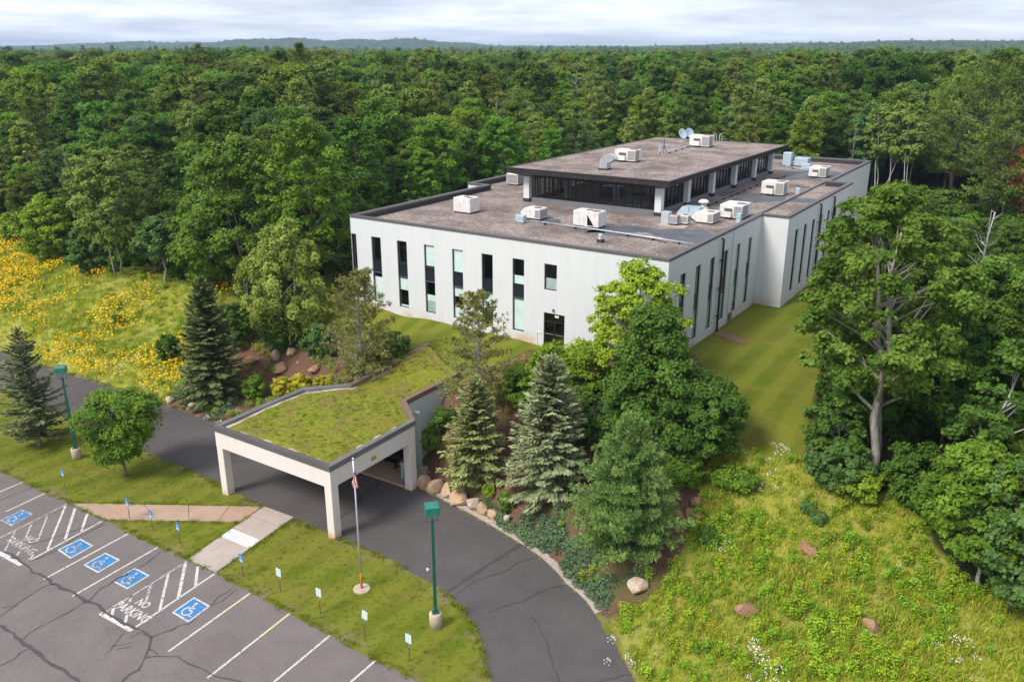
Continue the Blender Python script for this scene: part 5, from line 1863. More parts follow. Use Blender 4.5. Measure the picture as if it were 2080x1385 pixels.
def roof_unit(label, x0, x1, y0, y1, h, z, style, m_='unit', group='rooftop air handlers'):
    w, d = x1 - x0, y1 - y0
    px_, py_ = bw((x0 + x1) / 2, (y0 + y1) / 2)
    o = empty('rooftop_unit', (px_, py_, z), -TH, label, 'air conditioner', group)
    X0, X1, Y0, Y1 = -w / 2, w / 2, -d / 2, d / 2
    MB().box(X0 + 0.04, X1 - 0.04, Y0 + 0.04, Y1 - 0.04, -0.02, 0.13).build('curb', M['flash'], o)
    MB().bbox(X0, X1, Y0, Y1, 0.13, h, 0.025).build('cabinet', M[m_], o)
    mb = MB()
    if style == 'hood':
        gx_ = X1 - 0.36 * w
        mb.box(gx_, X1 - 0.05, Y0 - 0.012, Y0 + 0.01, 0.2, h - 0.08)
        mb.box(X1 - 0.01, X1 + 0.012, Y0 + 0.06, Y0 + 0.62 * d, 0.2, h - 0.08)
        mb.build('condenser_grille', M['grille'], o)
        hx0, hx1 = X0 + 0.22 * w, X0 + 0.56 * w
        MB().hexa([(hx0, Y0 - 0.30, 0.18), (hx1, Y0 - 0.30, 0.18), (hx1, Y0 + 0.01, 0.18), (hx0, Y0 + 0.01, 0.18), (hx0, Y0 - 0.26, 0.55 * h), (hx1, Y0 - 0.26, 0.55 * h), (hx1, Y0 + 0.01, 0.55 * h), (hx0, Y0 + 0.01, 0.55 * h)]).build('intake_hood', M[m_], o)
        mb = MB()
        for k in range(5):
            zz_ = 0.57 * h + k * 0.045
            mb.hexa([(hx0, Y0 - 0.13 + k * 0.02, zz_), (hx1, Y0 - 0.13 + k * 0.02, zz_), (hx1, Y0 + 0.01, zz_ + 0.02), (hx0, Y0 + 0.01, zz_ + 0.02), (hx0, Y0 - 0.13 + k * 0.02, zz_ + 0.012), (hx1, Y0 - 0.13 + k * 0.02, zz_ + 0.012), (hx1, Y0 + 0.01, zz_ + 0.032), (hx0, Y0 + 0.01, zz_ + 0.032)])
        mb.build('louver', M['darkgrille'], o)
        fans = [(X1 - 0.24 * w, 0.0, min(0.2 * w, 0.3 * d))]
    elif style == 'panel':
        for q in (0.3, 0.62):
            seam(mb, X0 + q * w, Y0, 0.2, h - 0.06)
        mb.box(X0 + 0.42 * w, X0 + 0.44 * w, Y0 - 0.03, Y0, 0.5 * h, 0.56 * h)
        mb.build('panel_seam', M['greyplastic'], o)
        fans = [(X1 - 0.22 * w, -0.1 * d, 0.14 * w), (X1 - 0.56 * w, 0.1 * d, 0.13 * w)]
    elif style == 'wedge':
        for q in (0.25, 0.5):
            seam(mb, X0 + q * w, Y0, 0.2, h - 0.06)
        mb.build('panel_seam', M['greyplastic'], o)
        a0 = X0 + 0.56 * w
        MB().quadf([(a0, Y0 - 0.004, 0.2), (a0 + 0.26 * w, Y0 - 0.004, 0.2), (a0, Y0 - 0.004, h - 0.22)]).quadf([(a0, Y0 - 0.004, h - 0.22), (a0 + 0.26 * w, Y0 - 0.004, 0.2), (a0, Y0 - 0.004, 0.2)]).build('intake_opening', M['black'], o)
        MB().hexa([(a0 - 0.03, Y0 - 0.34, 0.16), (a0 + 0.26 * w, Y0 - 0.02, 0.16), (a0 + 0.27 * w, Y0, 0.16), (a0 - 0.02, Y0, 0.16), (a0 - 0.03, Y0 - 0.34, 0.20), (a0 + 0.26 * w, Y0 - 0.02, 0.20), (a0 + 0.27 * w, Y0, 0.20), (a0 - 0.02, Y0, 0.20)]).build('intake_hood', M[m_], o)
        fans = [(X1 - 0.22 * w, -0.05 * d, 0.15 * w), (X1 - 0.52 * w, 0.05 * d, 0.12 * w)]
    elif style == 'cond':
        mb.box(X0 + 0.06, X1 - 0.06, Y0 - 0.012, Y0 + 0.01, 0.2, h - 0.08)
        mb.box(X1 - 0.01, X1 + 0.012, Y0 + 0.06, Y1 - 0.06, 0.2, h - 0.08)
        mb.build('condenser_grille', M['grille'], o)
        fans = [(0, 0, 0.34 * min(w, d))]
    elif style == 'side':
        mb.box(X1 - 0.01, X1 + 0.012, Y0 + 0.06, Y1 - 0.06, 0.2, h - 0.08)
        mb.box(X1 - 0.3 * w, X1 - 0.04, Y0 - 0.012, Y0 + 0.01, 0.2, h - 0.08)
        mb.build('condenser_grille', M['grille'], o)
        MB().hexa([(X0 - 0.35, Y0 + 0.05, 0.35), (X0, Y0 + 0.05, 0.2), (X0, Y1 - 0.05, 0.2), (X0 - 0.35, Y1 - 0.05, 0.35), (X0 - 0.30, Y0 + 0.05, h - 0.25), (X0, Y0 + 0.05, h), (X0, Y1 - 0.05, h), (X0 - 0.30, Y1 - 0.05, h - 0.25)]).build('intake_hood', M[m_], o)
        fans = [(X1 - 0.35 * w, 0, 0.22 * w)]
    for fx_, fy_, fr in fans:
        MB().lathe([(fr, h - 0.01), (fr, h + 0.035), (fr * 0.82, h + 0.04), (fr * 0.8, h + 0.015)], 16, fx_, fy_).build('fan_guard', M['rustfan'], o, True)
    return o


roof_unit('plain white rooftop unit standing alone at the left front of the roof', -21.7, -20.05, 7.3, 8.6, 1.22, ZR, 'panel')
roof_unit('low white rooftop unit with side grille next to two pale blue boxes', -15.5, -14.1, 8.1, 9.3, 0.86, ZR, 'side')
roof_unit('white rooftop unit with a triangular opening in its front', -10.96, -8.85, 7.7, 8.95, 1.2, ZR, 'wedge')
roof_unit('rust-stained white rooftop unit beside the pale blue duct', -3.85, -2.5, 13.8, 15.4, 0.84, ZR, 'side', 'rusty')
roof_unit('hooded white rooftop unit beside a pale blue box by the right roof edge', -3.1, -1.3, 16.75, 18.9, 1.08, ZR, 'hood')
roof_unit('hooded white rooftop unit on the dark membrane halfway along the right side', -3.9, -1.9, 29.4, 31.1, 1.2, ZR, 'hood')
roof_unit('hooded white rooftop unit farthest back on the lower roof', -3.3, -1.6, 42.7, 44.7, 1.05, ZR, 'hood')
roof_unit('hooded white rooftop unit on the upper roof behind the curved duct', -15.12, -13.12, 22.43, 23.75, 1.06, ZP - 0.04, 'hood')
roof_unit('hooded white rooftop unit on the upper roof in front of the two dishes', -14.08, -12.0, 37.15, 38.7, 1.15, ZP - 0.04, 'hood')
roof_unit('white condenser with dark grille on the left roof below the overhang', -26.2, -24.9, 21.7, 22.9, 1.08, ZR, 'cond')
roof_unit('rusty finned small condenser on the concrete slab', -4.42, -3.84, 12.2, 12.8, 0.72, ZR + 0.08, 'cond', 'unit', 'small condensers on the slab')
roof_unit('small condenser with pale cover between the grey cabinet and the rusty condenser', -5.05, -4.45, 11.65, 12.25, 0.74, ZR + 0.08, 'cond', 'greyplastic', 'small condensers on the slab')
x, y = bw(-4.8, 12.1)
tag(MB().box(-1.1, 1.1, -0.72, 0.8, -0.01, 0.08).build('equipment_slab', M['concrete_pale'], None, False, (x, y, ZR), -TH), 'pale concrete slab under the small condensers on the roof', 'slab')
x, y = bw(-5.45, 12.1)
o = empty('equipment_cabinet', (x, y, ZR + 0.08), -TH, 'tall plain grey cabinet left of the small condensers', 'cabinet')
MB().bbox(-0.33, 0.30, -0.3, 0.3, 0.0, 0.9, 0.02).build('cabinet_body', M['greyplastic'], o)
MB().box(-0.28, 0.25, -0.315, -0.29, 0.08, 0.82).build('cabinet_door', M['greyplastic'], o)
x, y = bw(-4.95, 15.3)
o = empty('duct_hood', (x, y, ZR), -TH, 'pale blue sloping sheet metal duct behind the small condensers', 'duct')
MB().box(-0.9, 0.85, -0.5, 0.5, -0.02, 0.25).build('curb', M['flash'], o)
MB().hexa([(-0.95, -0.55, 0.25), (0.9, -0.55, 0.25), (0.9, 0.55, 0.25), (-0.95, 0.55, 0.25), (-0.45, -0.5, 0.95), (0.9, -0.5, 0.95), (0.9, 0.5, 0.95), (-0.45, 0.5, 0.95)]).build('hood', M['paleblue'], o)
MB().box(0.10, 0.13, -0.56, 0.56, 0.26, 0.965).build('duct_seam', M['galv'], o)
x, y = bw(-4.35, 16.6)
o = empty('mushroom_vent', (x, y, ZR), 0, 'round mushroom-capped exhaust vent behind the pale blue duct', 'vent')
MB().lathe([(0.30, 0), (0.24, 0.3), (0.24, 1.0)], 16).build('stack', M['galv'], o, True)
MB().lathe([(0.36, 0.62), (0.40, 0.66), (0.36, 0.72)], 16).build('collar', M['unit'], o, True)
MB().lathe([(0.30, 1.05), (0.43, 1.12), (0.40, 1.22), (0.22, 1.33), (0.02, 1.36)], 16).build('cap', M['unit'], o, True)
x, y = bw(-6.72, 4.0)
o = empty('roof_vent', (x, y, ZR), -TH, 'short ribbed metal vent near the front roof edge', 'vent')
MB().box(-0.2, 0.2, -0.2, 0.2, -0.02, 0.2).build('curb', M['flash'], o)
MB().lathe([(0.19, 0.2), (0.19, 0.27), (0.15, 0.29), (0.19, 0.32), (0.19, 0.39), (0.15, 0.41), (0.19, 0.44), (0.19, 0.52), (0.12, 0.58)], 14).build('stack', M['galv'], o, True)
for lx, ly, w, h, lab in ((-15.25, 6.95, 0.38, 0.52, 'slim pale blue box at the left of the low rooftop unit'), (-14.8, 6.75, 0.5, 0.58, 'wider pale blue box in front of the low rooftop unit'), (-1.05, 15.4, 0.34, 0.78, 'upright pale blue box against the right roof edge'), (-1.12, 31.25, 0.34, 0.62, 'pale blue box beside the raised curb farther along the right side')):
    x, y = bw(lx, ly)
    o = empty('control_box', (x, y, ZR), -TH, lab, 'metal box', 'pale blue control boxes on the roof')
    MB().bbox(-w / 2, w / 2, -w / 2, w / 2, 0.06, h, 0.02).build('box_body', M['paleblue'], o)
    MB().box(-w / 2 - 0.03, w / 2 + 0.03, -w / 2 - 0.03, w / 2 + 0.03, h * 0.62, h * 0.66).build('band', M['paleblue'], o)
    MB().box(-w / 2 + 0.05, w / 2 - 0.05, -w / 2 + 0.05, w / 2 - 0.05, -0.02, 0.06).build('curb', M['flash'], o)
for lx, ly, w, d, h, lab in ((-7.6, 50.2, 0.9, 0.9, 1.5, 'tall pale blue duct at the far end of the roof'), (-6.2, 50.9, 1.5, 1.2, 0.95, 'wide grey-blue housing at the far end of the roof'), (-5.1, 48.6, 0.9, 0.8, 0.6, 'low pale blue box at the far end of the roof')):
    x, y = bw(lx, ly)
    o = empty('duct_housing', (x, y, ZR), -TH, lab, 'duct', 'metal housings at the far end of the roof')
    MB().bbox(-w / 2, w / 2, -d / 2, d / 2, 0.1, h, 0.03).build('housing', M['paleblue'], o)
    MB().box(-w / 2 + 0.05, w / 2 - 0.05, -d / 2 + 0.05, d / 2 - 0.05, -0.02, 0.1).build('curb', M['flash'], o)
# pipes laid on the roof
for pts, r, mt, zz_, lab in (([(-14.3, 7.15), (-9.0, 6.95), (-5.0, 6.7), (-1.0, 6.25)], 0.055, 'galv', ZR, 'long pale pipe across the front of the roof'), ([(-5.7, 18.6), (-5.75, 26), (-5.85, 35.2), (-5.3, 42.4)], 0.05, 'capgrey', ZR, 'dark pipe running along the right side of the penthouse'), ([(-5.7, 19.0), (-4.4, 18.9), (-3.1, 18.4)], 0.035, 'capgrey', ZR, 'thin branch pipe leading to the hooded unit'), ([(-5.2, 35.2), (-3.2, 35.3), (-1.1, 35.1)], 0.045, 'capbrown', ZR, 'rusty pipe crossing the right side of the roof'), ([(-7.4, 48.9), (-5.4, 47.4), (-3.2, 46.3), (-1.8, 44.9)], 0.06, 'galv', ZR, 'pale pipe at the far end of the roof'), ([(-13.35, 29.7), (-13.6, 33.5), (-13.9, 37.1)], 0.045, 'galv', ZP - 0.04, 'pale pipe on the upper roof between antenna and unit')):
    x, y = bw(*pts[0])
    o = empty('roof_pipe', (x, y, zz_), -TH, lab, 'pipe', 'pipes on the roof')
    q0 = np.array(pts[0])
    mb = MB()
    mb.tube([(p[0] - q0[0], p[1] - q0[1], 0.16) for p in pts], r, 8)
    mb.build('pipe_run', M[mt], o, True)
    mb = MB()
    for i in range(len(pts) - 1):
        a, b = np.array(pts[i]) - q0, np.array(pts[i + 1]) - q0
        n = max(1, int(np.linalg.norm(b - a) / 1.8))
        for k in range(n):
            p = a + (b - a) * (k + 0.5) / n
            mb.box(p[0] - 0.08, p[0] + 0.08, p[1] - 0.08, p[1] + 0.08, 0, 0.12)
    tag(mb.build('pipe_block', M['black'], o), kind='stuff')
# curved duct on the upper roof
x, y = bw(-13.3, 17.1)
o = empty('curved_duct', (x, y, ZP - 0.04), -TH, 'large curved galvanised duct bending over on the upper roof', 'duct')
MB().box(-0.42, 0.42, -0.42, 0.42, -0.02, 0.14).build('curb', M['flash'], o)
mb = MB()
secs = []
for k in range(13):
    a = R(180 - k * 12.5)
    for_r = [(0.06, -0.36), (0.76, -0.36), (0.76, 0.36), (0.06, 0.36)]
    secs.append([(0.41 + r_ * math.cos(a), yy_, 0.55 + r_ * math.sin(a)) for r_, yy_ in for_r])
secs.insert(0, [(p[0], p[1], 0.14) for p in secs[0]])
for i in range(len(secs) - 1):
    for j in range(4):
        q = (j + 1) % 4
        mb.quadf([secs[i][j], secs[i][q], secs[i + 1][q], secs[i + 1][j]])
mb.build('elbow', M['galv'], o)
MB().quadf(secs[-1]).quadf([(p[0], p[1], p[2]) for p in secs[-1][::-1]]).build('bird_screen', M['darkgrille'], o)
# antenna tripod, dishes, ladder rails, blocks
x, y = bw(-13.5, 29.5)
o = empty('antenna_tripod', (x, y, ZP - 0.04), 0.4, 'black antenna mast on a tripod on the upper roof', 'antenna')
MB().tube([(0, 0, 0.1), (0, 0, 1.45)], 0.03, 6).build('mast', M['black'], o)
for k in range(3):
    a = k * 2.094
    MB().tube([(0.42 * math.cos(a), 0.42 * math.sin(a), 0.02), (0, 0, 0.85)], 0.025, 5).build('leg', M['black'], o)
    MB().box(0.42 * math.cos(a) - 0.2, 0.42 * math.cos(a) + 0.2, 0.42 * math.sin(a) - 0.1, 0.42 * math.sin(a) + 0.1, 0, 0.09).build('ballast_block', M['concrete_pale'], o)
MB().bbox(-0.55, -0.2, -0.08, 0.06, 0.3, 0.85, 0.02).build('antenna_panel', M['paleblue'], o)
for lx, ly, lab in ((-16.6, 41.3, 'front one of the two pale satellite dishes on the upper roof'), (-16.2, 42.3, 'rear one of the two pale satellite dishes on the upper roof')):
    x, y = bw(lx, ly)
    o = empty('satellite_dish', (x, y, ZP - 0.04), -TH, lab, 'satellite dish', 'satellite dishes on the upper roof')
    MB().box(-0.4, 0.4, -0.3, 0.3, 0, 0.08).build('ballast_frame', M['concrete_pale'], o)
    MB().tube([(0, 0, 0.05), (0, 0, 0.62)], 0.035, 6).build('mast', M['galv'], o)
    d_ = MB().lathe([(0.02, 0.0), (0.25, 0.02), (0.45, 0.075), (0.58, 0.14), (0.57, 0.155), (0.44, 0.095), (0.25, 0.04), (0.02, 0.02)], 20).build('dish', M['paleblue'], o, True, (0, 0, 0.78))
    d_.rotation_euler = (R(20), R(62), 0)
for lx, ly, lab in ((-13.75, 43.65, 'left one of the two curved ladder rails at the rear of the upper roof'), (-13.2, 43.75, 'right one of the two curved ladder rails at the rear of the upper roof')):
    x, y = bw(lx, ly)
    o = tag(MB().tube([(0, -0.35, 0), (0, -0.35, 0.55), (0, -0.3, 0.72), (0, -0.12, 0.82), (0, 0.12, 0.82), (0, 0.34, 0.7), (0, 0.42, 0.4), (0, 0.42, -2.4)], 0.028, 7).build('ladder_rail', M['unit'], None, True, (x, y, ZP - 0.04), -TH), lab, 'ladder rail', 'ladder rails on the upper roof')
M['wood'] = mottled('weathered_wood', (0.34, 0.24, 0.17), (0.46, 0.34, 0.25), 4, 0.9, 0.1)
for lx, ly, lab in ((-11.3, 26.9, 'weathered wooden block lying near the antenna on the upper roof'), (-12.9, 25.2, 'weathered wooden block behind the hooded unit on the upper roof')):
    x, y = bw(lx, ly)
    tag(MB().box(-0.35, 0.35, -0.18, 0.18, 0, 0.13).build('wood_block', M['wood'], None, False, (x, y, ZP - 0.04), -TH + 0.3), lab, 'wood block', 'wood blocks on the upper roof')

# ------------------------------------------------------------------ lamps, flag, signs
M['teal'] = mottled('teal_enamel', (0.012, 0.165, 0.115), (0.020, 0.205, 0.145), 2, 0.35, 0.5, fine=5, bump=0.02)
M['tealpole'] = mottled('dark_teal_enamel', (0.006, 0.090, 0.062), (0.010, 0.115, 0.080), 2, 0.4, 0.5, fine=5, bump=0.02)
M['base'] = mottled('lamp_base_concrete', (0.46, 0.34, 0.25), (0.56, 0.46, 0.37), 2.2, 0.9, 0.2, c3=(0.50, 0.22, 0.08))
M['lens'] = mat('lamp_lens', (0.55, 0.56, 0.52), 0.2, 0, 0.5)


def lamp_post(px_, py_, h, label, cam_=False):
    q = atz(px_, py_, 0)
    o = empty('lamp_post', (q[0], q[1], 0), 0.25, label, 'lamp post', 'teal lamp posts on the lawn')
    MB().lathe([(0.30, -0.1), (0.30, 0.70), (0.26, 0.75)], 20).build('footing', M['base'], o, True)
    MB().box(-0.16, 0.16, -0.16, 0.16, 0.75, 0.79).build('base_plate', M['tealpole'], o)
    MB().hexa([(-0.075, -0.075, 0.79), (0.075, -0.075, 0.79), (0.075, 0.075, 0.79), (-0.075, 0.075, 0.79), (-0.06, -0.06, h - 0.85), (0.06, -0.06, h - 0.85), (0.06, 0.06, h - 0.85), (-0.06, 0.06, h - 0.85)]).build('pole', M['tealpole'], o)
    MB().box(-0.055, 0.055, -0.055, 0.055, h - 0.85, h - 0.72).box(-0.25, 0.25, -0.012, 0.012, h - 0.80, h - 0.776).box(-0.012, 0.012, -0.25, 0.25, h - 0.80, h - 0.777).build('bracket', M['tealpole'], o)
    mb = MB()
    for a, b in ((-0.25, -0.012), (0.25, -0.012), (-0.012, -0.25), (-0.012, 0.25)):
        mb.tube([(a, b, h - 0.79), (a, b, h - 0.36)], 0.014, 5)
    mb.build('support_rods', M['tealpole'], o)
    MB().bbox(-0.31, 0.31, -0.31, 0.31, h - 0.36, h, 0.02).build('lamp_head', M['teal'], o)
    MB().box(-0.22, 0.22, -0.22, 0.22, h - 0.375, h - 0.36).build('lens', M['lens'], o)
    if cam_:
        MB().lathe([(0.03, 0), (0.07, 0.10), (0.075, 0.14)], 10).build('spotlight', M['unit'], o, True, (-0.20, -0.05, 3.1)).rotation_euler = (R(20), R(-70), 0)
    return o


lamp_post(157, 931, 6.35, 'tall teal lamp post between the grey spruce and the small maple')
lamp_post(885.5, 1271, 6.30, 'tall teal lamp post on the lawn inside the driveway bend', True)

q = atz(735, 1196, 0)
fp = empty('flagpole', (q[0], q[1], 0), 0, 'silver flagpole with a rusty orange foot in a round concrete pad', 'flagpole')
MB().lathe([(0.42, -0.05), (0.42, 0.05), (0.39, 0.07)], 24).build('pad', M['base'], fp)
M['rust'] = mottled('orange_rust', (0.42, 0.15, 0.03), (0.52, 0.22, 0.06), 5, 0.8, 0.2)
M['silver'] = mat('silver_pole', (0.62, 0.63, 0.65), 0.35, 0.5, 0.5)
MB().lathe([(0.055, 0.05), (0.052, 0.95)], 10).build('pole_foot', M['rust'], fp, True)
MB().lathe([(0.05, 0.95), (0.044, 3.5), (0.034, 7.0)], 10).build('pole', M['silver'], fp, True)
MB().lathe([(0.01, 7.0), (0.05, 7.05), (0.06, 7.10), (0.04, 7.15), (0.01, 7.17)], 10).build('finial', M['silver'], fp, True)
M['fred'] = mat('flag_red', (0.50, 0.025, 0.035), 0.8, 0, 0.1)
M['fwhite'] = mat('flag_white', (0.80, 0.79, 0.78), 0.8, 0, 0.1)
M['fblue'] = mat('flag_blue', (0.035, 0.05, 0.16), 0.8, 0, 0.1)
flag = empty('flag', (q[0] + 0.05, q[1], 5.2), 0.0, 'limp red white and blue striped flag hanging from the flagpole', 'flag')
NS, NT_ = 39, 30


def flagpt(i, j):
    s, tt = i / NS, j / NT_                      # s down the hoist, t along the fly
    hang = tt ** 0.8
    z = 1.68 - 0.82 * s * (1 - 0.78 * hang) - 1.22 * hang * (1 - 0.10 * s)
    x = -0.02 - 0.16 * math.sin(tt * 2.7) * (0.35 + 0.65 * s) + 0.20 * (1 - s) * tt + 0.035 * math.sin(s * 11 + tt * 3)
    y = 0.07 * math.sin(s * 13 + tt * 5) * min(1, tt * 3) - 0.05 * tt
    return (x, y, z)


mbs = {'fred': MB(), 'fwhite': MB(), 'fblue': MB()}
for i in range(NS):
    for j in range(NT_):
        k = 'fblue' if (i < 21 and j < 12) else ('fred' if (i // 3) % 2 == 0 else 'fwhite')
        mbs[k].quadf([flagpt(i, j), flagpt(i + 1, j), flagpt(i + 1, j + 1), flagpt(i, j + 1)])
mbs['fred'].build('red_stripes', M['fred'], flag, True)
mbs['fwhite'].build('white_stripes', M['fwhite'], flag, True)
mbs['fblue'].build('canton', M['fblue'], flag, True)
mb = MB()
for r_ in range(5):
    for c__ in range(6):
        i, j = 2 + r_ * 4, 1 + c__ * 2
        p = Vector(flagpt(i, j))
        for sg in (-0.012, 0.012):
            mb.quadf([(p.x + 0.018 * math.cos(a), p.y + sg, p.z + 0.018 * math.sin(a)) for a in (0, 1.57, 3.14, 4.71)])
mb.build('stars', M['fwhite'], flag)

M['post'] = mottled('rusty_sign_post', (0.10, 0.055, 0.040), (0.17, 0.10, 0.075), 4, 0.7, 0.3)
M['postgrey'] = mottled('grey_sign_post', (0.20, 0.20, 0.20), (0.28, 0.28, 0.28), 4, 0.5, 0.4)
M['signblue'] = mat('blue_sign_face', (0.012, 0.20, 0.52), 0.4, 0, 0.4)
M['signwhite'] = mat('pale_sign_face', (0.66, 0.76, 0.76), 0.4, 0, 0.4)
M['signback'] = mat('sign_edge', (0.5, 0.5, 0.5), 0.4, 0.6, 0.4)
M['printwhite'] = mat('white_print', (0.80, 0.82, 0.82), 0.5)
M['printblue'] = mat('pale_blue_print', (0.30, 0.52, 0.64), 0.5)
M['signyellow'] = mat('pale_yellow_print', (0.74, 0.72, 0.42), 0.5)


def parking_sign(px_, py_, kind, label, h=1.28, tilt=0.0, turn=0.0, yellow=False):
    q = at(px_, py_)
    o = empty('parking_sign', q, -TH + turn, label, 'sign', 'blue accessible parking signs' if kind == 'blue' else 'pale parking signs on the lawn')
    o.rotation_euler = (0, tilt, -TH + turn)
    MB().box(-0.028, 0.028, -0.008, 0.006, -0.15, h * 0.52).build('post_foot', M['post'], o)
    MB().box(-0.026, 0.026, -0.007, 0.005, h * 0.52, h + 0.04).build('post', M['postgrey'], o)
    w, sh = (0.30, 0.44) if kind == 'blue' else (0.32, 0.44)
    pl = MB().box(-w / 2, w / 2, -0.018, -0.009, h - sh, h).build('plate', M['signblue' if kind == 'blue' else 'signwhite'], o)
    mb = MB()
    if kind == 'blue':
        wheelchair(lambda p, z: (-w / 2 + w * (0.15 + 0.7 * p[0]), -0.0215, h - sh * 0.66 + sh * 0.62 * p[1]), 0, mb, 0.07)
        mb.box(-w / 2 + 0.03, w / 2 - 0.03, -0.021, -0.0185, h - sh * 0.78, h - sh * 0.71)
        mb.box(-w / 2 + 0.03, w / 2 - 0.03, -0.021, -0.0185, h - sh * 0.93, h - sh * 0.86)
        mb.build('print', M['printwhite'], pl)
    else:
        for k in range(4):
            mb.box(-w / 2 + 0.05 + 0.02 * (k % 2), w / 2 - 0.05 - 0.015 * (k % 3), -0.021, -0.0185, h - 0.10 - k * 0.085, h - 0.065 - k * 0.085)
        mb.build('print', M['printblue'], pl)
        if yellow:
            MB().box(-w / 2 + 0.02, w / 2 - 0.02, -0.0205, -0.0182, h - sh + 0.02, h - sh + 0.09).build('yellow_band', M['signyellow'], pl)
    return o


parking_sign(133, 992, 'blue', 'blue parking sign on the lawn left of the path, farthest from the building entrance', 1.3)
parking_sign(264, 1056, 'blue', 'blue parking sign standing at the edge of the brownish concrete path', 1.35)
parking_sign(311, 1077, 'blue', 'blue parking sign at the left of the small lawn triangle', 1.25)
parking_sign(366, 1104, 'blue', 'blue parking sign in the middle of the small lawn triangle', 1.3)
parking_sign(495, 1171, 'blue', 'blue parking sign just right of the pale concrete path', 1.3, -0.03)
parking_sign(570, 1202, 'white', 'pale parking sign next to the blue sign, first right of the path', 1.35)
parking_sign(651, 1246, 'white', 'second pale parking sign from the path, below the flagpole', 1.4)
parking_sign(740, 1293, 'white', 'leaning pale parking sign with a yellowish lower edge', 1.45, 0.10, 0.0, True)
parking_sign(832, 1342, 'white', 'pale parking sign nearest the bottom edge of the lawn', 1.4)


# ------------------------------------------------------------------ boulders and stones
def rock_mat(name, c1, c2, c3):
    m = mat(name, c1, 0.9, 0, 0.2)
    t = NT(m)
    v = t.coord()
    a = t.noise(v, 2.2, 6, 0.65, 0.4)
    c = t.ramp(a, [(0.33, c1), (0.6, c2)])
    c = t.mix(t.ramp(t.noise(v, 1.1, 4, 0.6), [(0.46, 0.0), (0.60, 0.9)]), c, c3)
    t.color(c)
    t.bump(t.noise(v, 9, 5, 0.7), 0.5, 0.05)
    return m


M['boulder'] = rock_mat('tan_boulder', (0.42, 0.27, 0.15), (0.54, 0.43, 0.33), (0.50, 0.26, 0.10))
M['redrock'] = rock_mat('reddish_stone', (0.27, 0.145, 0.085), (0.38, 0.235, 0.15), (0.40, 0.20, 0.105))
M['paleblock'] = rock_mat('pale_stone', (0.46, 0.37, 0.28), (0.55, 0.47, 0.38), (0.44, 0.27, 0.15))


def boulder(seed, w, d, h, angular=0.16, flat=False):
    rng = np.random.default_rng(seed)
    bm = __import__('bmesh').new()
    __import__('bmesh').ops.create_icosphere(bm, subdivisions=3, radius=1)
    P = np.array([v_.co[:] for v_ in bm.verts])
    r = np.ones(len(P))
    for _ in range(13):                       # cut by random planes for facets
        n = norm(rng.normal(size=3))
        lim = rng.uniform(0.46, 0.78)
        s = P @ n
        k = s > lim
        P[k] -= n * (s[k] - lim)[:, None] * 0.85
    P += rng.normal(size=P.shape) * 0.010
    me = bpy.data.meshes.new('boulder')
    P = P * np.array([w / 1.3, d / 1.3, h / 1.3])
    P[:, 2] += h * 0.30
    bm.to_mesh(me)
    bm.free()
    me.vertices.foreach_set('co', P.astype(np.float32).ravel())
    me.update()
    return me


def zr5(x, y):
    return 820 + x / 4.16, 920 + y / 4.16


for i, (x, y, w, h, mt, lab) in enumerate([
        (172, 280, 1.05, 0.95, 'boulder', 'tan boulder closest to the canopy column, first of the row'), (253, 325, 0.98, 0.95, 'boulder', 'tan boulder with a pale face, second of the row by the driveway'),
        (368, 365, 0.85, 0.85, 'boulder', 'orange-topped boulder with white flowers at its foot, third of the row'), (482, 425, 0.95, 0.85, 'boulder', 'whitish broad boulder, fourth of the row by the driveway'),
        (590, 470, 0.78, 0.85, 'paleblock', 'grey-tan boulder, fifth of the row by the driveway'), (675, 510, 0.62, 0.75, 'boulder', 'small brownish boulder, sixth of the row by the driveway'),
        (762, 545, 0.60, 0.65, 'boulder', 'small pinkish boulder at the lower end of the row'), (870, 590, 0.35, 0.65, 'paleblock', 'narrow upright grey stone beside the juniper')]):
    q = at(*zr5(x, y))
    o = link('boulder', boulder(100 + i, w, w * 0.85, h), None, q, i * 0.9)
    o.data.materials.append(M[mt])
    tag(o, lab, 'boulder', 'boulders along the driveway')
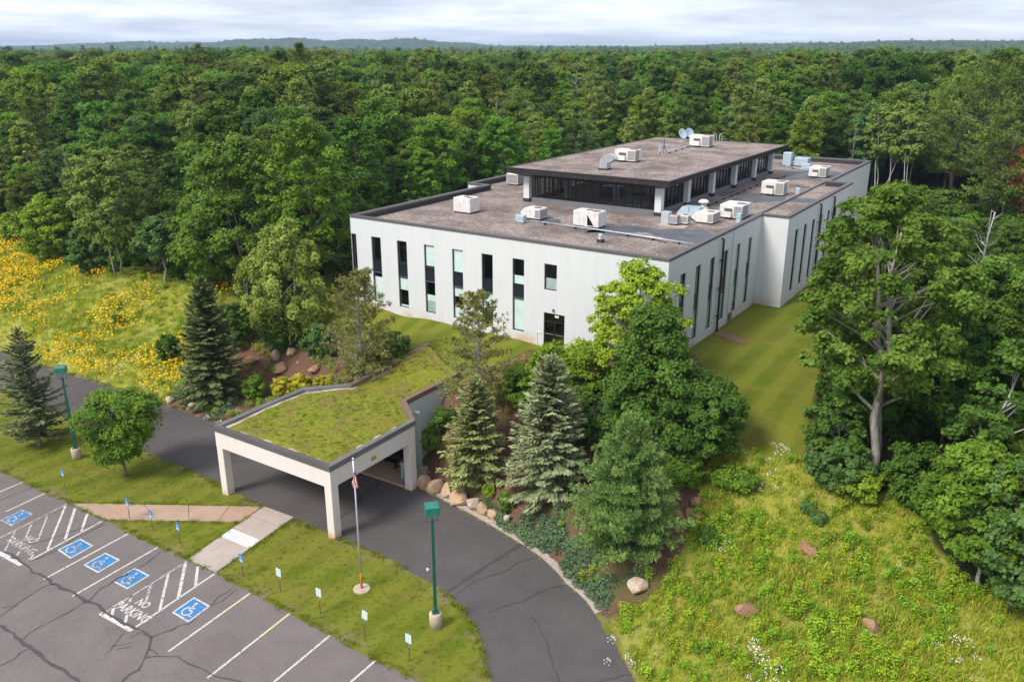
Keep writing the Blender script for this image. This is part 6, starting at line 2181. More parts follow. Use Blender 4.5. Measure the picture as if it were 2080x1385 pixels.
for i, (px_, py_, w, h, mt, nm, lab) in enumerate([
        (1298, 1196, 0.8, 0.72, 'paleblock', 'stone', 'pale block-shaped stone below the dark pine'), (1405, 1052, 0.9, 0.5, 'redrock', 'stone', 'broad reddish stone at the meadow edge right of the dark pine'),
        (1375, 1050, 0.5, 0.4, 'redrock', 'stone', 'small reddish stone touching the dark pine'), (1414, 1022, 0.65, 0.45, 'redrock', 'stone', 'pointed tan stone above the broad reddish stone'),
        (1643, 1124, 0.65, 0.65, 'redrock', 'stone', 'reddish stone alone in the middle of the right meadow'), (1515, 1242, 0.8, 0.55, 'redrock', 'stone', 'flat tan stone half hidden in the lower meadow'),
        (1770, 1280, 0.7, 0.7, 'redrock', 'stone', 'reddish stone in the lower right of the meadow'), (1509, 975, 0.4, 0.3, 'redrock', 'stone', 'small stone near the white daisies at the top of the meadow'),
        (1497, 905, 0.4, 0.35, 'boulder', 'stone', 'small tan stone at the corner of the big bushes and lawn'), (559, 728, 0.75, 0.75, 'paleblock', 'stone', 'pale pinkish stone in the left rock garden'),
        (590, 722, 0.75, 0.6, 'boulder', 'stone', 'orange stone in the left rock garden'), (572, 752, 1.3, 0.55, 'redrock', 'stone', 'large red-brown slab in the left rock garden'),
        (512, 735, 1.1, 0.5, 'redrock', 'stone', 'red-brown stone close to the dark spruce'), (640, 752, 0.9, 0.45, 'redrock', 'stone', 'red stone in front of the left jack pine'), (622, 775, 0.7, 0.4, 'redrock', 'stone', 'low reddish stone above the golden shrubs'),
        (346, 817, 0.55, 0.5, 'paleblock', 'stone', 'leftmost pale stone beside the driveway under the dark spruce'), (377, 824, 0.55, 0.5, 'paleblock', 'stone', 'pale stone second from left beside the driveway under the dark spruce'),
        (391, 829, 0.5, 0.45, 'paleblock', 'stone', 'pale stone third from left beside the driveway under the dark spruce'), (403, 833, 0.4, 0.4, 'paleblock', 'stone', 'rightmost small pale stone beside the driveway under the dark spruce'),
        (1183, 1072, 0.4, 0.3, 'paleblock', 'stone', 'small pale stone on the mulch left of the dark pine'), (283, 728, 0.5, 0.35, 'paleblock', 'stone', 'pinkish stone among the yellow flowers above the driveway')]):
    q = at(px_, py_)
    o = link(nm, boulder(200 + i, w, w * 0.8, h), None, q, i * 1.3)
    o.data.materials.append(M[mt])
    tag(o, lab, 'stone', 'stones in the beds and meadows')
# bark and soil patches by the downpipes, a concrete block by the far path
M['bark_chips'] = mottled('bark_chips', (0.14, 0.075, 0.045), (0.30, 0.18, 0.12), 6, 0.95, 0.1, fine=25, bump=0.6)


def drape(name, poly, mt, lift=0.03, n=14, kind='structure'):
    P = np.array(poly)
    x0, y0 = P.min(0)
    x1, y1 = P.max(0)
    xs2, ys2 = np.linspace(x0, x1, n), np.linspace(y0, y1, n)
    X2, Y2 = np.meshgrid(xs2, ys2)
    Z2 = ground(X2, Y2) + lift
    mb = MB()
    mb.v = [tuple(p) for p in np.stack([X2, Y2, Z2], -1).reshape(-1, 3)]
    ids = np.arange(n * n).reshape(n, n)
    mask = sdist(poly, (X2[:-1, :-1] + X2[1:, 1:]) / 2, (Y2[:-1, :-1] + Y2[1:, 1:]) / 2) < 0
    for i in range(n - 1):
        for j in range(n - 1):
            if mask[i, j]:
                mb.f.append((int(ids[i, j]), int(ids[i, j + 1]), int(ids[i + 1, j + 1]), int(ids[i + 1, j])))
                mb.mi.append(0)
    return tag(mb.build(name, M[mt], None, True), kind=kind)


drape('bark_patch', [bw(0.1, 8.3), bw(1.2, 8.0), bw(2.6, 7.6), bw(2.8, 8.3), bw(1.5, 9.0), bw(0.1, 9.5)], 'bark_chips', 0.03, 22)
drape('bark_patch', [bw(2.15, 26.0), bw(4, 25.7), bw(6.2, 25.8), bw(6.3, 26.6), bw(4, 27.2), bw(2.15, 27.6)], 'bark_chips', 0.03, 22)
drape('path', [bw(2.3, 30.5), bw(6, 30.0), bw(12, 29.5), bw(12, 31.0), bw(6, 31.6), bw(2.3, 32.5)], 'concrete', 0.04, 26)
x, y = bw(3.6, 29.2)
o = empty('concrete_box', (x, y, gz(x, y)), -TH, 'low pale concrete block on the grass beside the building bay', 'concrete block')
MB().bbox(-0.9, 0.9, -0.5, 0.5, -0.1, 0.65, 0.03).build('block', M['concrete_white'], o)
MB().bbox(-0.95, 0.95, -0.55, 0.55, 0.65, 0.73, 0.02).build('lid', M['concrete_white'], o)
#@@PART4@@
# ------------------------------------------------------------------ near trees, each with its own shape
def spot(px_, py_, top_y):
    x, y, z = at(px_, py_)
    return (x, y, z), height_at(px_, top_y, y) - z


def own_mat(key):
    """the same leaf without the tree-to-tree variation used in the forest"""
    k = key + '_single'
    if k not in M:
        m_ = M[key].copy()
        for nd in m_.node_tree.nodes:
            if nd.type == 'HUE_SAT':
                for s_ in ('Hue', 'Value'):
                    for l_ in list(nd.inputs[s_].links):
                        m_.node_tree.links.remove(l_)
                nd.inputs['Hue'].default_value, nd.inputs['Value'].default_value = 0.5, 1.08
        M[k] = m_
    return M[k]


def own_tree(name, built, loc, bark, leafm, label, cat='tree', rz=0.0, group=None):
    t_, Q, tint = built
    o = empty(name, loc, rz, label, cat, group)
    link('trunk', t_.mesh('trunk', M[bark], True), o)
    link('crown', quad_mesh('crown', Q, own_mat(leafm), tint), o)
    return o


loc, h = spot(80, 905, 668)
own_tree('spruce_tree', spruce(1, h, 2.4, 0.30, 0.25, 6, 0.30, 0.12, 0.9, 0.75, 0.3), loc, 'greybranch', 'gspruce', 'thin grey-green spruce with a bare lower trunk by the left lamp post')
loc, h = spot(258, 966, 793)
own_tree('maple_tree', broadleaf(2, h, 1.0, 2.35, 72, 300, 0.100, 0.26, 'vase', 0.10), loc, 'bark', 'maple', 'small round green maple on the lawn between driveway and parking lot')
loc, h = spot(436, 803, 565)
own_tree('spruce_tree', spruce(3, h, 2.8, 0.23, 0.27, 9, 0.42, 0.10, 0.15, 0.75, 0.12), loc, 'bark', 'spruce', 'dark broad spruce beside the far edge of the driveway')
loc, h = spot(585, 700, 448)
own_tree('birch_tree', broadleaf(4, h, 1.2, 3.0, 190, 200, 0.105, 0.14, 'oval', 0.14, (0.3, 0), 20, 2, 0.5), loc, 'birchbark', 'birchlime', 'pale yellow-green birch in front of the left corner of the building')
loc, h = spot(742, 790, 552)
own_tree('pine_tree', pine(5, h, 3.2, 0.5, 22, 6, 0.24, 0.13, 13, 9, 0.62, False, 0.22, 0.13, 0.84, 0.28), loc, 'greybranch', 'jpine', 'sparse brownish pine left of the planted canopy roof')
loc, h = spot(970, 850, 598)
own_tree('pine_tree', pine(6, h, 2.9, 0.3, 20, 6, 0.24, 0.13, 13, 9, 0.60, False, 0.30, 0.13, 0.84, 0.28), loc, 'greybranch', 'jpine', 'sparse pine with bare grey branches right of the planted canopy roof')
loc, h = spot(968, 955, 765)
own_tree('spruce_tree', spruce(7, h, 2.35, 0.21, 0.22, 9, 0.40, 0.085, 0.1, 0.80), loc, 'bark', 'yspruce', 'yellowish green spruce above the tan boulders')
loc, h = spot(1116, 992, 722)
own_tree('spruce_tree', spruce(8, h, 2.7, 0.21, 0.22, 9, 0.40, 0.085, 0.12, 0.72), loc, 'bark', 'bspruce', 'grey-blue spruce between the yellowish spruce and the dark pine')
loc, h = spot(1272, 1132, 856)
own_tree('pine_tree', pine(9, h, 3.1, 0.45, 30, 9, 0.27, 0.075, 26, 12, 0.92, False, 0.40, 0.10, 0.95, 0.22), loc, 'bark', 'wpine', 'soft dark green pine at the inner end of the right meadow')
loc, h = spot(1335, 905, 632)
own_tree('maple_tree', broadleaf(10, h, 0.6, 3.4, 230, 200, 0.112, 0.145, 'cone', 0.2, (-0.5, 0.3), 18), loc, 'bark', 'dark', 'large dark green leafy tree hiding the front corner of the building')
loc, h = spot(1425, 925, 765)
own_tree('shrub', broadleaf(11, h, 0.1, 2.1, 110, 220, 0.105, 0.19, 'round', 0.09, (0, 0), 12, 3), loc, 'bark', 'dark', 'big dark green bush right of the large leafy tree', 'bush')
x_, y_ = bw(-0.7, -2.6)
z_ = gz(x_, y_)
px_t = project(x_, y_, z_)
h = height_at(1290, 538, y_) - z_
own_tree('ash_tree', broadleaf(12, h, 1.0, 2.75, 170, 175, 0.105, 0.145, 'oval', 0.13, (0, 0), 18), (x_, y_, z_), 'palebark', 'lime', 'bright lime-green tree against the white front wall')
for i, (px_, py_, top, rr, mt, sh, lab) in enumerate([
        (1105, 815, 705, 1.5, 'brightshrub', 'round', 'bright green bush below the entrance door'), (1180, 800, 695, 1.6, 'brightshrub', 'round', 'bright green bush left of the large leafy tree'),
        (1060, 830, 745, 1.2, 'maple', 'round', 'mid green bush between pine and bright bushes'), (1170, 880, 790, 1.5, 'dark', 'round', 'dark bush behind the blue spruce'),
        (1240, 905, 820, 1.3, 'bluegreen', 'round', 'grey-green bush between blue spruce and leafy tree'), (575, 705, 615, 1.9, 'dark', 'round', 'dark bush around the foot of the pale birch'),
        (480, 700, 615, 1.3, 'dark', 'round', 'dark bush right behind the dark spruce'), (345, 735, 680, 0.8, 'dark', 'round', 'small dark bush left of the dark spruce'), (652, 735, 655, 1.1, 'bluegreen', 'round', 'grey-green bush left of the sparse pine in the garden'),
        (800, 735, 675, 1.1, 'dark', 'round', 'dark bush beside the upper end of the brown coping'), (520, 810, 765, 0.8, 'maple', 'round', 'low green bush behind the golden shrubs'),
        (575, 800, 768, 0.7, 'goldshrub', 'round', 'golden yellow shrub left, next to the grey coping'), (610, 793, 762, 0.65, 'goldshrub', 'round', 'golden yellow shrub in the middle of the three by the coping'), (655, 785, 765, 0.5, 'goldshrub', 'round', 'golden yellow shrub right, below the red stone'),
        (875, 912, 868, 0.85, 'brightshrub', 'round', 'leafy bright bush against the pale retaining wall'), (905, 870, 830, 0.7, 'dark', 'round', 'dark bush at the upper part of the retaining wall'),
        (992, 1005, 985, 0.35, 'brightshrub', 'round', 'small bright round bush above the boulders'), (1030, 1035, 1003, 0.45, 'maple', 'round', 'flowering bush with pinkish blooms at the foot of the blue spruce'),
        (765, 770, 690, 1.0, 'jpine', 'round', 'low brownish bush hugging the brown coping'), (1492, 985, 955, 1.1, 'maple', 'round', 'fresh green thicket at the top of the meadow'),
        (1385, 985, 925, 1.0, 'maple', 'round', 'green bush between dark bush and meadow stones'), (1862, 1022, 905, 1.5, 'dark', 'round', 'dark bush in the shade right of the oak trunks'), (1905, 1062, 965, 1.1, 'maple', 'round', 'green bush between the oak and the leaning birch'), (240, 660, 640, 0.35, 'maple', 'round', 'tiny green sapling among the yellow flowers'), (1440, 1100, 1075, 0.5, 'dark', 'round', 'small dark weed bush in the meadow right of the pine'), (1660, 1060, 1040, 0.36, 'bluegreen', 'round', 'small grey-green bush in the upper meadow'),
        (1640, 1040, 1022, 0.30, 'bluegreen', 'round', 'tiny grey-green bush left of its larger neighbour in the upper meadow')]):
    loc, h = spot(px_, py_, top)
    own_tree('shrub', broadleaf(40 + i, max(0.5, h), 0.05, rr, int(36 + 26 * rr), 120, 0.10, 0.24, sh, 0.05, (0, 0), 8, 3), loc, 'bark', mt, lab, 'bush')
    if 'pinkish' in lab:
        rng = np.random.default_rng(9)
        n = 60
        d = norm(rng.normal(size=(n, 3)) + np.array([-0.2, -0.3, 0.7]))
        link('blossoms', quad_mesh('blossoms', leaf_quads(d * np.array([0.42, 0.42, 0.38]) + np.array([0, 0, h * 0.6]), d, np.full(n, 0.07), np.full(n, 0.06), rng), M['pink_petal'], rng.uniform(size=n)), bpy.data.objects[[o.name for o in COL.objects if o.get('label') == lab][0]])
# big oak with two bare trunks and its neighbours on the right
loc, h = spot(1768, 975, 385)
t_, Q, tint = broadleaf(60, h, 4.6, 3.8, 220, 190, 0.125, 0.118, 'oval', 0.36, (0.9, 1.0), 46, 2)
own_tree('oak_tree', (t_, Q, tint), loc, 'palebark', 'oak', 'tallest oak on the right with two pale bare trunks', 'tree', 1.1)
loc, h = spot(1690, 960, 762)
own_tree('birch_tree', broadleaf(61, h, 0.3, 1.45, 120, 130, 0.12, 0.18, 'oval', 0.07, (0, 0), 12), loc, 'birchbark', 'dark', 'slender dark birch left of the oak trunks')
loc, h = spot(1700, 985, 890)
own_tree('shrub', broadleaf(62, h, 0.1, 1.5, 80, 120, 0.11, 0.2, 'round', 0.06, (0, 0), 8, 3), loc, 'bark', 'bluegreen', 'grey-green bush at the foot of the oak', 'bush')
loc, h = spot(1745, 1010, 955)
own_tree('shrub', broadleaf(63, h, 0.05, 1.1, 50, 110, 0.11, 0.22, 'round', 0.05, (0, 0), 8, 3), loc, 'bark', 'brightshrub', 'yellowish bush in front of the oak trunks', 'bush')
loc, h = spot(1990, 1200, 905)
own_tree('birch_tree', broadleaf(64, h, 2.0, 2.3, 140, 130, 0.12, 0.15, 'oval', 0.10, (-1.3, 0.2), 16), loc, 'birchbark', 'maple', 'leaning birch with a white trunk at the right meadow edge')
loc, h = spot(2055, 1240, 940)
own_tree('birch_tree', broadleaf(65, h, 0.6, 2.3, 150, 150, 0.115, 0.16, 'round', 0.09, (0, 0), 14, 2), loc, 'bark', 'bluegreen', 'dense grey-green tree in the lower right corner')
loc, h = spot(1960, 1010, 700)
own_tree('birch_tree', broadleaf(66, h, 3.5, 2.6, 90, 120, 0.13, 0.15, 'oval', 0.15, (2.2, 0.5), 14), loc, 'birchbark', 'dark', 'white forked birch trunk leaning right among dark trees')
# red pines and thin birches at the right rear
for i, (px_, py_, top, rr, mt, lab) in enumerate([(1990, 425, 108, 6.4, 'rpine', 'tallest red pine in the pine group at the right rear'), (2072, 435, 104, 6.2, 'rpine', 'red pine at the right picture edge, upper right'),
                                                  (1928, 405, 172, 5.2, 'rpine', 'red pine on the left side of the pine group'), (2035, 470, 200, 4.6, 'rpine', 'front red pine of the pine group with visible trunk'), (2098, 480, 250, 3.0, 'deadneedle', 'pine with rust-brown dead needles at the right edge')]):
    x_, y_, z_ = at(px_, py_)
    y2 = y_ + 4
    h = height_at(px_, top, y_) - z_
    own_tree('red_pine_tree', pine(70 + i, h, rr, h * 0.22, 19, 8, 0.55, 0.10, 14, 11, 0.5, True, 0.34, 0.26, 0.84, 0.26), (x_, y_, z_), 'pinebark', mt, lab)
for i, (px_, py_, top, lab) in enumerate([(1775, 400, 212, 'thin pale birch behind the building, left of three'), (1800, 405, 205, 'thin pale birch behind the building, middle of three'), (1832, 410, 222, 'thin pale birch behind the building, right of three')]):
    x_, y_, z_ = at(px_, py_)
    own_tree('birch_tree', broadleaf(80 + i, height_at(px_, top, y_) - z_, 5.0, 2.3, 46, 90, 0.19, 0.22, 'oval', 0.11, (0.3 * (i - 1), 0), 16, 2), (x_, y_, z_), 'birchbark', 'aspen', lab)
for i, (px_, py_, top, rr, hbf, mt, bk, st, lab) in enumerate([(105, 528, 402, 2.7, 0.05, 'brightshrub', 'bark', 2, 'yellow-green bushy tree at the far left edge of the flower meadow'), (188, 556, 452, 1.9, 0.05, 'bluegreen', 'bark', 2, 'dark blue-green bushy tree at the upper rim of the flower meadow'),
        (240, 560, 300, 3.0, 0.25, 'aspen', 'palebark', 2, 'pale olive aspen with thin white stems above the flower meadow'), (338, 578, 438, 2.0, 0.38, 'bluegreen', 'palebark', 1, 'small round blue-green tree with a bare pale trunk at the meadow rim'),
        (430, 590, 385, 2.6, 0.1, 'maple', 'bark', 1, 'mid green tree between the blue-green tree and the birch'), (505, 605, 275, 4.0, 0.2, 'oak', 'palebark', 3, 'wide olive-brown tree with many thin upright stems behind the dark spruce'),
        (640, 596, 232, 3.2, 0.15, 'maple', 'bark', 1, 'tall rounded green tree right behind the pale birch'), (690, 566, 400, 2.2, 0.1, 'dark', 'birchbark', 1, 'dark tree touching the left front corner of the building')]):
    loc, h = spot(px_, py_, top)
    own_tree('birch_tree' if bk == 'palebark' else 'maple_tree', broadleaf(90 + i, h, h * hbf, rr, int(60 + 30 * rr), 130, 0.15, 0.165, 'oval', 0.12, (0, 0), 18, st), loc, bk, mt, lab)

# ------------------------------------------------------------------ the forest
kinds = {}
kinds['oak'] = [proto('oak%d' % i, broadleaf(300 + i, 15, 4.0, 3.7 + 0.25 * i, 105, 195, 0.185, 0.19, ['round', 'vase', 'round', 'oval'][i], 0.22, (0, 0), 14), 'bark', 'oak') for i in range(4)]
kinds['maple'] = [proto('maple%d' % i, broadleaf(320 + i, 14, 1.6, 3.3 + 0.2 * i, 115, 190, 0.18, 0.18, ['oval', 'cone', 'round'][i], 0.18, (0, 0), 12), 'bark', 'maple') for i in range(3)]
kinds['aspen'] = [proto('aspen%d' % i, broadleaf(340 + i, 15, 4.5, 2.5, 90, 140, 0.165, 0.19, 'oval', 0.14, (0.4 * i, 0), 14), 'palebark', 'aspen') for i in range(2)]
kinds['willow'] = [proto('willow%d' % i, broadleaf(350 + i, 14, 2.0, 3.2, 105, 180, 0.175, 0.18, ['round', 'oval'][i], 0.16, (0, 0), 12), 'bark', 'bluegreen') for i in range(2)]
kinds['dark'] = [proto('dark%d' % i, broadleaf(360 + i, 15, 2.2, 3.3, 105, 190, 0.185, 0.18, ['round', 'oval'][i], 0.2, (0, 0), 12), 'bark', 'dark') for i in range(2)]
kinds['pine'] = [proto('pine%d' % i, pine(370 + i, 17, 3.0, 4.5, 17, 7, 0.50, 0.11, 12, 9, 0.55, True, 0.3, 0.2, 0.95), 'pinebark', 'rpine') for i in range(2)]
NM = {'oak': ('oak_tree', 'olive-green tree'), 'maple': ('maple_tree', 'mid-green tree'), 'aspen': ('aspen_tree', 'light green slender tree'), 'willow': ('willow_tree', 'grey-green tree'),
      'dark': ('ash_tree', 'dark green tree'), 'pine': ('pine_tree', 'dark pine sticking out')}


def zone(x, y, d):
    lx, ly = wb((x, y))
    px2 = project(x, y, gz(x, y) + 6)[0]
    row = 'fronting' if d < 7 else ('just inside' if d < 14 else 'deep in')
    if lx > 4 and ly < 64:
        return row + ' the right woods ' + ('near the meadow' if ly < -5 else 'beside the side lawn' if ly < 25 else 'behind the tall oak')
    if lx < -29:
        if ly > 2:
            return row + ' the woods beside the building left wall, ' + ('front half' if ly < 28 else 'rear half')
        return row + ' the woods above the yellow flowers, ' + ('far left' if px2 < 230 else 'over the dark spruce' if px2 < 480 else 'behind the birch')
    return row + ' the forest behind the ' + ('building left end' if px2 < 1150 else 'penthouse' if px2 < 1480 else 'building right end')


rng = np.random.default_rng(21)
cand = []
step = 4.7
for iy in range(0, 110):
    y = 26 + iy * step
    if y > 430:
        break
    half = 0.92 * y + 25
    for ix in range(int(-half / step), int(half / step) + 1):
        x = ix * step + (iy % 2) * step / 2 + rng.uniform(-1.5, 1.5)
        cand.append((x, y + rng.uniform(-1.5, 1.5)))
cand = np.array(cand)
sc_ = sdist(CLEAR, cand[:, 0], cand[:, 1])
cand = cand[sc_ > 1.6]
sc_ = sdist(CLEAR, cand[:, 0], cand[:, 1])
keep = np.ones(len(cand), bool)
taken = [(o.location.x, o.location.y, 8.0 if 'red_pine' in o.name else 3.2 if 'oak' in o.name else 1.8) for o in COL.objects if o.type == 'EMPTY' and o.get('category') == 'tree']
for tx, ty, tr in taken:
    keep &= np.hypot(cand[:, 0] - tx, cand[:, 1] - ty) > tr
cand, sc_ = cand[keep], sc_[keep]
cz = ground(cand[:, 0], cand[:, 1])
pxs, pys, dep = project(cand[:, 0], cand[:, 1], cz + 9)
infr = (pxs > -620) & (pxs < PW + 620) & (pys < PH + 200) & (dep > 5)
cand, cz, sc_, dep, pxs = cand[infr], cz[infr], sc_[infr], dep[infr], pxs[infr]
# drop trees on the near right that would hide the meadow or the lens
order = np.argsort(dep)
K = list(kinds)
n_ind = 0
rest = []
patch = np.sin(cand[:, 0] * 0.045 + 1.3) + np.cos(cand[:, 1] * 0.05 - 0.4)
for o_i in order:
    x, y, z, s_, d_ = *cand[o_i], cz[o_i], sc_[o_i], dep[o_i]
    edge_ = s_ < 7
    w = {'oak': 3.8, 'maple': 2.6, 'aspen': 1.7, 'willow': 1.2, 'dark': 1.6, 'pine': 0.25}
    lx, ly = wb((x, y))
    if edge_:
        w.update(oak=1.5, maple=3.2, willow=1.8, aspen=1.6, dark=2.0, pine=0.0)
    if lx > 4 and ly < 40:
        w.update(oak=2.2, dark=4.5, maple=2.0, aspen=0.2, willow=0.8)
    if patch[o_i] > 0.9:
        w['aspen'] *= 2
    ks = rng.choice(K, p=np.array([w[k] for k in K]) / sum(w.values()))
    v_ = int(rng.integers(len(kinds[ks])))
    base = 0.70 + 0.30 * float(sstep(2, 40, s_))
    if lx < -29 and ly < 12:
        base *= 0.90
    if lx > 4 and ly < 40:
        base *= 0.86
    s = base * rng.uniform(0.74, 1.18)
    sz = s * rng.uniform(0.94, 1.08)
    if ks == 'pine':
        sz *= 0.90
    if (pxs[o_i] > 1660 and y < 112 and lx > 3) or (1690 < pxs[o_i] < 1890 and y < 117):      # low growth in front of the pine group
        lim = (height_at(pxs[o_i], 440 if pxs[o_i] > 1870 else 395, y) - z) / 15.0
        if lim < 0.3:
            continue
        if sz > lim:
            s, sz = s * max(0.7, lim / sz), lim
    rz = rng.uniform(0, 6.283)
    if n_ind < 290 and -60 < pxs[o_i] < PW + 60:
        zn = zone(x, y, s_)
        nm, ds = NM[ks]
        if ks != 'pine':
            ds = ('tall ' if sz > 0.9 else 'lower ') + ds
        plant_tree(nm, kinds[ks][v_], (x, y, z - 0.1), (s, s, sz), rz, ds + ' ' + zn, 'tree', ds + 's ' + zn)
        n_ind += 1
    else:
        rest.append((x, y, z - 0.1, s, sz, rz, ks, v_))


def joined(pr, key):
    """trunk and crown of a prototype in one mesh for the far woods"""
    me = pr[1].copy()
    bm = __import__('bmesh').new()
    bm.from_mesh(me)
    nf = len(bm.faces)
    bm.from_mesh(pr[0])
    bm.faces.ensure_lookup_table()
    for f in bm.faces[nf:]:
        f.material_index = 1
    bm.to_mesh(me)
    bm.free()
    me.materials.append(pr[0].materials[0])
    return me


flat_keys = [(k, i) for k in K for i in range(len(kinds[k]))]
fm = [joined(kinds[k][i], k) for k, i in flat_keys]
kid = {kk: i for i, kk in enumerate(flat_keys)}
scatter('forest', [r[:3] for r in rest], fm, [(r[3], r[3], r[4]) for r in rest], [r[5] for r in rest], [kid[(r[6], r[7])] for r in rest], 'stuff', 'continuous green forest canopy reaching back from the building')
# far woods: simple crowns
far_p = []
for i, (mk, R_) in enumerate((('oak', 3.6), ('maple', 3.4), ('dark', 3.3), ('aspen', 2.6), ('bluegreen', 3.3))):
    t_, Q, tint = broadleaf(400 + i, 14, 3.0, R_, 26, 30, 0.55, 0.32, 'round', 0.2, (0, 0), 0)
    far_p.append(quad_mesh('far_crown', Q, M[mk], tint))
t_, Q, tint = pine(410, 17, 2.6, 4, 10, 6, 1.0, 0.14, 6, 4, 0.7, False, 0.2, 0.2)
far_p.append(quad_mesh('far_crown', Q, M['rpine'], tint))
pts = []
y = 428.0
while y < 3600:
    st = 6.0 + (y - 428) / 3200 * 16
    half = 0.86 * y + 20
    nxx = int(2 * half / st)
    xs3 = -half + np.arange(nxx) * st + rng.uniform(-0.4, 0.4, nxx) * st
    pts.append(np.stack([xs3, np.full(nxx, y) + rng.uniform(-0.4, 0.4, nxx) * st, np.full(nxx, st)], 1))
    y += st
pts = np.concatenate(pts)
fz = ground(pts[:, 0], pts[:, 1])
fs = (0.8 + 0.4 * rng.uniform(size=len(pts)))
fs3 = np.stack([fs * np.maximum(1, pts[:, 2] / 7), fs * np.maximum(1, pts[:, 2] / 7), fs], 1)
fi = rng.choice(6, size=len(pts), p=[0.34, 0.22, 0.20, 0.10, 0.12, 0.02])
pines = rng.uniform(size=len(pts)) < 0.005
fi[pines] = 5
scatter('distant_forest', np.stack([pts[:, 0], pts[:, 1], fz - 0.3], 1), far_p, fs3, rng.uniform(0, 6.28, len(pts)), fi, 'stuff', 'distant wooded plain running to the horizon')

# bushes and young growth along the woods edge
us, ui, up_ = [], [], []
bushp = []
for i, mk in enumerate(('maple', 'dark', 'brightshrub', 'bluegreen')):
    t_, Q, tint = broadleaf(420 + i, 2.2, 0.05, 1.3, 22, 95, 0.17, 0.36, 'round', 0.05, (0, 0), 0)
    bushp.append(quad_mesh('bush_piece', Q, M[mk], tint))
n = 7000
ux = rng.uniform(-115, 95, n)
uy = rng.uniform(26, 135, n)
ud = sdist(CLEAR, ux, uy)
sel = (ud > 0.2) & (ud < 10) & (rng.uniform(size=n) < np.where(ud < 2.5, 0.85, 0.30))
ux, uy, ud = ux[sel], uy[sel], ud[sel]
scatter('undergrowth', np.stack([ux, uy, ground(ux, uy)], 1), bushp, rng.uniform(0.55, 1.35, len(ux)) * np.where(ud < 1.5, 0.7, 1.0), rng.uniform(0, 6.28, len(ux)), rng.choice(4, size=len(ux), p=[0.42, 0.34, 0.10, 0.14]), 'stuff', 'leafy undergrowth along the edge of the woods')
# bare dead trees and limbs that show pale among the crowns
for i, (px_, py_, top, lab) in enumerate([(1955, 700, 425, 'pale bare dead limb above the dark trees right of the oak'), (1195, 330, 205, 'pale forked dead trunk behind the penthouse'), (660, 330, 185, 'pale bare trunk in the forest left of the building'),
                                          (235, 520, 310, 'thin white trunk leaning at the woods edge behind the flowers'), (690, 480, 405, 'pale curved bare limb next to the left building corner'), (520, 260, 165, 'grey bare tree top in the left forest'), (1995, 860, 640, 'white bare branches between the dark trees at the right')]):
    x_, y_, z_ = at(px_, py_)
    h = height_at(px_, top, y_) - z_
    o = empty('dead_tree', (x_, y_, z_), 0, lab, 'dead tree')
    deadwood(500 + i, h, 0.10, 12, 0.05).build('trunk', M['birchbark'], o, True)

dw = [deadwood(520 + i, 14.0, 0.09, 16, 0.03).mesh('trunk', M['greybranch'], True) for i in range(3)]
deep = [o_i for o_i in order if 4 < sc_[o_i] < 60 and 0 < pxs[o_i] < PW and dep[o_i] < 170]
for q_, o_i in enumerate(deep[3::27][:16]):
    x, y = cand[o_i]
    zn = zone(x, y, sc_[o_i])
    o = empty('dead_tree', (x + 2.2, y - 1.5, cz[o_i]), rng.uniform(0, 6), 'bare grey dead tree ' + zn, 'dead tree', 'bare grey dead trees ' + zn)
    k_ = 0.72 + 0.30 * float(sstep(2, 40, sc_[o_i]))
    o.scale = (k_, k_, k_ * rng.uniform(0.98, 1.12))
    link('trunk', dw[q_ % 3], o)

# ------------------------------------------------------------------ meadow, flowers, lawn fringe, ground cover
def blades(seed, n, h, r, w, lean=0.35):
    rg = np.random.default_rng(seed)
    a, rr = rg.uniform(0, 6.28, n), r * np.sqrt(rg.uniform(size=n))
    b = np.stack([rr * np.cos(a), rr * np.sin(a), np.zeros(n)], 1)
    hh = h * rg.uniform(0.5, 1.1, n)
    ln = rg.normal(size=(n, 2)) * lean
    tip = b + np.stack([ln[:, 0] * hh, ln[:, 1] * hh, hh], 1)
    mid2 = b + np.stack([ln[:, 0] * hh * 0.3, ln[:, 1] * hh * 0.3, hh * 0.55], 1)
    ad = rg.uniform(0, 6.28, n)
    s = np.stack([np.cos(ad), np.sin(ad), np.zeros(n)], 1) * w
    return np.stack([b, mid2 + s, tip, mid2 - s], 1), np.clip(rg.uniform(0, 1, n), 0, 1)


gp = [quad_mesh('grass_piece', *(lambda q: (q[0], M['grass'], q[1]))(blades(600 + i, 34, 0.24 + 0.06 * i, 0.36, 0.018))) for i in range(4)]
wp = []
for i in range(4):
    rg = np.random.default_rng(620 + i)
    n = 110
    st = rg.integers(0, 6, n)
    a = rg.uniform(0, 6.28, 6)
    hgt = rg.uniform(0.08, 0.62, n)
    C = np.stack([0.16 * np.cos(a[st]) + rg.normal(size=n) * 0.07, 0.16 * np.sin(a[st]) + rg.normal(size=n) * 0.07, hgt], 1)
    wp.append(quad_mesh('weed_piece', leaf_quads(C, norm(rg.normal(size=(n, 3)) * 0.5 + np.array([0, 0, 1])), 0.10 * rg.uniform(0.4, 0.85, n), 0.03 * np.ones(n), rg), M['weed'], rg.uniform(size=n)))


def flower_piece(seed, n, h, r, spread, mt):
    rg = np.random.default_rng(seed)
    C = np.stack([rg.normal(size=n) * spread, rg.normal(size=n) * spread, h * rg.uniform(0.75, 1.1, n)], 1)
    d = norm(rg.normal(size=(n, 3)) * 0.35 + np.array([-0.15, -0.45, 1.0]))
    q1 = leaf_quads(C, d, np.full(n, r), np.full(n, r * 0.75), rg)
    q2 = leaf_quads(C + np.array([0, 0, 0.006]), d, np.full(n, r), np.full(n, r * 0.75), rg)
    return quad_mesh('flower_piece', np.concatenate([q1, q2]), M[mt], rg.uniform(size=2 * n))


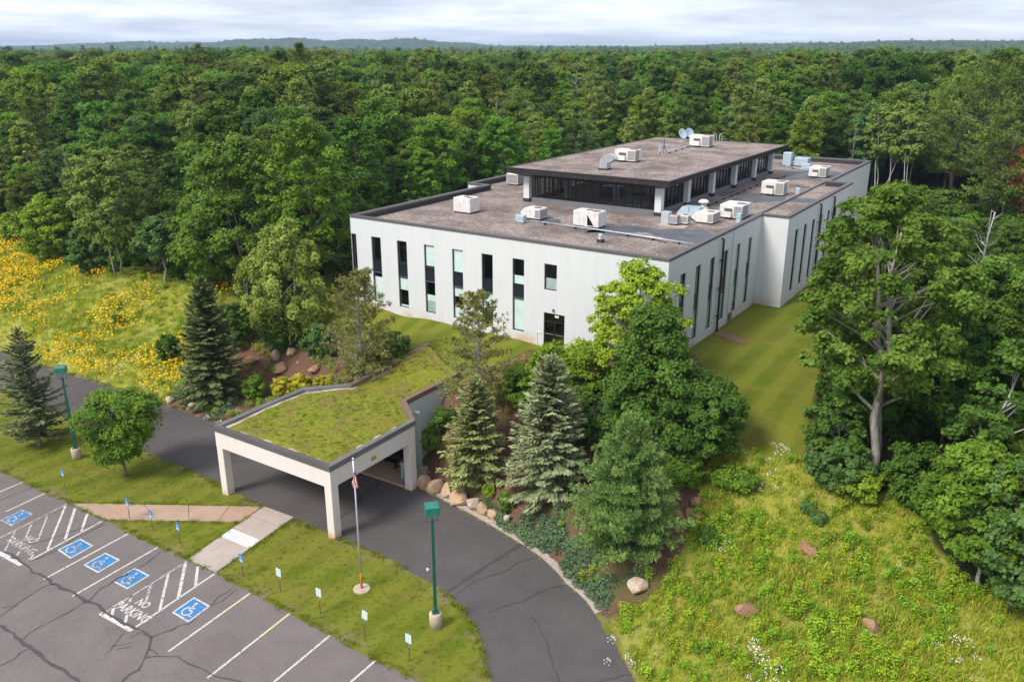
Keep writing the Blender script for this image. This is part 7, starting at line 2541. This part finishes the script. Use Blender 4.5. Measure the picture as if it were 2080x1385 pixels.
yp = [flower_piece(640 + i, 8, 0.62, 0.075, 0.34, 'yellow') for i in range(3)]
dp = [flower_piece(650 + i, 12, 0.42, 0.036, 0.13, 'white_petal') for i in range(2)]


def poly_points(poly, dens, rg):
    P = np.array(poly)
    x0, y0 = P.min(0)
    x1, y1 = P.max(0)
    n = int((x1 - x0) * (y1 - y0) * dens)
    X, Y = rg.uniform(x0, x1, n), rg.uniform(y0, y1, n)
    k = pip(poly, X, Y)
    X, Y = X[k], Y[k]
    px2, py2, dp2 = project(X, Y, 3)
    k = (px2 > -380) & (px2 < PW + 380) & (py2 < PH + 120)
    return X[k], Y[k]


def vnoise(X, Y, sc, seed):
    rg = np.random.default_rng(seed)
    v_ = np.zeros(X.shape)
    for o_ in range(4):
        f = sc * 1.9 ** o_
        for _ in range(3):
            a = rg.uniform(0, 6.28)
            v_ += np.sin((X * math.cos(a) + Y * math.sin(a)) * f + rg.uniform(0, 6.28)) / (1.5 ** o_)
    return v_ / 4.0


paved_guard = lambda X, Y: (sdist(FLAT, X, Y) > 0.35)
Xl, Yl = poly_points(MEADOW_L, 7.0, rng)
Xr, Yr = poly_points(MEADOW_R, 10.0, rng)
X, Y = np.concatenate([Xl, Xr]), np.concatenate([Yl, Yr])
k = paved_guard(X, Y)
X, Y = X[k], Y[k]
scatter('meadow_grass', np.stack([X, Y, ground(X, Y) - 0.02], 1), gp, rng.uniform(0.55, 1.15, len(X)) * (0.9 + 0.25 * vnoise(X, Y, 0.25, 1)), rng.uniform(0, 6.28, len(X)), rng.integers(0, 4, len(X)), 'stuff', 'tall yellow-green meadow grass')
Xl, Yl = poly_points(MEADOW_L, 1.0, rng)
Xr, Yr = poly_points(MEADOW_R, 6.5, rng)
Xb, Yb = poly_points(BED_L, 2.4, rng)
Xc, Yc = poly_points(BED_R, 0.7, rng)
X, Y = np.concatenate([Xl, Xr, Xb, Xc]), np.concatenate([Yl, Yr, Yb, Yc])
k = paved_guard(X, Y) & (vnoise(X, Y, 0.55, 2) + rng.normal(size=len(X)) * 0.3 > -0.2)
X, Y = X[k], Y[k]
scatter('meadow_weeds', np.stack([X, Y, ground(X, Y) - 0.02], 1), wp, rng.uniform(0.45, 1.15, len(X)), rng.uniform(0, 6.28, len(X)), rng.integers(0, 4, len(X)), 'stuff', 'bright green leafy weeds in the meadows')
X, Y = poly_points(MEADOW_L, 5.6, rng)
pxf, pyf, _d = project(X, Y, ground(X, Y))
dens = vnoise(X, Y, 0.22, 3) + 0.35 * vnoise(X, Y, 0.7, 4)
band = np.where((pyf > 610) & (pyf < 780) & (pxf < 385), 0.26, -0.02) + np.where((pxf < 60) & (pyf < 590), 0.2, 0)
k = paved_guard(X, Y) & (dens + band + rng.normal(size=len(X)) * 0.16 > 0.10)
X, Y = X[k], Y[k]
scatter('yellow_flowers', np.stack([X, Y, ground(X, Y)], 1), yp, rng.uniform(0.8, 1.25, len(X)), rng.uniform(-0.4, 0.4, len(X)), rng.integers(0, 3, len(X)), 'stuff', 'drifts of golden yellow flowers in the left meadow')
dpts = []
for (px_, py_, rr, n) in [(1535, 1345, 0.9, 18), (1550, 1375, 0.7, 10), (1590, 955, 1.6, 12), (1560, 965, 0.9, 10), (1495, 930, 0.5, 6), (1830, 1180, 0.7, 7), (1285, 1340, 0.9, 9), (240, 765, 0.6, 10), (880, 945, 0.7, 12), (915, 1022, 0.35, 9),
                          (640, 705, 0.9, 16), (660, 690, 0.9, 14), (450, 838, 1.5, 22), (1368, 1005, 0.6, 5), (1465, 1120, 0.5, 5), (1950, 1330, 1.2, 8), (1905, 1300, 0.9, 5)]:
    x_, y_, z_ = at(px_, py_)
    for _ in range(int(n * 0.6 + 0.5)):
        dpts.append((x_ + rng.normal() * rr * 0.6, y_ + rng.normal() * rr * 0.6))
dpts = np.array(dpts)
scatter('white_flowers', np.stack([dpts[:, 0], dpts[:, 1], ground(dpts[:, 0], dpts[:, 1])], 1), dp, rng.uniform(0.5, 1.05, len(dpts)), rng.uniform(-0.4, 0.4, len(dpts)), rng.integers(0, 2, len(dpts)), 'stuff', 'clusters of small white daisies')
ypts = []
for (px_, py_, rr, n) in [(1590, 1350, 0.9, 7), (1450, 1275, 0.5, 4), (1650, 1305, 0.8, 5), (1625, 980, 0.5, 4), (1880, 1230, 0.8, 6), (1545, 1140, 0.6, 3), (1690, 1250, 0.5, 3)]:
    x_, y_, z_ = at(px_, py_)
    for _ in range(n):
        ypts.append((x_ + rng.normal() * rr * 0.7, y_ + rng.normal() * rr * 0.7))
ypts = np.array(ypts)
scatter('small_yellow_flowers', np.stack([ypts[:, 0], ypts[:, 1], ground(ypts[:, 0], ypts[:, 1])], 1), yp, rng.uniform(0.25, 0.42, len(ypts)), rng.uniform(-0.4, 0.4, len(ypts)), rng.integers(0, 3, len(ypts)), 'stuff', 'a few yellow blooms scattered in the right meadow')
# juniper mats spilling over the edge of the bed
jp = []
for i in range(3):
    rg = np.random.default_rng(660 + i)
    n = 260
    a, rr = rg.uniform(0, 6.28, n), 0.5 * np.sqrt(rg.uniform(size=n))
    C = np.stack([rr * np.cos(a), rr * np.sin(a), 0.05 + 0.28 * (1 - (rr / 0.5) ** 2) * rg.uniform(0.4, 1, n)], 1)
    d = norm(np.stack([np.cos(a), np.sin(a), np.full(n, 0.6)], 1) + rg.normal(size=(n, 3)) * 0.3)
    jp.append(quad_mesh('juniper_piece', leaf_quads(C, norm(rg.normal(size=(n, 3)) * 0.5 + np.array([0, 0, 1])), np.full(n, 0.10), np.full(n, 0.028), rg, d), M['juniper'], rg.uniform(size=n)))
jpts = []
for (px_, py_, rx, n) in [(1016, 1050, 0.30, 4), (1035, 1070, 0.5, 8), (1055, 1085, 0.6, 10), (1075, 1070, 0.6, 7), (1095, 1095, 0.7, 14), (1120, 1080, 0.8, 14), (1130, 1110, 0.9, 18), (1155, 1135, 0.8, 16), (1170, 1165, 0.7, 12), (1190, 1130, 0.7, 8), (1195, 1190, 0.7, 12),
                          (1220, 1215, 0.7, 12), (1210, 1195, 0.6, 6), (1000, 1030, 0.3, 3), (985, 1018, 0.25, 2), (370, 800, 0.6, 7), (455, 835, 0.7, 8), (590, 690, 0.6, 5), (1300, 1175, 0.6, 4)]:
    x_, y_, z_ = at(px_, py_)
    for _ in range(int(n * 0.62 + 0.5)):
        jpts.append((x_ + rng.normal() * rx * 0.55, y_ + rng.normal() * rx * 0.45))
jpts = np.array(jpts)
jpts = jpts[sdist(FLAT, jpts[:, 0], jpts[:, 1]) > 0.4]
scatter('juniper_mat', np.stack([jpts[:, 0], jpts[:, 1], ground(jpts[:, 0], jpts[:, 1])], 1), jp, rng.uniform(0.7, 1.3, len(jpts)), rng.uniform(0, 6.28, len(jpts)), rng.integers(0, 3, len(jpts)), 'stuff', 'blue-green creeping juniper along the driveway bend')
# rough grass fringe where the lawn meets asphalt and walls
lp = [quad_mesh('tuft_piece', *(lambda q: (q[0], M['lawnblade'], q[1]))(blades(680 + i, 22, 0.13, 0.16, 0.012, 0.6))) for i in range(3)]
fr_pts = []
for line in (LOT_EDGE, DRV_NEAR[1:-1], DRV_FAR[1:7], [tuple(p) for p in (pB, pA)], [tuple(p) for p in (pC, pD)], [tuple(p) for p in (qA, qB)], [tuple(p) for p in (qD, qC)]):
    for i in range(len(line) - 1):
        a, b = np.array(line[i]), np.array(line[i + 1])
        n = int(np.linalg.norm(b - a) * 14)
        u = rng.uniform(size=n)
        e = (b - a) / (np.linalg.norm(b - a) + 1e-9)
        nn = np.array([-e[1], e[0]])
        q = a + (b - a) * u[:, None] + nn * (rng.normal(size=n) * 0.13)[:, None]
        fr_pts.append(q)
fr_pts = np.concatenate(fr_pts)
kk = vnoise(fr_pts[:, 0], fr_pts[:, 1], 0.9, 6) > -0.35
fr_pts = fr_pts[kk & ~pip(LOT, fr_pts[:, 0], fr_pts[:, 1]) & ~pip(DRIVE, fr_pts[:, 0], fr_pts[:, 1])]
inp = pip([tuple(p) for p in (pA, pB, pC, pD)], fr_pts[:, 0], fr_pts[:, 1]) | pip([tuple(p) for p in (qA, qB, qC, qD)], fr_pts[:, 0], fr_pts[:, 1])
fr_pts = fr_pts[~inp]
# short blades over the near lawns
isl = LOT_EDGE + DRV_NEAR[1:-1][::-1]
Xi, Yi = poly_points([tuple(p) for p in isl], 9, rng)
k = ~pip([tuple(p) for p in (pA, pB, pC, pD)], Xi, Yi) & ~pip([tuple(p) for p in (qA, qB, qC, qD)], Xi, Yi) & (pdist(LOT_EDGE, Xi, Yi, False) > 0.2) & (pdist(DRV_NEAR, Xi, Yi, False) > 0.2)
allp = np.concatenate([fr_pts, np.stack([Xi[k], Yi[k]], 1)])
scatter('lawn_tufts', np.stack([allp[:, 0], allp[:, 1], ground(allp[:, 0], allp[:, 1])], 1), lp, np.concatenate([rng.uniform(0.7, 1.3, len(fr_pts)), rng.uniform(0.35, 0.6, int(k.sum()))]), rng.uniform(0, 6.28, len(allp)), rng.integers(0, 3, len(allp)), 'stuff', 'rough grass fringe along the asphalt edges')
# low plants on the canopy roof
sp = [quad_mesh('sedum_piece', *(lambda q: (q[0], M['lawnblade' if i else 'weed'], q[1]))(blades(690 + i, 30, 0.10, 0.18, 0.022, 1.0))) for i in range(2)]
n = 1500
lx, ly = rng.uniform(bx0, bx1, n), rng.uniform(by0, by1, n)
k = (sdist(RP, lx, ly) < -0.75) & (vnoise(lx, ly, 1.1, 8) > -0.25)
lx, ly = lx[k], ly[k]
ww = np.array([1 / (((lx - p[0]) ** 2 + (ly - p[1]) ** 2) + 0.05) ** 1.2 for p in RP])
lz = (ww * np.array(zs_)[:, None]).sum(0) / ww.sum(0) + 0.05
so = scatter('roof_plants', np.stack([lx + 15, ly + 15, lz], 1), sp, rng.uniform(0.35, 0.8, len(lx)), rng.uniform(0, 6.28, len(lx)), rng.integers(0, 2, len(lx)), 'stuff', None, can)

# ------------------------------------------------------------------ thin summer haze
hm = bpy.data.materials.new('haze')
hm.use_nodes = True
hn, hl = hm.node_tree.nodes, hm.node_tree.links
hn.remove(hn['Principled BSDF'])
pv = hn.new('ShaderNodeVolumePrincipled')
pv.inputs['Color'].default_value = (0.62, 0.80, 1.0, 1)
pv.inputs['Density'].default_value = 0.00018
pv.inputs['Anisotropy'].default_value = 0.2
hl.new(pv.outputs[0], hn['Material Output'].inputs['Volume'])
tag(MB().box(-7700, 7700, -800, 8400, -1.5, 62.0).build('haze', hm), kind='stuff')
